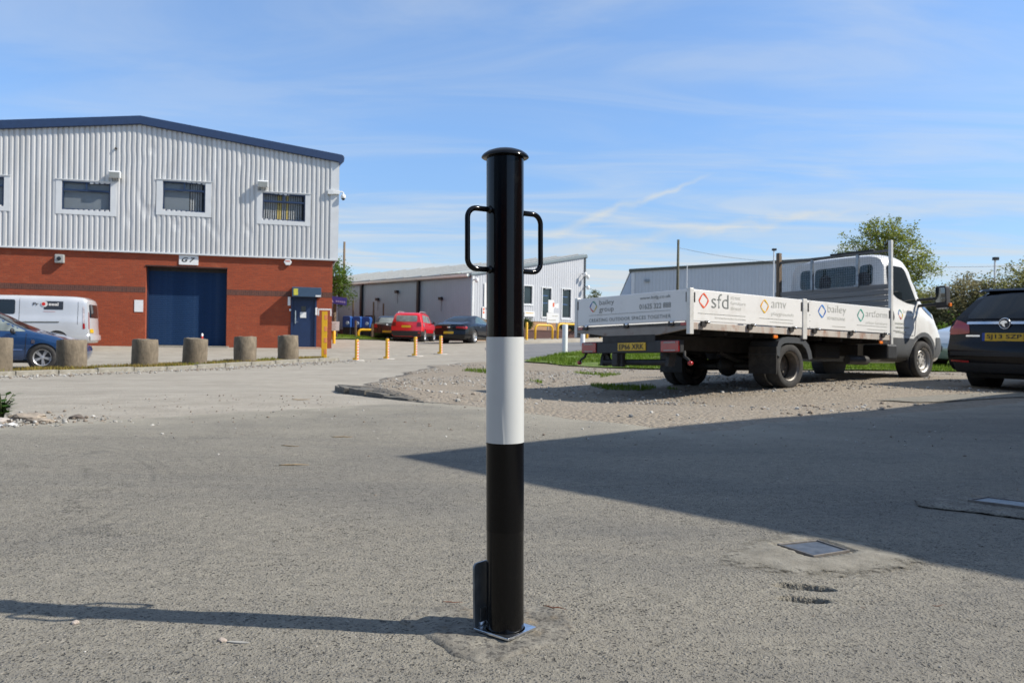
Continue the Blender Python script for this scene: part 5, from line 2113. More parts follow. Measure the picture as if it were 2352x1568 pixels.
    for y0, y1 in ((.18, .49), (1.82, 2.12)):
        m = MB()
        m.box(-.018, .0, y0 - .01, y1 + .01, .462, .608)
        lamp = m.build('tail_lamp', red_lamp, root, bevel=.008)
        m = MB()
        m.box(-.022, -.0185, y0 + .05, y1 - .05, .578, .597)
        m.box(-.022, -.0185, y0 + .05, y1 - .05, .472, .490)
        m.build('reversing_lens', pm('smoky_lens', (.22, .17, .17), .2, coat=.5), lamp)
    m = MB()
    m.box(-.012, .0, .79, 1.345, .485, .595)
    np_ = m.build('number_plate', plate_y, root, bevel=.003)
    lettering('EP66 XRK', (W - 1.315, W - .82, .502, .578), lambda u, v: (-.0145, W - u, v), ink, np_, thin=.02)
    m = MB()
    m.tube([(.15, .50, .325), (.15, 1.82, .325)], .045, 10)
    tow = m.build('tow_bar', steel_dark, root)
    for y, s in ((.50, 1), (1.82, -1)):
        m = MB()
        m.prism([(.10, .28), (.22, .27), (.24, .36), (.30, .62), (.20, .62), (.12, .40)], lambda u, v, w: (u, w, v), y - .03, y + .03)
        m.prism([(y, .27), (y + s * .20, .29), (y + s * .08, .46), (y, .48)], lambda u, v, w: (w, u, v), .14, .17)
        m.build('tow_bracket', steel_dark, tow)
    m = MB()
    m.box(.05, .12, 1.32, 1.53, .26, .52)
    m.box(.0, .06, 1.37, 1.48, .28, .45)
    m.build('tow_plate', pm('tow_grey', (.055, .052, .05), .7, .3, var=.3), tow, bevel=.008)
    for y, s in ((2.10, 1), (.14, -1)):
        m = MB()
        m.tube([(.06, y, .47), (.04, y + s * .02, .40), (.03, y + s * .09, .365), (.03, y + s * .12, .33)], .018, 8)
        st = m.build('marker_stalk', rubber, root, smooth=True)
        m = MB()
        m.lathe([(0, -.03), (.026, -.026), (.03, 0), (.026, .026), (0, .03)], 12, 'x', (.03, y + s * .13, .315))
        m.build('marker_lamp', red_lamp, st, smooth=True)
    for s, yo, yi in ((-1, .13, .37), (1, W - .13, W - .37)):
        wheel(root, 2.12, yo, .305, .325, .20, s, pm('steel_rim', (.20, .185, .165), .5, .5, var=.4, vs=8, dirt=(.09, .06, .04), ds=7), 'twin')
        wheel(root, 2.12, yi, .305, .325, .20, -s, pm('steel_rim', (.30, .29, .27), .45, .6), 'twin')
        # mudguard arch and flap
        arc = [(1.80, .46), (1.815, .56), (1.85, .645), (1.93, .69), (2.05, .705), (2.25, .705), (2.42, .685), (2.52, .61), (2.575, .52), (2.605, .42)]
        y0, y1 = (.015, .50) if s < 0 else (W - .50, W - .015)
        m = MB()
        vs = []
        for q in (0, .018):
            for y in (y0, y1):
                for (a, b) in arc:
                    c = Vector((a - 2.12, b - .30)).normalized()
                    vs.append((a + c.x * q, y, b + c.y * q))
        n = len(arc)
        fs = []
        for i in range(n - 1):
            fs += [(i, i + 1, n + i + 1, n + i), (2 * n + i, 3 * n + i, 3 * n + i + 1, 2 * n + i + 1), (i, 2 * n + i, 2 * n + i + 1, i + 1), (n + i, n + i + 1, 3 * n + i + 1, 3 * n + i)]
        fs += [(0, n, 3 * n, 2 * n), (n - 1, 3 * n - 1, 4 * n - 1, 2 * n - 1)]
        m.add(vs, fs)
        lip = [(a, b) for a, b in arc]
        ys = (y0, y0 + .02) if s < 0 else (y1 - .02, y1)
        vs = []
        for y in ys:
            for (a, b) in arc:
                c = Vector((a - 2.12, b - .30)).normalized()
                vs.append((a, y, b))
                vs.append((a - c.x * .07, y, b - c.y * .07))
        fs = []
        for i in range(n - 1):
            a = 2 * i
            fs += [(a, a + 2, a + 3, a + 1), (2 * n + a, 2 * n + a + 1, 2 * n + a + 3, 2 * n + a + 2), (a + 1, a + 3, 2 * n + a + 3, 2 * n + a + 1)]
        m.add(vs, fs)
        m.build('mudguard', pm('mudguard_grey', (.055, .06, .065), .5, var=.1), root)
        m = MB()
        m.box(1.785, 1.80, y0, y1, .19, .58)
        m.build('mud_flap', rubber, root)
    m = MB()
    m.tube([(2.12, .3, .30), (2.12, 1.0, .30), (2.12, 1.3, .30), (2.12, 2.0, .30)], [.055, .06, .06, .055], 12)
    m.lathe([(0, -.16), (.09, -.14), (.15, -.06), (.165, 0), (.15, .06), (.09, .14), (0, .16)], 20, 'x', (2.10, 1.15, .305))
    m.build('rear_axle', steel_dark, root, smooth=True)
    for y in (.72, 1.58):
        m = MB()
        pts = [(1.40, y, .50), (1.75, y, .40), (2.12, y, .365), (2.5, y, .40), (2.85, y, .50)]
        m.tube(pts, .04, 6)
        m.build('leaf_spring', steel_dark, root)
    m = MB()
    m.tube([(1.9, .95, .45), (2.9, 1.1, .48), (4.8, 1.15, .55)], .045, 10)
    m.build('prop_shaft', steel_dark, root, smooth=True)
    m = MB()
    m.lathe([(0, -.28), (.065, -.275), (.075, -.25), (.075, .25), (.065, .275), (0, .28)], 20, 'x', (4.30, .36, .43))
    m.build('air_tank', pm('tank_grey', (.06, .06, .06), .5, .4, var=.3), root, smooth=True, auto=40)
    m = MB()
    m.box(3.1, 3.75, .30, .62, .44, .66)
    m.build('battery_box', pm('underbed_shade', (.008, .008, .008), .8), root, bevel=.02)  # near-black colour carries the deep shade under the bed
    m = MB()
    m.box(2.75, 4.6, 1.70, 2.15, .40, .68)
    m.build('fuel_tank', dark, root, bevel=.04)
    for x in (1.74, 4.39):
        m = MB()
        m.box(x - .045, x + .045, -.012, .012, .69, .735)
        m.build('side_marker', amber_lamp, root, bevel=.008)

    # ---- cab
    CX, CY = 4.86, 1.13
    sp = dict(w=1.0, wr=.865, zb=.42, bulge=.03,
              st=[(0, 2.205, 1.32, .965), (.20, 2.245, 1.32, .995), (.50, 2.24, 1.32, 1), (.66, 2.19, 1.32, 1), (.76, 2.08, 1.32, 1), (.88, 1.89, 1.31, 1), (1.0, 1.69, 1.30, 1), (1.10, 1.53, 1.28, 1), (1.19, 1.455, 1.26, .995), (1.36, 1.39, 1.21, .985), (1.56, 1.30, 1.12, .965), (1.70, 1.14, .99, .94), (1.79, .96, .85, .91), (1.84, .78, .68, .88)],
              rear=[(.4, .0), (1.2, .0), (1.8, .02), (2.3, .05)], front=[(.4, .05), (.6, 0), (1.0, 0)])
    me = loft_body(sp)
    solid = bvh_of(me)
    cs = []
    for s in (1, -1):
        c = MB()
        c.lathe([(0, s * .66), (.385, s * .66), (.385, s * 1.3), (0, s * 1.3)], 48, 'y', (1.06, 0, .47))
        cs.append(c)
    cab = link(cut(me, cs), 'cab', wp, root, smooth=True, auto=32)
    cab.location = (CX, CY, 0)
    gl = glass_dark
    swin = [(.085, 2.02), (.52, 2.01), (.60, 1.96), (.93, 1.46), (.92, 1.395), (.62, 1.415), (.32, 1.485), (.16, 1.58), (.095, 1.68)]
    for ax in ('-y', '+y'):
        decal(solid, ax, rounded(swin, .06), .006, 'side_window', gl, cab, step=.05)
        low = [(.01, .43), (.68, .43)] + [(1.06 + .40 * math.cos(R(a)), .47 + .40 * math.sin(R(a))) for a in (180, 165, 150, 135, 120)] + [(.80, .86), (.74, .815), (.01, .815)]
        decal(solid, ax, low, .008, 'lower_cladding', greyp, cab, step=.05, depth=0)
        ring = [(1.06 + .395 * math.cos(R(a)), .47 + .395 * math.sin(R(a))) for a in range(120, -25, -10)] + [(1.06 + .465 * math.cos(R(a)), .47 + .465 * math.sin(R(a))) for a in range(-20, 125, 10)]
        decal(solid, ax, ring, .012, 'arch_trim', greyp, cab, step=.05)
        decal(solid, ax, [(1.46, .50), (1.82, .54), (1.84, .86), (1.50, .86), (1.515, .70)], .010, 'front_bumper', greyp, cab, step=.05)
        seamm = pm('panel_gap', (.008, .008, .009), .8)
        decal(solid, ax, [(.86, 1.36), (.872, 1.36), (.80, 1.0), (.775, .86), (.763, .86), (.788, 1.0)], .004, 'door_seam', seamm, cab)
        decal(solid, ax, [(.03, 1.0), (.04, 1.0), (.06, 1.6), (.05, 1.6)], .004, 'door_seam', seamm, cab)
        decal(solid, ax, chaikin([(.085, 1.10), (.16, 1.10), (.165, 1.28), (.085, 1.30)], 1), .012, 'door_handle', dark, cab, step=.03)
        decal(solid, ax, [(.06, .925), (.30, .925), (.46, .87), (.74, .86), (.74, .87), (.46, .88), (.31, .937), (.06, .937)], .005, 'door_crease_shade', pm('crease_shade', (.42, .42, .41), .5), cab)  # flat grey strip, the shade of the door's fold put into colour
        decal(solid, ax, rounded([(1.10, 1.37), (1.28, 1.39), (1.46, 1.27), (1.50, 1.17), (1.30, 1.26)], .03), .008, 'headlight', pm('lamp_glass_dark', (.06, .065, .07), .1, coat=.6), cab, step=.04)
        sg_ = -1 if ax == '-y' else 1
        m = MB()
        m.lathe([(0, sg_ * .70), (.38, sg_ * .70), (.38, sg_ * .93)], 30, 'y', (1.06, 0, .47))
        m.build('arch_liner', dark, cab)
        # mirror on two arms
        yb = sg_ * .93
        m = MB()
        m.tube([(.98, yb, 1.485), (.99, sg_ * 1.30, 1.495)], .024, 8)
        m.tube([(1.0, yb, 1.385), (1.0, sg_ * 1.30, 1.40)], .026, 8)
        arm = m.build('mirror_arm', dark, cab)
        prof = rounded([(.29, -.19), (.29, .175), (.475, .185), (.49, -.18)], .04)
        m = MB()
        m.prism([(1.265 + (a - .29), 1.515 + b) for a, b in prof], lambda u, v, w: (w, sg_ * u, v), .92, 1.06)
        m.build('mirror_housing', dark, arm, bevel=.02)
        m = MB()
        m.prism([(1.28 + (a - .29) * .84, 1.545 + b * .66) for a, b in prof], lambda u, v, w: (w, sg_ * u, v), .914, .918)
        m.build('mirror_glass', pm('mirror_glass', (.20, .22, .23), .05, 1.0, var=.05), arm)
        m = MB()
        m.box(.95, 1.03, sg_ * 1.36 - .085, sg_ * 1.36 + .085, 1.315, 1.35)
        m.build('mirror_cap', wp, arm, bevel=.01)
        m = MB()
        m.box(.98, 1.04, sg_ * 1.47 - .02, sg_ * 1.47 + .02, 1.35, 1.41)
        m.build('mirror_indicator', amber_lamp, arm, bevel=.005)
    decal(solid, '+x', chaikin([(-.92, 1.47), (.92, 1.47), (.82, 2.05), (-.82, 2.05)], 1), .008, 'windscreen', gl, cab, step=.08)
    decal(solid, '+x', [(-.45, .62), (.45, .62), (.45, .95), (-.45, .95)], .010, 'grille', dark, cab)
    # rear panes of the cab: centre one and two side ones
    for (a, b) in ((-.40, .39), (.455, .70), (-.70, -.465)):
        decal(solid, '-x', rounded([(a, 1.70), (b, 1.70), (b, 2.04), (a, 2.045)], .07), .007, 'rear_window', pm('greenish_glass', (.012, .028, .027), .05, var=.5, vs=5, spec=.6), cab, step=.06)
    for y in (.18, -.56):
        m = MB()
        m.prism(chaikin([(y - .11, 1.66), (y + .11, 1.66), (y + .11, 1.86), (y + .06, 1.92), (y - .06, 1.92), (y - .11, 1.86)], 1), lambda u, v, w: (w, u, v), -.022, -.019)
        m.build('head_restraint', pm('seat_cloth', (.035, .035, .038), .8, var=.3, vs=12), cab)
    # printing on the cab door
    def cs_(u, v):
        h = solid.ray_cast(Vector((u - CX, -5, v)), Vector((0, 1, 0)))
        return tuple(h[0] + Vector((0, -.006, 0)))
    logo(5.22, 1.21, .075, .095, cs_, mix4, cab)
    lettering('bailey', (5.33, 5.62, 1.225, 1.30), cs_, pale_ink, cab, thin=-.012)
    lettering('group', (5.33, 5.62, 1.125, 1.19), cs_, pale_ink, cab, thin=-.012)
    for a, b, z in ((5.05, 5.32, 1.055), (5.06, 5.46, .99), (5.06, 5.36, .915)):
        m = MB()
        x = a
        while x < b - .01:
            wd = rnd.uniform(.015, .05)
            e = min(x + wd, b)
            vs = [cs_(x, z - .012), cs_(e, z - .012), cs_(e, z + .012), cs_(x, z + .012)]
            m.add(vs, [(0, 1, 2, 3)])
            x += wd + .01
        m.build('printed_strapline', pale_ink, cab)
    for s in (-1, 1):
        wheel(root, 5.92, CY + s * .90, .462, .322, .20, s, pm('steel_rim_white', (.46, .45, .43), .5, .4, var=.3, vs=8), 'steel')
    m = MB()
    m.box(4.76, 5.05, .10, .55, .45, .70)
    m.build('cab_step', dark, root, bevel=.03)


build_lorry()


# ------------------------------------------------------------------ second building (grey, lean-to roof)
def build_grey_unit():
    fd = Vector((.75106655, .6602265, 0))
    O = Vector((-2.49, 50.0, 0))
    yaw = math.atan2(fd.y, fd.x)           # local x along the lit front, local y along the shaded wall to the back left
    root = thing('grey_warehouse', 'low grey clad warehouse with sloping roof and tall narrow windows', 'building', O, yaw)
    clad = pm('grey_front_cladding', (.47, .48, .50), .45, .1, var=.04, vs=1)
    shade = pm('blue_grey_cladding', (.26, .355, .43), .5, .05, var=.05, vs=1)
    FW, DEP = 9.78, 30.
    e0, e1 = 4.49, 6.36
    gz = .2

    def top(x):
        return e0 + (e1 - e0) * x / FW
    m = MB()
    m.box(0, FW, 0, .3, gz, 1.68)
    m.build('brick_plinth', buff_brick, root)
    holes = [(4.2, 4.93, 2.76, 3.92), (5.85, 6.64, 2.0, 3.87), (7.67, 8.48, 1.94, 3.89)]
    m = corrugated(0, FW, 1.68, lambda x: top(x) - .05, .20, .030, holes=holes, rows=26, y=-.02)
    m.v = [(p[0], -.02 + (p[1] + .02) * .55, p[2]) for p in m.v]
    m.build('front_cladding', clad, root)
    for a, b, c, d in holes:
        f = MB()
        t = .09
        f.box(a - t, a, -.075, .05, c - .10, d + .06)
        f.box(b, b + t, -.075, .05, c - .10, d + .06)
        f.box(a, b, -.075, .05, c - .10, c)
        f.box(a, b, -.075, .05, d, d + .06)
        w = f.build('window', white_flash, root, bevel=.005)
        g = MB()
        g.box(a, b, .03, .04, c, d)
        g.build('pane', pm('dark_pane', (.018, .030, .034), .06, var=.35, vs=1.6, spec=.6), w)
        for k in ((.34, .67) if d - c > 1.4 else ()):
            q = MB()
            z = d - (d - c) * k * .78
            q.box(a + .02, b - .25, .015, .029, z - .02, z + .02)
            q.build('glazing_bar', pm('bar_blue', (.06, .13, .30), .5), w)
    m = MB()
    m.prism([(-.15, top(-.15) - .02), (FW + .06, top(FW) + .02), (FW + .16, top(FW) - .06), (FW + .18, top(FW) - .26), (FW + .02, top(FW) - .22), (-.15, top(-.15) - .16)], lambda u, v, w: (u, w, v), -.14, .08)
    m.build('verge_trim', pm('trim_slate', (.16, .20, .22), .5, var=.1), root, bevel=.02)
    m = MB()
    m.box(FW - .04, FW + .06, -.10, .02, .25, e1 - .2)
    m.build('corner_trim', pm('trim_dark', (.05, .06, .065), .5), root)
    m = MB()
    m.box(0, .16, -.075, -.056, 1.66, e0 - .1)
    m.build('corner_flashing', white_flash, root)
    # shaded long wall
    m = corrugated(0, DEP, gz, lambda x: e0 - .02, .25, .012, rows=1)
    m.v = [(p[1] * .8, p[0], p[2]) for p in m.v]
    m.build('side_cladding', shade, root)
    m = MB()
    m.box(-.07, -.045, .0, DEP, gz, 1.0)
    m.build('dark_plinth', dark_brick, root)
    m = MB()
    m.prism([(-.36, e0 - .10), (-.34, e0 - .22), (-.24, e0 - .27), (-.14, e0 - .22), (-.13, e0 - .10)], lambda u, v, w: (u, w, v), .05, DEP)
    m.build('gutter', pm('gutter_grey', (.72, .74, .70), .45, var=.08), root)
    for d in (5.45, 12.55, 19.6):
        m = MB()
        m.box(-.20, -.05, d - .11, d + .11, gz, e0 - .28)
        m.build('downpipe', pm('pipe_black', (.012, .014, .016), .5), root)
    # roof slope with ribs and clear sheets
    m = MB()
    m.prism([(-.32, top(-.32) + .02), (FW + .05, top(FW) + .03), (FW + .05, top(FW) - .05), (-.32, top(-.32) - .06)], lambda u, v, w: (u, w, v), .09, DEP)
    rf = m.build('roof', pm('roof_pale', (.20, .215, .215), .5, var=.08), root)
    for k in range(14):
        d = .6 + k * 2.1
        m = MB()
        m.prism([(-.32, top(-.32) + .018), (FW, top(FW) + .028), (FW, top(FW) + .09), (-.32, top(-.32) + .08)], lambda u, v, w: (u, w, v), d, d + .10)
        m.build('roof_rib', pm('rib_pale', (.34, .35, .34), .5), rf)
    m = MB()
    m.prism([(-.30, top(-.3) + .03), (4, top(4) + .03), (4, top(4) + .06), (-.30, top(-.3) + .06)], lambda u, v, w: (u, w, v), 1.0, 2.6)
    m.build('roof_light', pm('roof_light', (.50, .50, .38), .3), rf)
    for d, z in ((10.43, 3.12), (7.99, 3.57), (2.99, 2.99)):
        m = MB()
        m.box(-.22, -.045, d - .14, d + .14, z - .09, z + .09)
        m.tube([(-.06, d, z), (-.06, d, z - .8)], .012, 6)
        m.build('wall_lamp', dark, root)
    m = MB()
    m.box(-.12, -.05, 10.85, 12.0, gz, 2.0)
    m.build('side_door', pm('door_navy', (.008, .012, .03), .5), root)
    # white boards on the lit front
    for (a, b, c, d, nm) in ((4.25, 5.14, 1.97, 2.30, 'sign_board'), (.92, 1.6, 2.4, 3.92, 'banner'), (.78, 1.0, 1.76, 2.46, 'warning_strip')):
        m = MB()
        m.box(a, b, -.10, -.082, c, d)
        o = m.build(nm, white_paint, root)
        if nm == 'warning_strip':
            for k in range(2):
                q = MB()
                q.box(a + .05, b - .05, -.104, -.101, c + .28 + k * .2, c + .42 + k * .2)
                q.build('warning_mark', pm('warning_red', (.65, .12, .05), .5), o)
        if nm == 'sign_board':
            q = MB()
            q.box(a + .08, b - .12, -.104, -.101, c + .19, c + .25)
            q.build('sign_mark', pm('sign_gold', (.55, .36, .12), .5), o)
    for i, (s, z) in enumerate(((9.45, 5.0), (9.72, 4.84), (9.74, 4.13), (.05, 4.05))):
        c = thing('security_camera', ['white camera high on the right corner of the grey warehouse', 'white camera just under the top one at the warehouse corner', 'lowest white camera on the right corner of the grey warehouse', 'white camera on the near left corner of the grey warehouse'][i], 'camera', O, yaw, 'cameras on the grey warehouse')
        m = MB()
        m.tube([(s, -.09, z), (s, -.40, z + .02)], .035, 8)
        m.build('arm', galv_dull, c)
        m = MB()
        m.lathe([(0, .10), (.09, .08), (.11, .0), (.11, -.10), (.08, -.16), (0, -.19)], 16, 'z', (s, -.42, z))
        m.build('camera_body', white_paint, c, smooth=True)
    pl = thing('planter_wall', 'low dark brick planter wall behind the yellow hoops', 'wall', (0, 0, 0))
    A, B = Vector((-.6, 45.6, 0)), Vector((4.9, 49.9, 0))
    u = (B - A).normalized()
    n = Vector((-u.y, u.x, 0))
    m = MB()
    Mx = Matrix((u, n, Vector((0, 0, 1)))).transposed().to_4x4()
    Mx.translation = A
    L = (B - A).length
    m.box(0, L, 0, .25, .2, 1.02, M=Mx)
    m.build('brick_face', dark_brick, pl)
    m = MB()
    m.box(-.03, L + .03, -.03, .28, 1.022, 1.08, M=Mx)
    m.build('coping', pm('coping_brown', (.16, .09, .065), .8, var=.2), pl)


build_grey_unit()


def build_far_unit():
    O = Vector((10.29, 72.0, 0))
    yaw = math.atan2(-.107, .994)
    root = thing('far_warehouse', 'pale blue-grey warehouse gable far behind the lorry bed', 'building', O, yaw)
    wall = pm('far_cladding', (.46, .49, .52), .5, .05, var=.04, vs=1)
    top = lambda x: 6.62 + x * .067
    m = corrugated(0, 17.6, .2, top, .30, .018, rows=1)
    m.build('front_cladding', wall, root)
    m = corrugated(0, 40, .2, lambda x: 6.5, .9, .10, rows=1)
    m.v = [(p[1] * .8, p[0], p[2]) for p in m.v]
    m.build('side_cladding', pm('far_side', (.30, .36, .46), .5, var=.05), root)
    m = MB()
    m.prism([(-.2, top(-.2) - .12), (17.8, top(17.8) - .12), (17.8, top(17.8) + .12), (-.2, top(-.2) + .12)], lambda u, v, w: (u, w, v), -.15, .1)
    m.build('roof_edge', pm('trim_olive', (.085, .09, .075), .6), root)
    m = MB()
    m.prism([(0, top(0) - .1), (17.6, top(17.6) - .1), (17.6, top(17.6)), (0, top(0))], lambda u, v, w: (u, w, v), .1, 40)
    m.build('roof', pm('roof_sheet', (.30, .31, .32), .5), root)
    m = MB()
    m.box(0, .3, -.06, -.045, .2, 6.4)
    m.build('corner_flashing', white_flash, root)
    m = MB()
    m.box(-.09, -.03, .0, 40, 6.38, 6.62)
    m.build('side_gutter', pm('trim_olive', (.085, .09, .075), .6), root)
    m = MB()
    m.box(1.2, 1.6, -.20, -.045, 5.6, 5.85)
    m.build('wall_lamp', galv_dull, root, bevel=.03)


build_far_unit()


def build_shadow_unit():
    """the brick unit just outside the right edge: it throws the large shadow over the yard"""
    H = 4.4
    tip = Vector((-.49, 4.09, 0))
    c = tip + Vector((SUN.x, SUN.y, 0)) / math.tan(SUN_EL) * (H / math.cos(SUN_EL))
    yaw = math.atan2(.689, .725)
    root = thing('brick_unit', 'flat-topped red brick unit beyond the right edge casting the yard shadow', 'building', (c.x, c.y, 0), yaw)
    m = MB()
    m.box(0, 22, -20, 0, -.3, 2.4)
    m.build('brick_wall', red_brick, root)
    m = corrugated(0, 22, 2.4, lambda x: H - .2, .1905, .042, rows=1)
    m.v = [(p[0], -p[1] + .01, p[2]) for p in m.v]
    m.build('rear_cladding', MATS['pale_cladding'], root)
    m = corrugated(0, 20, 2.4, lambda x: H - .2, .1905, .042, rows=1)
    m.v = [(p[1] - .01, -p[0], p[2]) for p in m.v]
    m.build('front_cladding', MATS['pale_cladding'], root)
    m = MB()
    m.box(-.06, 22.06, -20.06, .06, H - .35, H)
    m.build('roof', MATS['navy_trim'], root)


build_shadow_unit()


def build_rear_unit():
    """the unit behind the photographer, mirrored in the glossy bollard"""
    root = thing('brick_unit', 'dark brick unit behind the viewer, seen only mirrored in the bollard', 'building', (0, -8.2, 0))
    m = MB()
    m.box(-32, 1.9, -20, 0, -.3, 2.6)
    m.build('brick_wall', red_brick, root)
    m = corrugated(-32, 1.9, 2.6, lambda x: 7.2, .1905, .042, rows=1)
    m.v = [(p[0], -p[1] - .01, p[2]) for p in m.v]
    m.build('front_cladding', MATS['blue_grey_cladding'], root)
    m = MB()
    m.box(-32, 1.9, -20, -.06, 2.601, 7.15)
    m.build('upper_wall', MATS['blue_grey_cladding'], root)
    m = MB()
    m.box(-32.1, 2.0, -20.1, .08, 7.0, 7.35)
    m.build('roof', MATS['navy_trim'], root)
    m = MB()
    m.box(-9, -4.5, .005, .03, 0, 3.2)
    m.build('shutter', MATS['blue_shutter'], root)


build_rear_unit()


# ------------------------------------------------------------------ kerbs, verge, posts
def build_street():
    # dry verge with its kerb in front of the concrete posts
    k0, k1 = Vector((-12.2, 12.6)), Vector((-5.45, 25.75))
    u = (k1 - k0).normalized()
    nl = Vector((-u.y, u.x))
    poly = [k0, k1, k1 + u * .35 + nl * .7, k1 + nl * 1.5, k0 + nl * 1.7]
    poly = [(p.x, p.y) for p in poly]
    struct(sheet('verge', rough_line(poly, .25, .08, 3, 2), G['verge'], .075, .25, skirt=.12,
                 h=lambda P: .035 * np.array([noise.noise(Vector((p[0] * 2.2, p[1] * 2.2, 5))) for p in P])))
    kerb = bpy.data.objects.new('kerb', None)
    COL.objects.link(kerb)
    kerb['kind'] = 'structure'
    L = (k1 - k0).length
    n = int(L / .92)
    for i in range(n):
        a = k0 + u * (i * .92)
        c = a + u * .455
        m = MB()
        jit = rnd.uniform(-.012, .012)
        m.box(-.452, .452, -.075, .075, -.15, .095 + jit)
        o = m.build('kerb_stone', kerb_m, kerb, bevel=.012)
        o.location = (c.x - nl.x * .07, c.y - nl.y * .07, tz(c.x, c.y))
        o.rotation_euler = (0, -math.atan2(tz(*(a + u * .9)) - tz(*a), .9), math.atan2(u.y, u.x) + rnd.uniform(-.012, .012))
    # the broken kerb that holds the gravel
    bk = bpy.data.objects.new('broken_kerb', None)
    COL.objects.link(bk)
    bk['kind'] = 'structure'
    P = [Vector((-.62, 7.30)), Vector((-1.15, 7.90)), Vector((-1.72, 8.76)), Vector((-2.06, 9.76))]
    lens = [(b - a).length for a, b in zip(P[:-1], P[1:])]
    tot = sum(lens)
    nst = 7
    for i in range(nst - 1):
        s = (i + .5) / nst * tot
        k = 0
        while s > lens[k]:
            s -= lens[k]
            k += 1
        d = (P[k + 1] - P[k]).normalized()
        c = P[k] + d * s
        f = i / (nst - 1)
        hgt = .008 + .066 * min(1, f * 1.7) - .03 * max(0, f - .6) * 2.5
        bm = bmesh.new()
        bmesh.ops.create_cube(bm, size=1)
        bmesh.ops.subdivide_edges(bm, edges=bm.edges[:], cuts=4, use_grid_fill=True)
        for v in bm.verts:
            v.co.x *= tot / nst - .012
            v.co.y *= .14
            v.co.z = (v.co.z - .5) * .25
            w = noise.noise(Vector((v.co.x * 9 + i * 3, v.co.y * 9, v.co.z * 9)))
            v.co += Vector((w * .012, w * .014, w * .012 if v.co.z > -.1 else 0))
        me = bpy.data.meshes.new('kerb_stone')
        bm.to_mesh(me)
        bm.free()
        o = link(me, 'kerb_stone', pm('broken_kerb_stone', (.14, .13, .11), .9, var=.3, vs=12, bump=.008, bs=30, dirt=(.08, .07, .06), ds=7), bk)
        o.location = (c.x, c.y, tz(c.x, c.y) + hgt)
        o.rotation_euler = (rnd.uniform(-.03, .03), rnd.uniform(-.02, .02), math.atan2(d.y, d.x))
    # thick concrete posts: each worn its own way
    spots = [((-10.62, 17.0), 'pale concrete post cut off by the left edge'), ((-9.95, 18.7), 'widest dark concrete post standing before the blue car'), ((-9.15, 20.6), 'concrete post left of the roller shutter, second from the blue car'),
             ((-8.37, 21.8), 'middle concrete post in front of the roller shutter'), ((-7.45, 23.1), 'concrete post in front of the brick between shutter and blue door'), ((-6.76, 25.0), 'concrete post nearest the blue entrance door')]
    for i, ((x, y), lb) in enumerate(spots):
        h = (.70, .655, .675, .68, .70, .715)[i]
        r = (.30, .31, .305, .305, .305, .305)[i]
        vs, fs = [], []
        n = 40
        prof = [(r, -.2), (r * 1.0, .1), (r * 1.01, .3), (r, .5), (r * .995, h - .03), (r * .96, h), (r * .6, h + .006), (0, h + .004)]
        m = MB()
        m.lathe(prof, n)
        vv = []
        for (a, b, c) in m.v:
            w = noise.noise(Vector((a * 3 + i * 7, b * 3, c * 4)))
            w2 = noise.noise(Vector((a * 9 + i * 7, b * 9, c * 9)))
            q = 1 + .03 * w + .022 * w2
            vv.append((a * q, b * q, c + (.022 * w2 if c > h * .8 else 0)))
        m.v = vv
        o = m.build('concrete_post', concrete_m, smooth=True, auto=50)
        o.location = (x, y, tz(x, y) + .07)
        o.rotation_euler = (rnd.uniform(-.05, .05), rnd.uniform(-.05, .05), rnd.random() * 6)
        tag(o, lb, 'concrete post', 'thick concrete posts along the verge')
    # yellow square barrier post with its white cradle
    x, y = -5.93, 26.1
    t = thing('barrier_post', 'tall yellow square post with orange patches and a white cradle on top', 'post', (x, y, tz(x, y) + .05), R(12))
    m = MB()
    m.box(-.085, .085, -.085, .085, -.2, 1.50)
    m.build('post', yellow, t, bevel=.008)
    for k in range(4):
        m = MB()
        m.box(.0, .080, -.089, -.0855, .16 + k * .36, .31 + k * .36)
        m.build('reflective_patch', pm('orange_pale', (.75, .25, .10), .5), t)
    m = MB()
    m.box(-.21, -.17, -.05, .05, 1.36, 1.58)
    m.box(.17, .21, -.05, .05, 1.36, 1.58)
    m.box(-.21, .21, -.05, .05, 1.54, 1.585)
    m.build('cradle', white_paint, t, bevel=.005)
    # striped posts across the yard mouth
    def striped(i, x, y, h, lb):
        t = thing('striped_post', lb, 'bollard', (x, y, tz(x, y)), R(rnd.uniform(-4, 4)), 'striped posts across the yard entrance')
        m = MB()
        m.lathe([(.066, -.1), (.066, h - .04), (.055, h - .01), (.02, h), (0, h)], 22)
        m.build('post', yellow, t, smooth=True, auto=40)
        # slanting orange and white tape on the right-hand face
        for k in range(7):
            q = MB()
            z0 = .04 + k * .098
            vs = []
            for jj in range(7):
                a = R(-62 + jj * 18)
                zz = z0 + .035 * (jj / 6)
                vs += [(.0675 * math.cos(a), .0675 * math.sin(a), zz), (.0675 * math.cos(a), .0675 * math.sin(a), zz + .05)]
            q.add(vs, [(2 * j, 2 * j + 2, 2 * j + 3, 2 * j + 1) for j in range(6)])
            q.build('tape_stripe', orange, t)
        q = MB()
        vs = []
        for jj in range(7):
            a = R(-62 + jj * 18)
            vs += [(.0668 * math.cos(a), .0668 * math.sin(a), .03), (.0668 * math.cos(a), .0668 * math.sin(a), h - .06)]
        q.add(vs, [(2 * j, 2 * j + 2, 2 * j + 3, 2 * j + 1) for j in range(6)])
        q.build('tape', refl_white, t)
        m = MB()
        m.lathe([(.05, h), (.05, h + .015), (.03, h + .03), (0, h + .032)], 14)
        m.build('cap', dark, t)
        m = MB()
        m.box(-.13, -.05, -.05, .05, -.02, .10)
        m.build('hinge_lug', yellow, t, bevel=.01)
        m = MB()
        m.lathe([(.30, .0), (.29, .022), (0, .026)], 20)
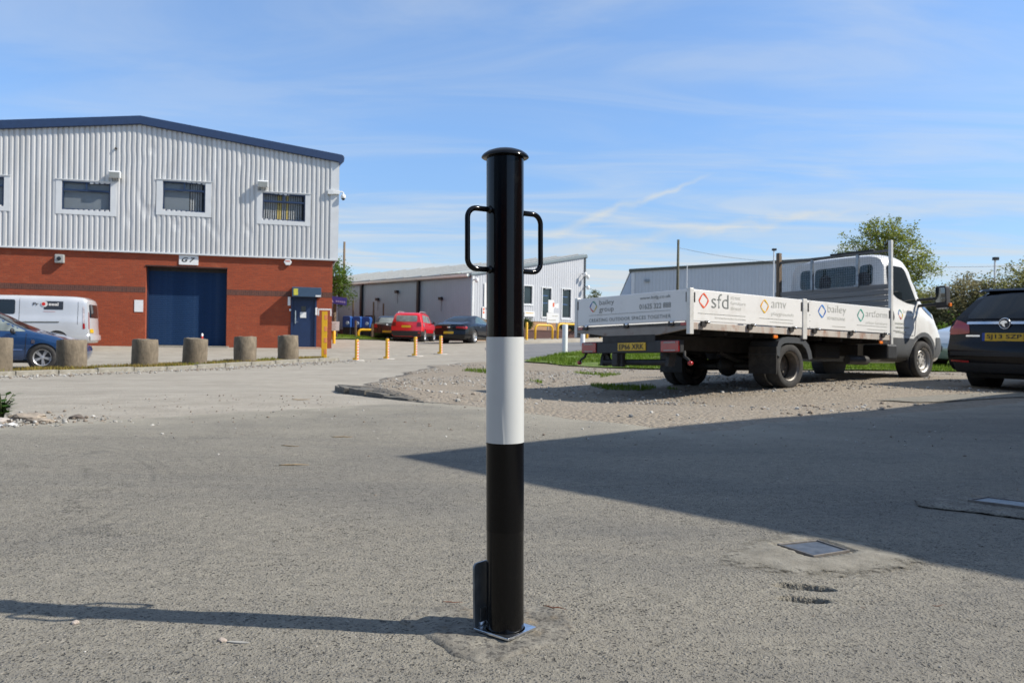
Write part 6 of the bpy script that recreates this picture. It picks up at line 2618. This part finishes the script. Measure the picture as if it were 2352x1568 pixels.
        for k in range(len(m.v)):
            a, b, c = m.v[k]
            m.v[k] = (a * (1 + .2 * noise.noise(Vector((a * 4, b * 4, i)))), b, c)
        m.build('concrete_footing', pm('footing', (.42, .40, .36), .9, var=.15), t, smooth=True)
    for i, (x, y, h, lb) in enumerate([(-5.35, 28.5, .75, 'striped post nearest the tall yellow post'), (-4.48, 29.7, .75, 'striped post in front of the black hatchback'), (-3.69, 31.6, .75, 'striped post in front of the red car'), (-2.85, 33.1, .75, 'striped post in front of the black coupe')]):
        striped(i, x, y, h, lb)
    # yellow hoops and posts
    def hoop(A, B, h, lb, r=.055):
        A, B = Vector((*A, 0)), Vector((*B, 0))
        za, zb = tz(A.x, A.y), tz(B.x, B.y)
        d = (B - A).normalized()
        k = .22
        zt = max(za, zb) + h
        pts = [A + Vector((0, 0, za - .1)), A + Vector((0, 0, zt - k))]
        for q in range(1, 6):
            t = q / 6 * math.pi / 2
            pts.append(A + d * (k - k * math.cos(t)) + Vector((0, 0, zt - k + k * math.sin(t))))
        pts.append(A + d * k + Vector((0, 0, zt)))
        pts.append(B - d * k + Vector((0, 0, zt)))
        for q in range(1, 6):
            t = q / 6 * math.pi / 2
            pts.append(B - d * (k - k * math.sin(t)) + Vector((0, 0, zt - k + k * math.cos(t))))
        pts += [B + Vector((0, 0, zb - .1 if True else 0))]
        pts.insert(-1, B + Vector((0, 0, zt - k)))
        m = MB()
        m.tube(pts, r, 14)
        o = m.build('hoop_barrier', yellow, smooth=True)
        tag(o, lb, 'barrier', 'yellow hoop barriers')
    hoop((1.2, 43.0), (2.13, 43.7), .86, 'yellow hoop standing alone right of the black bollard')
    hoop((2.42, 43.9), (4.1, 45.3), .90, 'yellow hoop half hidden by the white post and lorry')
    hoop((4.25, 46.8), (5.05, 47.5), .52, 'low yellow hoop seen under the lorry tail')
    hoop((-9.35, 50.2), (-7.3, 51.0), .47, 'yellow rail beside the black hatchback', .08)
    for (x, y, h, r, lb) in ((.74, 42.0, 1.04, .062, 'slim yellow post just right of the black bollard'), (-8.62, 40.0, .62, .075, 'short yellow post by the corner of the brick wall')):
        m = MB()
        z = tz(x, y)
        m.lathe([(r, z - .1), (r, z + h - .03), (r * .7, z + h), (0, z + h + .005)], 18, 'z', (x, y, 0))
        o = m.build('yellow_post', yellow, smooth=True, auto=40)
        tag(o, lb, 'post', 'plain yellow posts')
    for (x, y, h, r, lb) in ((1.79, 28.0, 1.01, .095, 'white steel post on the grass left of the lorry tail'), (3.2, 37.5, .85, .11, 'white post seen under the lorry tail')):
        m = MB()
        z = tz(x, y)
        m.lathe([(r, z - .1), (r, z + h - .03), (r * .93, z + h - .008), (r * .5, z + h), (0, z + h)], 24, 'z', (x, y, 0))
        o = m.build('white_post', white_paint, smooth=True, auto=40)
        tag(o, lb, 'post', 'white posts by the road')
    x, y = -11.25, 30.0
    t = thing('marker_post', 'thin white and red post peeping over the middle concrete post', 'post', (x, y, tz(x, y)))
    m = MB()
    m.lathe([(.035, -.1), (.035, .74), (.02, .76), (0, .76)], 12)
    m.build('post', white_paint, t, smooth=True, auto=40)
    m = MB()
    m.lathe([(.0365, .52), (.0365, .66)], 12)
    m.f, m.mi = m.f[:12], m.mi[:12]
    m.build('red_sleeve', pm('sleeve_red', (.55, .05, .03), .5), t)
    # tall poles and lamps
    def pole(x, y, ztop, r, lb, mat):
        z = tz(x, y)
        m = MB()
        m.tube([(x, y, z - .2), (x, y, (z + ztop) / 2), (x, y, ztop)], [r, r * .88, r * .75], 12)
        o = m.build('utility_pole', mat, smooth=True)
        tag(o, lb, 'pole', 'wooden poles')
    pole(-13.2, 64.5, 7.85, .115, 'wooden pole rising behind the corner of the brick unit', timber)
    pole(11.95, 60.0, 7.9, .115, 'dark wooden pole standing before the far warehouse', pm('dark_pole', (.09, .085, .055), .9, var=.3))
    t = thing('lamp_post', 'slim lamp post over the far warehouse roof', 'lamp post', (18.9, 60, tz(18.9, 60)))
    m = MB()
    m.tube([(0, 0, -.1), (0, 0, 6.6)], .05, 8)
    m.build('column', white_flash, t)
    m = MB()
    m.box(-.14, .14, -.2, .1, 6.6, 6.75)
    m.build('lantern', dark, t, bevel=.02)
    t = thing('lamp_post', 'lamp post standing up out of the hedge at far right', 'lamp post', (34.95, 60, tz(34.9, 60)))
    m = MB()
    m.tube([(0, 0, -.1), (0, 0, 6.3)], .07, 8)
    m.build('column', white_flash, t)
    m = MB()
    m.box(-.16, .2, -.2, .1, 6.3, 6.52)
    m.build('lantern', dark, t, bevel=.02)
    m = MB()
    m.tube([(12.2, 58, .2), (12.2, 58, 5.9)], .03, 6)
    tag(m.build('thin_pole', white_flash), 'thin pale pole beside the dark wooden pole', 'pole')
    def cable(a, b, sag, lb):
        m = MB()
        A, B = Vector(a), Vector(b)
        m.tube([A.lerp(B, k / 14) - Vector((0, 0, sag * 4 * (k / 14) * (1 - k / 14))) for k in range(15)], .014, 5)
        tag(m.build('overhead_cable', pm('cable', (.12, .12, .13), .7)), lb, 'cable', 'overhead cables')
    cable((12.05, 60, 7.3), (24.5, 66, 7.0), .35, 'thin cable from the dark pole towards the lorry cab')
    cable((28, 55, 5.75), (46, 58, 7.1), .2, 'thin cable crossing the sky above the hedge')
    # signs by the unit
    t = thing('direction_sign', 'small blue finger sign on a grey post by the grass', 'sign', (-9.55, 44.9, tz(-9.5, 45)))
    zb = tz(-9.5, 45)
    m = MB()
    m.tube([(0, 0, -.1), (0, 0, 2.75 - zb)], .035, 8)
    m.build('post', galv_dull, t)
    m = MB()
    m.prism([(-.58, 2.52), (-.50, 2.72), (.55, 2.60), (.55, 2.19), (-.50, 2.33)], lambda u, v, w: (u, w, v - zb), -.06, -.038)
    pn = m.build('panel', pm('sign_blue', (.055, .06, .30), .4), t)
    m = MB()
    m.prism([(-.42, 2.40), (-.30, 2.64), (-.18, 2.36)], lambda u, v, w: (u, w, v - zb), -.065, -.0605)
    m.build('sign_mark', refl_white, pn)
    m = MB()
    for k in range(5):
        m.box(-.05 + k * .11, .03 + k * .11, -.065, -.0605, 2.37 - zb - k * .012, 2.46 - zb - k * .012)
    m.build('sign_mark', pm('sign_pale', (.35, .33, .55), .5), pn)
    t = thing('arrow_sign', 'white left-pointing board on two short legs', 'sign', (-9.72, 44.2, tz(-9.7, 44.2)), R(4))
    zb = tz(-9.7, 44.2)
    m = MB()
    m.prism([(-.50, 1.06), (-.34, 1.30), (.46, 1.30), (.46, .82), (-.34, .82)], lambda u, v, w: (u, w, v - zb), -.04, -.015)
    bd = m.build('board', white_paint, t, bevel=.004)
    m = MB()
    for k in range(4):
        m.box(-.22, .30 - .04 * (k % 2), -.044, -.0405, 1.19 - k * .1 - zb, 1.222 - k * .1 - zb)
    m.build('printed_rows', pm('row_grey', (.45, .43, .36), .6), bd)
    for x in (-.26, .34):
        m = MB()
        m.box(x - .03, x + .03, -.012, .03, -.1, 1.25 - zb)
        m.build('leg', galv_dull, t)
    # blue-topped bins and timber posts
    for i, (x, y, lb) in enumerate(((-10.55, 53.0, 'blue-lidded bin behind the grey sign post'), (-9.95, 53.2, 'blue-lidded bin in the middle of the three'), (-9.38, 53.4, 'blue-lidded bin nearest the warehouse downpipe'))):
        z = tz(x, y)
        t = thing('recycling_bin', lb, 'bin', (x, y, z), R(-6), 'blue bins on the grass bank')
        m = MB()
        m.prism([(-.22, -.05), (.22, -.05), (.25, .60), (-.25, .60)], lambda u, v, w: (u, w, v), -.25, .25)
        m.build('body', pm('bin_dark', (.012, .014, .022), .5), t, bevel=.02)
        m = MB()
        m.prism([(-.26, .602), (.26, .602), (.27, 1.22), (.20, 1.32), (-.20, 1.32), (-.27, 1.22)], lambda u, v, w: (u, w, v), -.28, .27)
        m.build('hood', pm('bin_blue', (.022, .085, .30), .4, var=.15, vs=3), t, bevel=.03)
        m = MB()
        m.lathe([(0, -.30), (.10, -.298), (.11, -.283)], 16, 'y', (.06, 0, .88))
        m.build('label_disc', pm('bin_label', (.45, .55, .70), .5), t)
    for i, (x, y, h, lb) in enumerate(((-8.9, 47.0, .98, 'short timber stake in front of the blue bins'), (-9.5, 56.5, 2.4, 'thin timber post behind the blue bins'), (-8.75, 56.0, 2.3, 'thin timber post close to the downpipe'), (-8.05, 47.5, .9, 'pale timber stake near the yellow rail'), (-10.9, 56.5, 2.5, 'thin timber post behind the blue finger sign'))):
        z = tz(x, y)
        m = MB()
        m.box(x - .05, x + .05, y - .05, y + .05, z - .1, z + h)
        tag(m.build('timber_post', timber, bevel=.008), lb, 'post', 'timber posts by the grass bank')
    # sign boards in front of the grey warehouse
    t = thing('notice_board', 'white notice on two legs beside the tall warehouse window', 'sign', (2.35, 48.2, .45), R(30))
    m = MB()
    m.box(-.42, .42, -.03, 0, 1.05, 1.62)
    bd = m.build('board', white_paint, t)
    m = MB()
    m.box(-.05, .34, -.034, -.031, 1.42, 1.47)
    m.box(-.34, .2, -.034, -.031, 1.18, 1.23)
    m.build('printed_rows', pm('row_grey', (.45, .43, .36), .6), bd)
    for x in (-.32, .3):
        m = MB()
        m.box(x - .03, x + .03, .002, .05, -.2, 1.6)
        m.build('leg', galv_dull, t)
    t = thing('post_sign', 'white panel with red mark standing above the notice board', 'sign', (2.45, 49.2, .45), R(35))
    m = MB()
    m.box(-.42, -.02, -.03, 0, 1.66, 2.42)
    m.box(-.02, .05, -.028, 0, 1.9, 2.35)
    m.prism([(.05, 1.98), (.36, 1.94), (.36, 2.25), (.05, 2.18)], lambda u, v, w: (u, w, v), -.03, 0)
    pn = m.build('panel', white_paint, t)
    m = MB()
    m.box(-.10, .02, -.034, -.031, 2.02, 2.26)
    m.build('red_mark', pm('warning_red', (.65, .12, .05), .5), pn)
    m = MB()
    m.box(-.25, -.19, .002, .05, -.2, 2.4)
    m.build('leg', galv_dull, t)


build_street()


# ------------------------------------------------------------------ vegetation and loose ground cover
def leaf_mat(name, col, trans=.35):
    m = bpy.data.materials.new(name)
    m.use_nodes = True
    t = m.node_tree
    b = t.nodes['Principled BSDF']
    tc = N(t, 'ShaderNodeTexCoord')
    n = N(t, 'ShaderNodeTexNoise', ins={'Scale': 1.4, 'Detail': 4})
    t.links.new(tc.outputs['Object'], n.inputs['Vector'])
    n2 = N(t, 'ShaderNodeTexNoise', ins={'Scale': 14, 'Detail': 2})
    t.links.new(tc.outputs['Object'], n2.inputs['Vector'])
    c = ramp(t, n.outputs[0], [(.3, tuple(v * .65 for v in col)), (.7, tuple(v * 1.35 for v in col))])
    c = mixc(t, ramp(t, n2.outputs[0], [(.4, 0), (.7, .5)]), c, (col[0] * 1.5, col[1] * 1.3, col[2] * .9))
    t.links.new(c, b.inputs['Base Color'])
    b.inputs['Roughness'].default_value = .6
    b.inputs['Specular IOR Level'].default_value = .2
    tl = N(t, 'ShaderNodeBsdfTranslucent')
    t.links.new(c, tl.inputs[0])
    mx = N(t, 'ShaderNodeMixShader', ins={0: trans})
    t.links.new(b.outputs[0], mx.inputs[1])
    t.links.new(tl.outputs[0], mx.inputs[2])
    t.links.new(mx.outputs[0], t.nodes['Material Output'].inputs[0])
    return m


def leaves(m, c, n, spread, size, r):
    for _ in range(n):
        p = Vector((r.gauss(0, 1), r.gauss(0, 1), r.gauss(0, .8))) * spread + c
        a = Vector((r.uniform(-1, 1), r.uniform(-1, 1), r.uniform(-.6, .6))).normalized()
        b = a.cross(Vector((r.uniform(-1, 1), r.uniform(-1, 1), r.uniform(-1, 1)))).normalized()
        s = size * r.uniform(.6, 1.4)
        m.add([p - a * s, p + b * s * .45, p + a * s, p - b * s * .45], [(0, 1, 2, 3)])


def tree(name, label, x, y, trunk_h, lobes, n_tips, per, size, leafm, seed, spread=.16, cat='tree', group=None, bark=None, tr=.13, shell=.62):
    """lobes: (dx, dy, z, rx, ry, rz) ellipsoids; limbs run from the trunk to points inside them"""
    r = random.Random(seed)
    z0 = tz(x, y)
    root = thing(name, label, cat, (x, y, z0), 0, group)
    wood = MB()
    top = Vector((0, 0, trunk_h))
    wood.tube([(0, 0, -.2), (.03, .02, trunk_h * .5), (0, 0, trunk_h)], [tr * 1.25, tr, tr * .8], 10)
    lf = MB()
    tot = sum(l[3] * l[4] * l[5] for l in lobes)
    for l in lobes:
        c = Vector((l[0], l[1], l[2] - z0))
        k = max(3, int(n_tips * l[3] * l[4] * l[5] / tot))
        hub = top.lerp(c, .75)
        mid = top.lerp(hub, .5) + Vector((r.uniform(-.2, .2), r.uniform(-.2, .2), .1))
        wood.tube([top - Vector((0, 0, .2)), mid, hub], [tr * .6, tr * .42, tr * .28], 7)
        for i in range(k):
            d = Vector((r.gauss(0, 1), r.gauss(0, 1), r.gauss(0, 1))).normalized()
            q = r.uniform(shell, 1.0) if r.random() < .8 else r.uniform(.2, .9)
            q *= 1 + .22 * noise.noise(d * 2.2 + Vector((seed, l[0], 0)))
            p = c + Vector((d.x * l[3], d.y * l[4], d.z * l[5])) * q
            if i % 3 == 0:
                mm = hub.lerp(p, .5) + Vector((r.uniform(-.1, .1), r.uniform(-.1, .1), .08))
                wood.tube([hub, mm, p], [tr * .22, tr * .12, .008], 5)
            leaves(lf, p, int(per * r.uniform(.5, 1.5)), spread * r.uniform(.6, 1.3), size, r)
    wood.build('trunk', bark or timber, root, smooth=True)
    lf.build('crown', leafm, root, fix=False)
    return root


def build_green():
    g1 = leaf_mat('spring_leaves', (.20, .235, .055), .55)
    g2 = leaf_mat('olive_leaves', (.20, .21, .085), .55)
    g3 = leaf_mat('fresh_leaves', (.085, .145, .02), .35)
    brown = leaf_mat('budding_twigs', (.22, .205, .115), .5)
    tree('leafy_tree', 'round young green tree behind the lorry cab', 17.85, 40, 1.6,
         [(0, 0, 5.35, 1.75, 1.5, 1.35), (-1.45, 0, 4.7, 1.1, 1.1, .95), (1.35, .2, 4.9, 1.15, 1.1, 1.05), (.6, 0, 4.1, 1.7, 1.3, 1.1), (-1.9, 0, 4.1, .9, .9, .6), (2.05, 0, 4.15, .75, .8, .6), (1.4, 0, 3.0, 1.0, 1.0, .9), (0, 0, 6.1, 1.1, 1.1, .6)],
         560, 26, .062, g1, 11, .17, shell=.45)
    tree('leafy_tree', 'green tree half hidden by the corner of the brick unit', -11.2, 52, 1.5,
         [(0, 0, 4.3, 1.0, .9, .9), (.35, 0, 3.2, .85, .8, .9), (-.2, 0, 5.0, .6, .6, .5)], 180, 24, .07, g3, 12, .16)
    tree('leafy_tree', 'thin pale treetop between the warehouse and the lorry', 8.0, 80, 2.5,
         [(0, 0, 4.6, .75, .7, .7), (-.9, 0, 4.2, .5, .5, .5), (.5, 0, 4.0, .6, .6, .5)], 70, 16, .08, leaf_mat('pale_leaves', (.13, .15, .06)), 13, .16)
    # hedge shrubs at the right
    hedge = [(18.6, 37.5, 1.6, 3.2, g2, 'bare brown shrub just right of the lorry cab'), (20.0, 36.5, 1.8, 3.9, brown, 'tall brownish hedge shrub behind the lorry mirror'), (21.7, 36, 1.8, 4.4, g2, 'tallest olive hedge shrub under the far lamp post'), (23.2, 35.5, 1.8, 4.35, g2, 'olive hedge shrub above the dark estate roof'), (24.8, 35.5, 1.8, 4.1, brown, 'hedge shrub at the right edge of the picture'), (17.0, 39.5, 1.4, 3.0, brown, 'low shrub behind the lorry windscreen'), (26.5, 36, 1.9, 4.1, g2, 'hedge shrub cut off by the right edge')]
    for i, (x, y, w, h, mt, lb) in enumerate(hedge):
        tree('hedge_shrub', lb, x, y, .5, [(0, 0, h * .52, w, 1.1, h * .40), (-.5, -.2, h * .35, w * .8, 1.1, h * .34), (.5, .1, h * .72, w * .62, .9, h * .26)],
             560, 26, .062, mt, 30 + i, .17, cat='shrub', group='hedge shrubs beyond the lorry', shell=.5, tr=.07)
    for i in range(5):
        x = 17.5 + i * 2.1
        tree('low_shrub', ['bright green low bush under the lorry mirror', 'bright green low bush left of the dark estate', 'bright green low bush behind the estate window', 'bright green low bush behind the estate roof', 'bright green low bush at the right edge'][i], x, 32.5 + .3 * i, .25,
             [(0, 0, .95, 1.1, .7, .75)], 90, 20, .06, g3, 60 + i, .14, cat='shrub', group='low bushes before the hedge', tr=.04)
    tree('clipped_bush', 'rounded clipped bush on the planter beside the black bollard', .85, 47.2, .9, [(0, 0, 1.38, .36, .36, .34)], 120, 22, .035, leaf_mat('box_leaves', (.05, .075, .015)), 71, .06, cat='shrub', tr=.05)
    tree('clipped_bush', 'yellowish bush between the coupe and the bollard', -2.05, 46.5, .5, [(0, 0, 1.30, .5, .4, .3)], 90, 22, .04, leaf_mat('yellow_leaves', (.16, .155, .02)), 72, .08, cat='shrub', tr=.05)
    tree('clipped_bush', 'dark low plant on the planter behind the white post', 3.3, 48.9, .8, [(0, 0, 1.25, .7, .3, .22)], 90, 20, .04, leaf_mat('slate_leaves', (.035, .055, .045)), 73, .07, cat='shrub', tr=.04)

    # grass blades
    def blades(name, poly, n, h, mat, off, seed, clump=.0):
        r = random.Random(seed)
        xs = [p[0] for p in poly]
        ys = [p[1] for p in poly]
        pts = []
        while len(pts) < n:
            p = (r.uniform(min(xs), max(xs)), r.uniform(min(ys), max(ys)))
            if inside(p, poly) and (not clump or noise.noise(Vector((p[0] * .8, p[1] * .8, seed))) > clump - .5):
                pts.append(p)
        z = T(pts) + off
        m = MB()
        vs, fs = [], []
        for (x, y), zz in zip(pts, z):
            a = r.uniform(0, 6.28)
            hh = h * r.uniform(.4, 1.4)
            w = hh * .14
            dx, dy = math.cos(a) * w, math.sin(a) * w
            lx, ly_ = r.uniform(-.5, .5) * hh, r.uniform(-.5, .5) * hh
            o = len(vs)
            vs += [(x - dx, y - dy, zz), (x + dx, y + dy, zz), (x + lx, y + ly_, zz + hh)]
            fs.append((o, o + 1, o + 2))
        m.add(vs, fs)
        o = m.build(name, mat, fix=False)
        return stuff(o)
    gm = leaf_mat('grass_blades', (.115, .185, .02), .4)
    blades('grass', [(.4, 22), (1.75, 28.3), (8, 33), (16, 32), (14, 18.6), (9, 17.3), (6, 17.2), (3, 18.1), (1.2, 19.6)], 42000, .085, gm, .03, 1, .35)
    blades('grass', [(-13, 44.5), (-10.2, 42.6), (-8.1, 44.8), (-6.8, 48.2), (-10.5, 54), (-14, 54)], 9000, .09, gm, .045, 2)
    dm = leaf_mat('dry_grass_blades', (.22, .17, .05), .3)
    k0, k1 = Vector((-12.2, 12.6)), Vector((-5.45, 25.75))
    u = (k1 - k0).normalized()
    nl = Vector((-u.y, u.x))
    vp = [k0 + nl * .12, k1 + nl * .12, k1 + nl * 1.4, k0 + nl * 1.5]
    vp = [(p.x, p.y) for p in vp]
    blades('dry_grass', vp, 9000, .075, dm, .07, 3, .4)
    blades('dry_grass', vp, 2600, .07, leaf_mat('moss_blades', (.16, .17, .02), .3), .07, 4, .6)
    blades('grass', [(-1.6, 18.5), (.6, 17.5), (2.2, 16.2), (1.5, 15.2), (-.4, 16.6)], 1500, .05, gm, .02, 5, .62)
    blades('grass', [(.3, 14.8), (2.4, 13.3), (2.6, 12.4), (.8, 13.4)], 1200, .05, gm, .02, 6, .55)

    # loose stones on the gravel and the road edge: nobody could count them
    r = random.Random(5)
    bm = bmesh.new()
    bmesh.ops.create_icosphere(bm, subdivisions=1, radius=1)
    bv = [v.co.copy() for v in bm.verts]
    bf = [tuple(v.index for v in f.verts) for f in bm.faces]
    bm.free()
    pts = []
    GRP = [(-.7, 7.5), (-1.7, 8.9), (-2.05, 9.9), (-2.3, 12), (-2.3, 16), (-1.5, 21), (.3, 20), (4, 16.5), (9, 16), (9, 12.2), (5.9, 10), (3.2, 7.7), (1.29, 5.85), (.3, 6.7)]
    while len(pts) < 4200:
        p = (r.uniform(-2.4, 9), r.uniform(5.6, 21))
        if inside(p, GRP) and noise.noise(Vector((p[0] * .7, p[1] * .45, 2))) > -.05 and (p[1] > 9.5 or r.random() < .35):
            pts.append((*p, r.choice((.007, .009, .011, .014, .018, .024)) * r.uniform(.7, 1.2), 1))
    while len(pts) < 5200:
        p = (r.uniform(-3.4, 3.4), r.uniform(1.3, 8))
        if abs(p[0]) < .66 * p[1] and r.random() < .25 + .75 * (p[1] > 4.6):
            pts.append((*p, r.choice((.003, .004, .005, .006, .008)) * r.uniform(.7, 1.2) * (1 if p[1] > 4 else .5), 0))
    while len(pts) < 6400:
        t = r.random()
        q = Vector((-11.6, 12.4)).lerp(Vector((-5.2, 25.4)), t) + Vector((.889, -.457)) * abs(r.gauss(0, .55))
        pts.append((q.x, q.y, r.choice((.012, .018, .026)), 0))
    while len(pts) < 7000:
        a = r.uniform(0, 6.28)
        q = Vector((-3.35, 5.35)) + Vector((math.cos(a) * abs(r.gauss(0, .5)), math.sin(a) * abs(r.gauss(0, .28))))
        pts.append((q.x, q.y, r.choice((.006, .009, .014)), 0))
    P = np.array([p[:2] for p in pts])
    Z = T(P) + np.where(np.array([p[3] for p in pts]) > 0, .016 + gravel_h(P), .006)
    vs, fs, mi = [], [], []
    m = MB()
    for (x, y, s, k), z in zip(pts, Z):
        M = Matrix.Rotation(r.uniform(0, 6.28), 3, 'Z') @ Matrix.Rotation(r.uniform(-.5, .5), 3, 'X')
        o = len(vs)
        sx, sy, sz = s * r.uniform(.8, 1.5), s * r.uniform(.7, 1.1), s * r.uniform(.45, .8)
        for v in bv:
            q = M @ Vector((v.x * sx * r.uniform(.75, 1.15), v.y * sy, v.z * sz))
            vs.append((x + q.x, y + q.y, z + q.z + sz * .35))
        fs += [tuple(i + o for i in f) for f in bf]
        mi += [r.choice((0, 0, 0, 1, 1, 1, 2))] * len(bf)
    m.v, m.f, m.mi = vs, fs, mi
    o = m.build('loose_stones', [pm('stone_tan', (.23, .19, .15), .9, var=.25, vs=20), pm('stone_grey', (.27, .26, .235), .9, var=.25, vs=20), pm('stone_white', (.46, .45, .42), .9, var=.15, vs=20)], fix=False)
    stuff(o)
    # rubble, weed and scrap at the left edge
    def lump(x, y, s, lb, mat):
        b2 = bmesh.new()
        bmesh.ops.create_icosphere(b2, subdivisions=3, radius=s)
        for v in b2.verts:
            n = noise.noise(v.co / s * 1.3 + Vector((x * 9, y * 9, 0))) + .4 * noise.noise(v.co / s * 4)
            v.co *= 1 + .4 * n
            v.co.z *= .5
            v.co.x *= 1.6
        me = bpy.data.meshes.new('rubble')
        b2.to_mesh(me)
        b2.free()
        o2 = link(me, 'rubble', mat)
        o2.location = (x, y, tz(x, y) + s * .22)
        o2.rotation_euler = (0, 0, r.uniform(-.4, .4))
        tag(o2, lb, 'rubble', 'rubble heap at the left edge')
    rm = pm('rubble_stone', (.27, .23, .185), .95, var=.3, vs=14, bump=.006, bs=40)
    lump(-3.22, 5.50, .07, 'broken lump of rubble right of the green weed', rm)
    lump(-3.05, 5.36, .045, 'small rubble piece nearest the asphalt edge', rm)
    lump(-3.30, 5.28, .055, 'flat piece of rubble under the green weed', pm('rubble_pale', (.42, .38, .34), .95, var=.2, vs=14))
    lump(-2.95, 5.62, .035, 'little dark rubble piece at the back of the heap', pm('rubble_dark', (.12, .10, .085), .95, var=.2, vs=14))
    w = thing('weed', 'green weed growing out of rubble at the left edge', 'plant', (-3.38, 5.48, tz(-3.4, 5.5)))
    st = MB()
    lf = MB()
    for k in range(20):
        a = r.uniform(0, 6.28)
        h = r.uniform(.08, .19)
        p = Vector((math.cos(a) * h * .45, math.sin(a) * h * .45, h))
        st.tube([(0, 0, -.02), p * .5 + Vector((0, 0, .03)), p], [.006, .004, .002], 5)
        for j in range(7):
            c = p * (.35 + .65 * j / 6)
            b_ = r.uniform(0, 6.28)
            d = Vector((math.cos(b_), math.sin(b_), r.uniform(-.1, .5))).normalized()
            e = d.cross(Vector((0, 0, 1))).normalized()
            L = r.uniform(.035, .075)
            lf.add([c, c + d * L * .5 + e * L * .28, c + d * L, c + d * L * .5 - e * L * .28], [(0, 1, 2, 3)])
    st.build('stem', pm('stem_green', (.07, .09, .03), .8), w)
    lf.build('foliage', leaf_mat('weed_leaves', (.05, .12, .02)), w, fix=False)
    m = MB()
    z = tz(-3.13, 5.14) + .008
    m.prism(chaikin([(-3.20, 5.12), (-3.14, 5.10), (-3.06, 5.13), (-3.09, 5.17), (-3.18, 5.18)], 1), lambda a, b, c: (a, b, c + .012 * math.sin(a * 60)), z, z + .006)
    tag(m.build('paper_scrap', white_paint), 'white scrap of paper on the asphalt below the rubble', 'litter')


build_green()
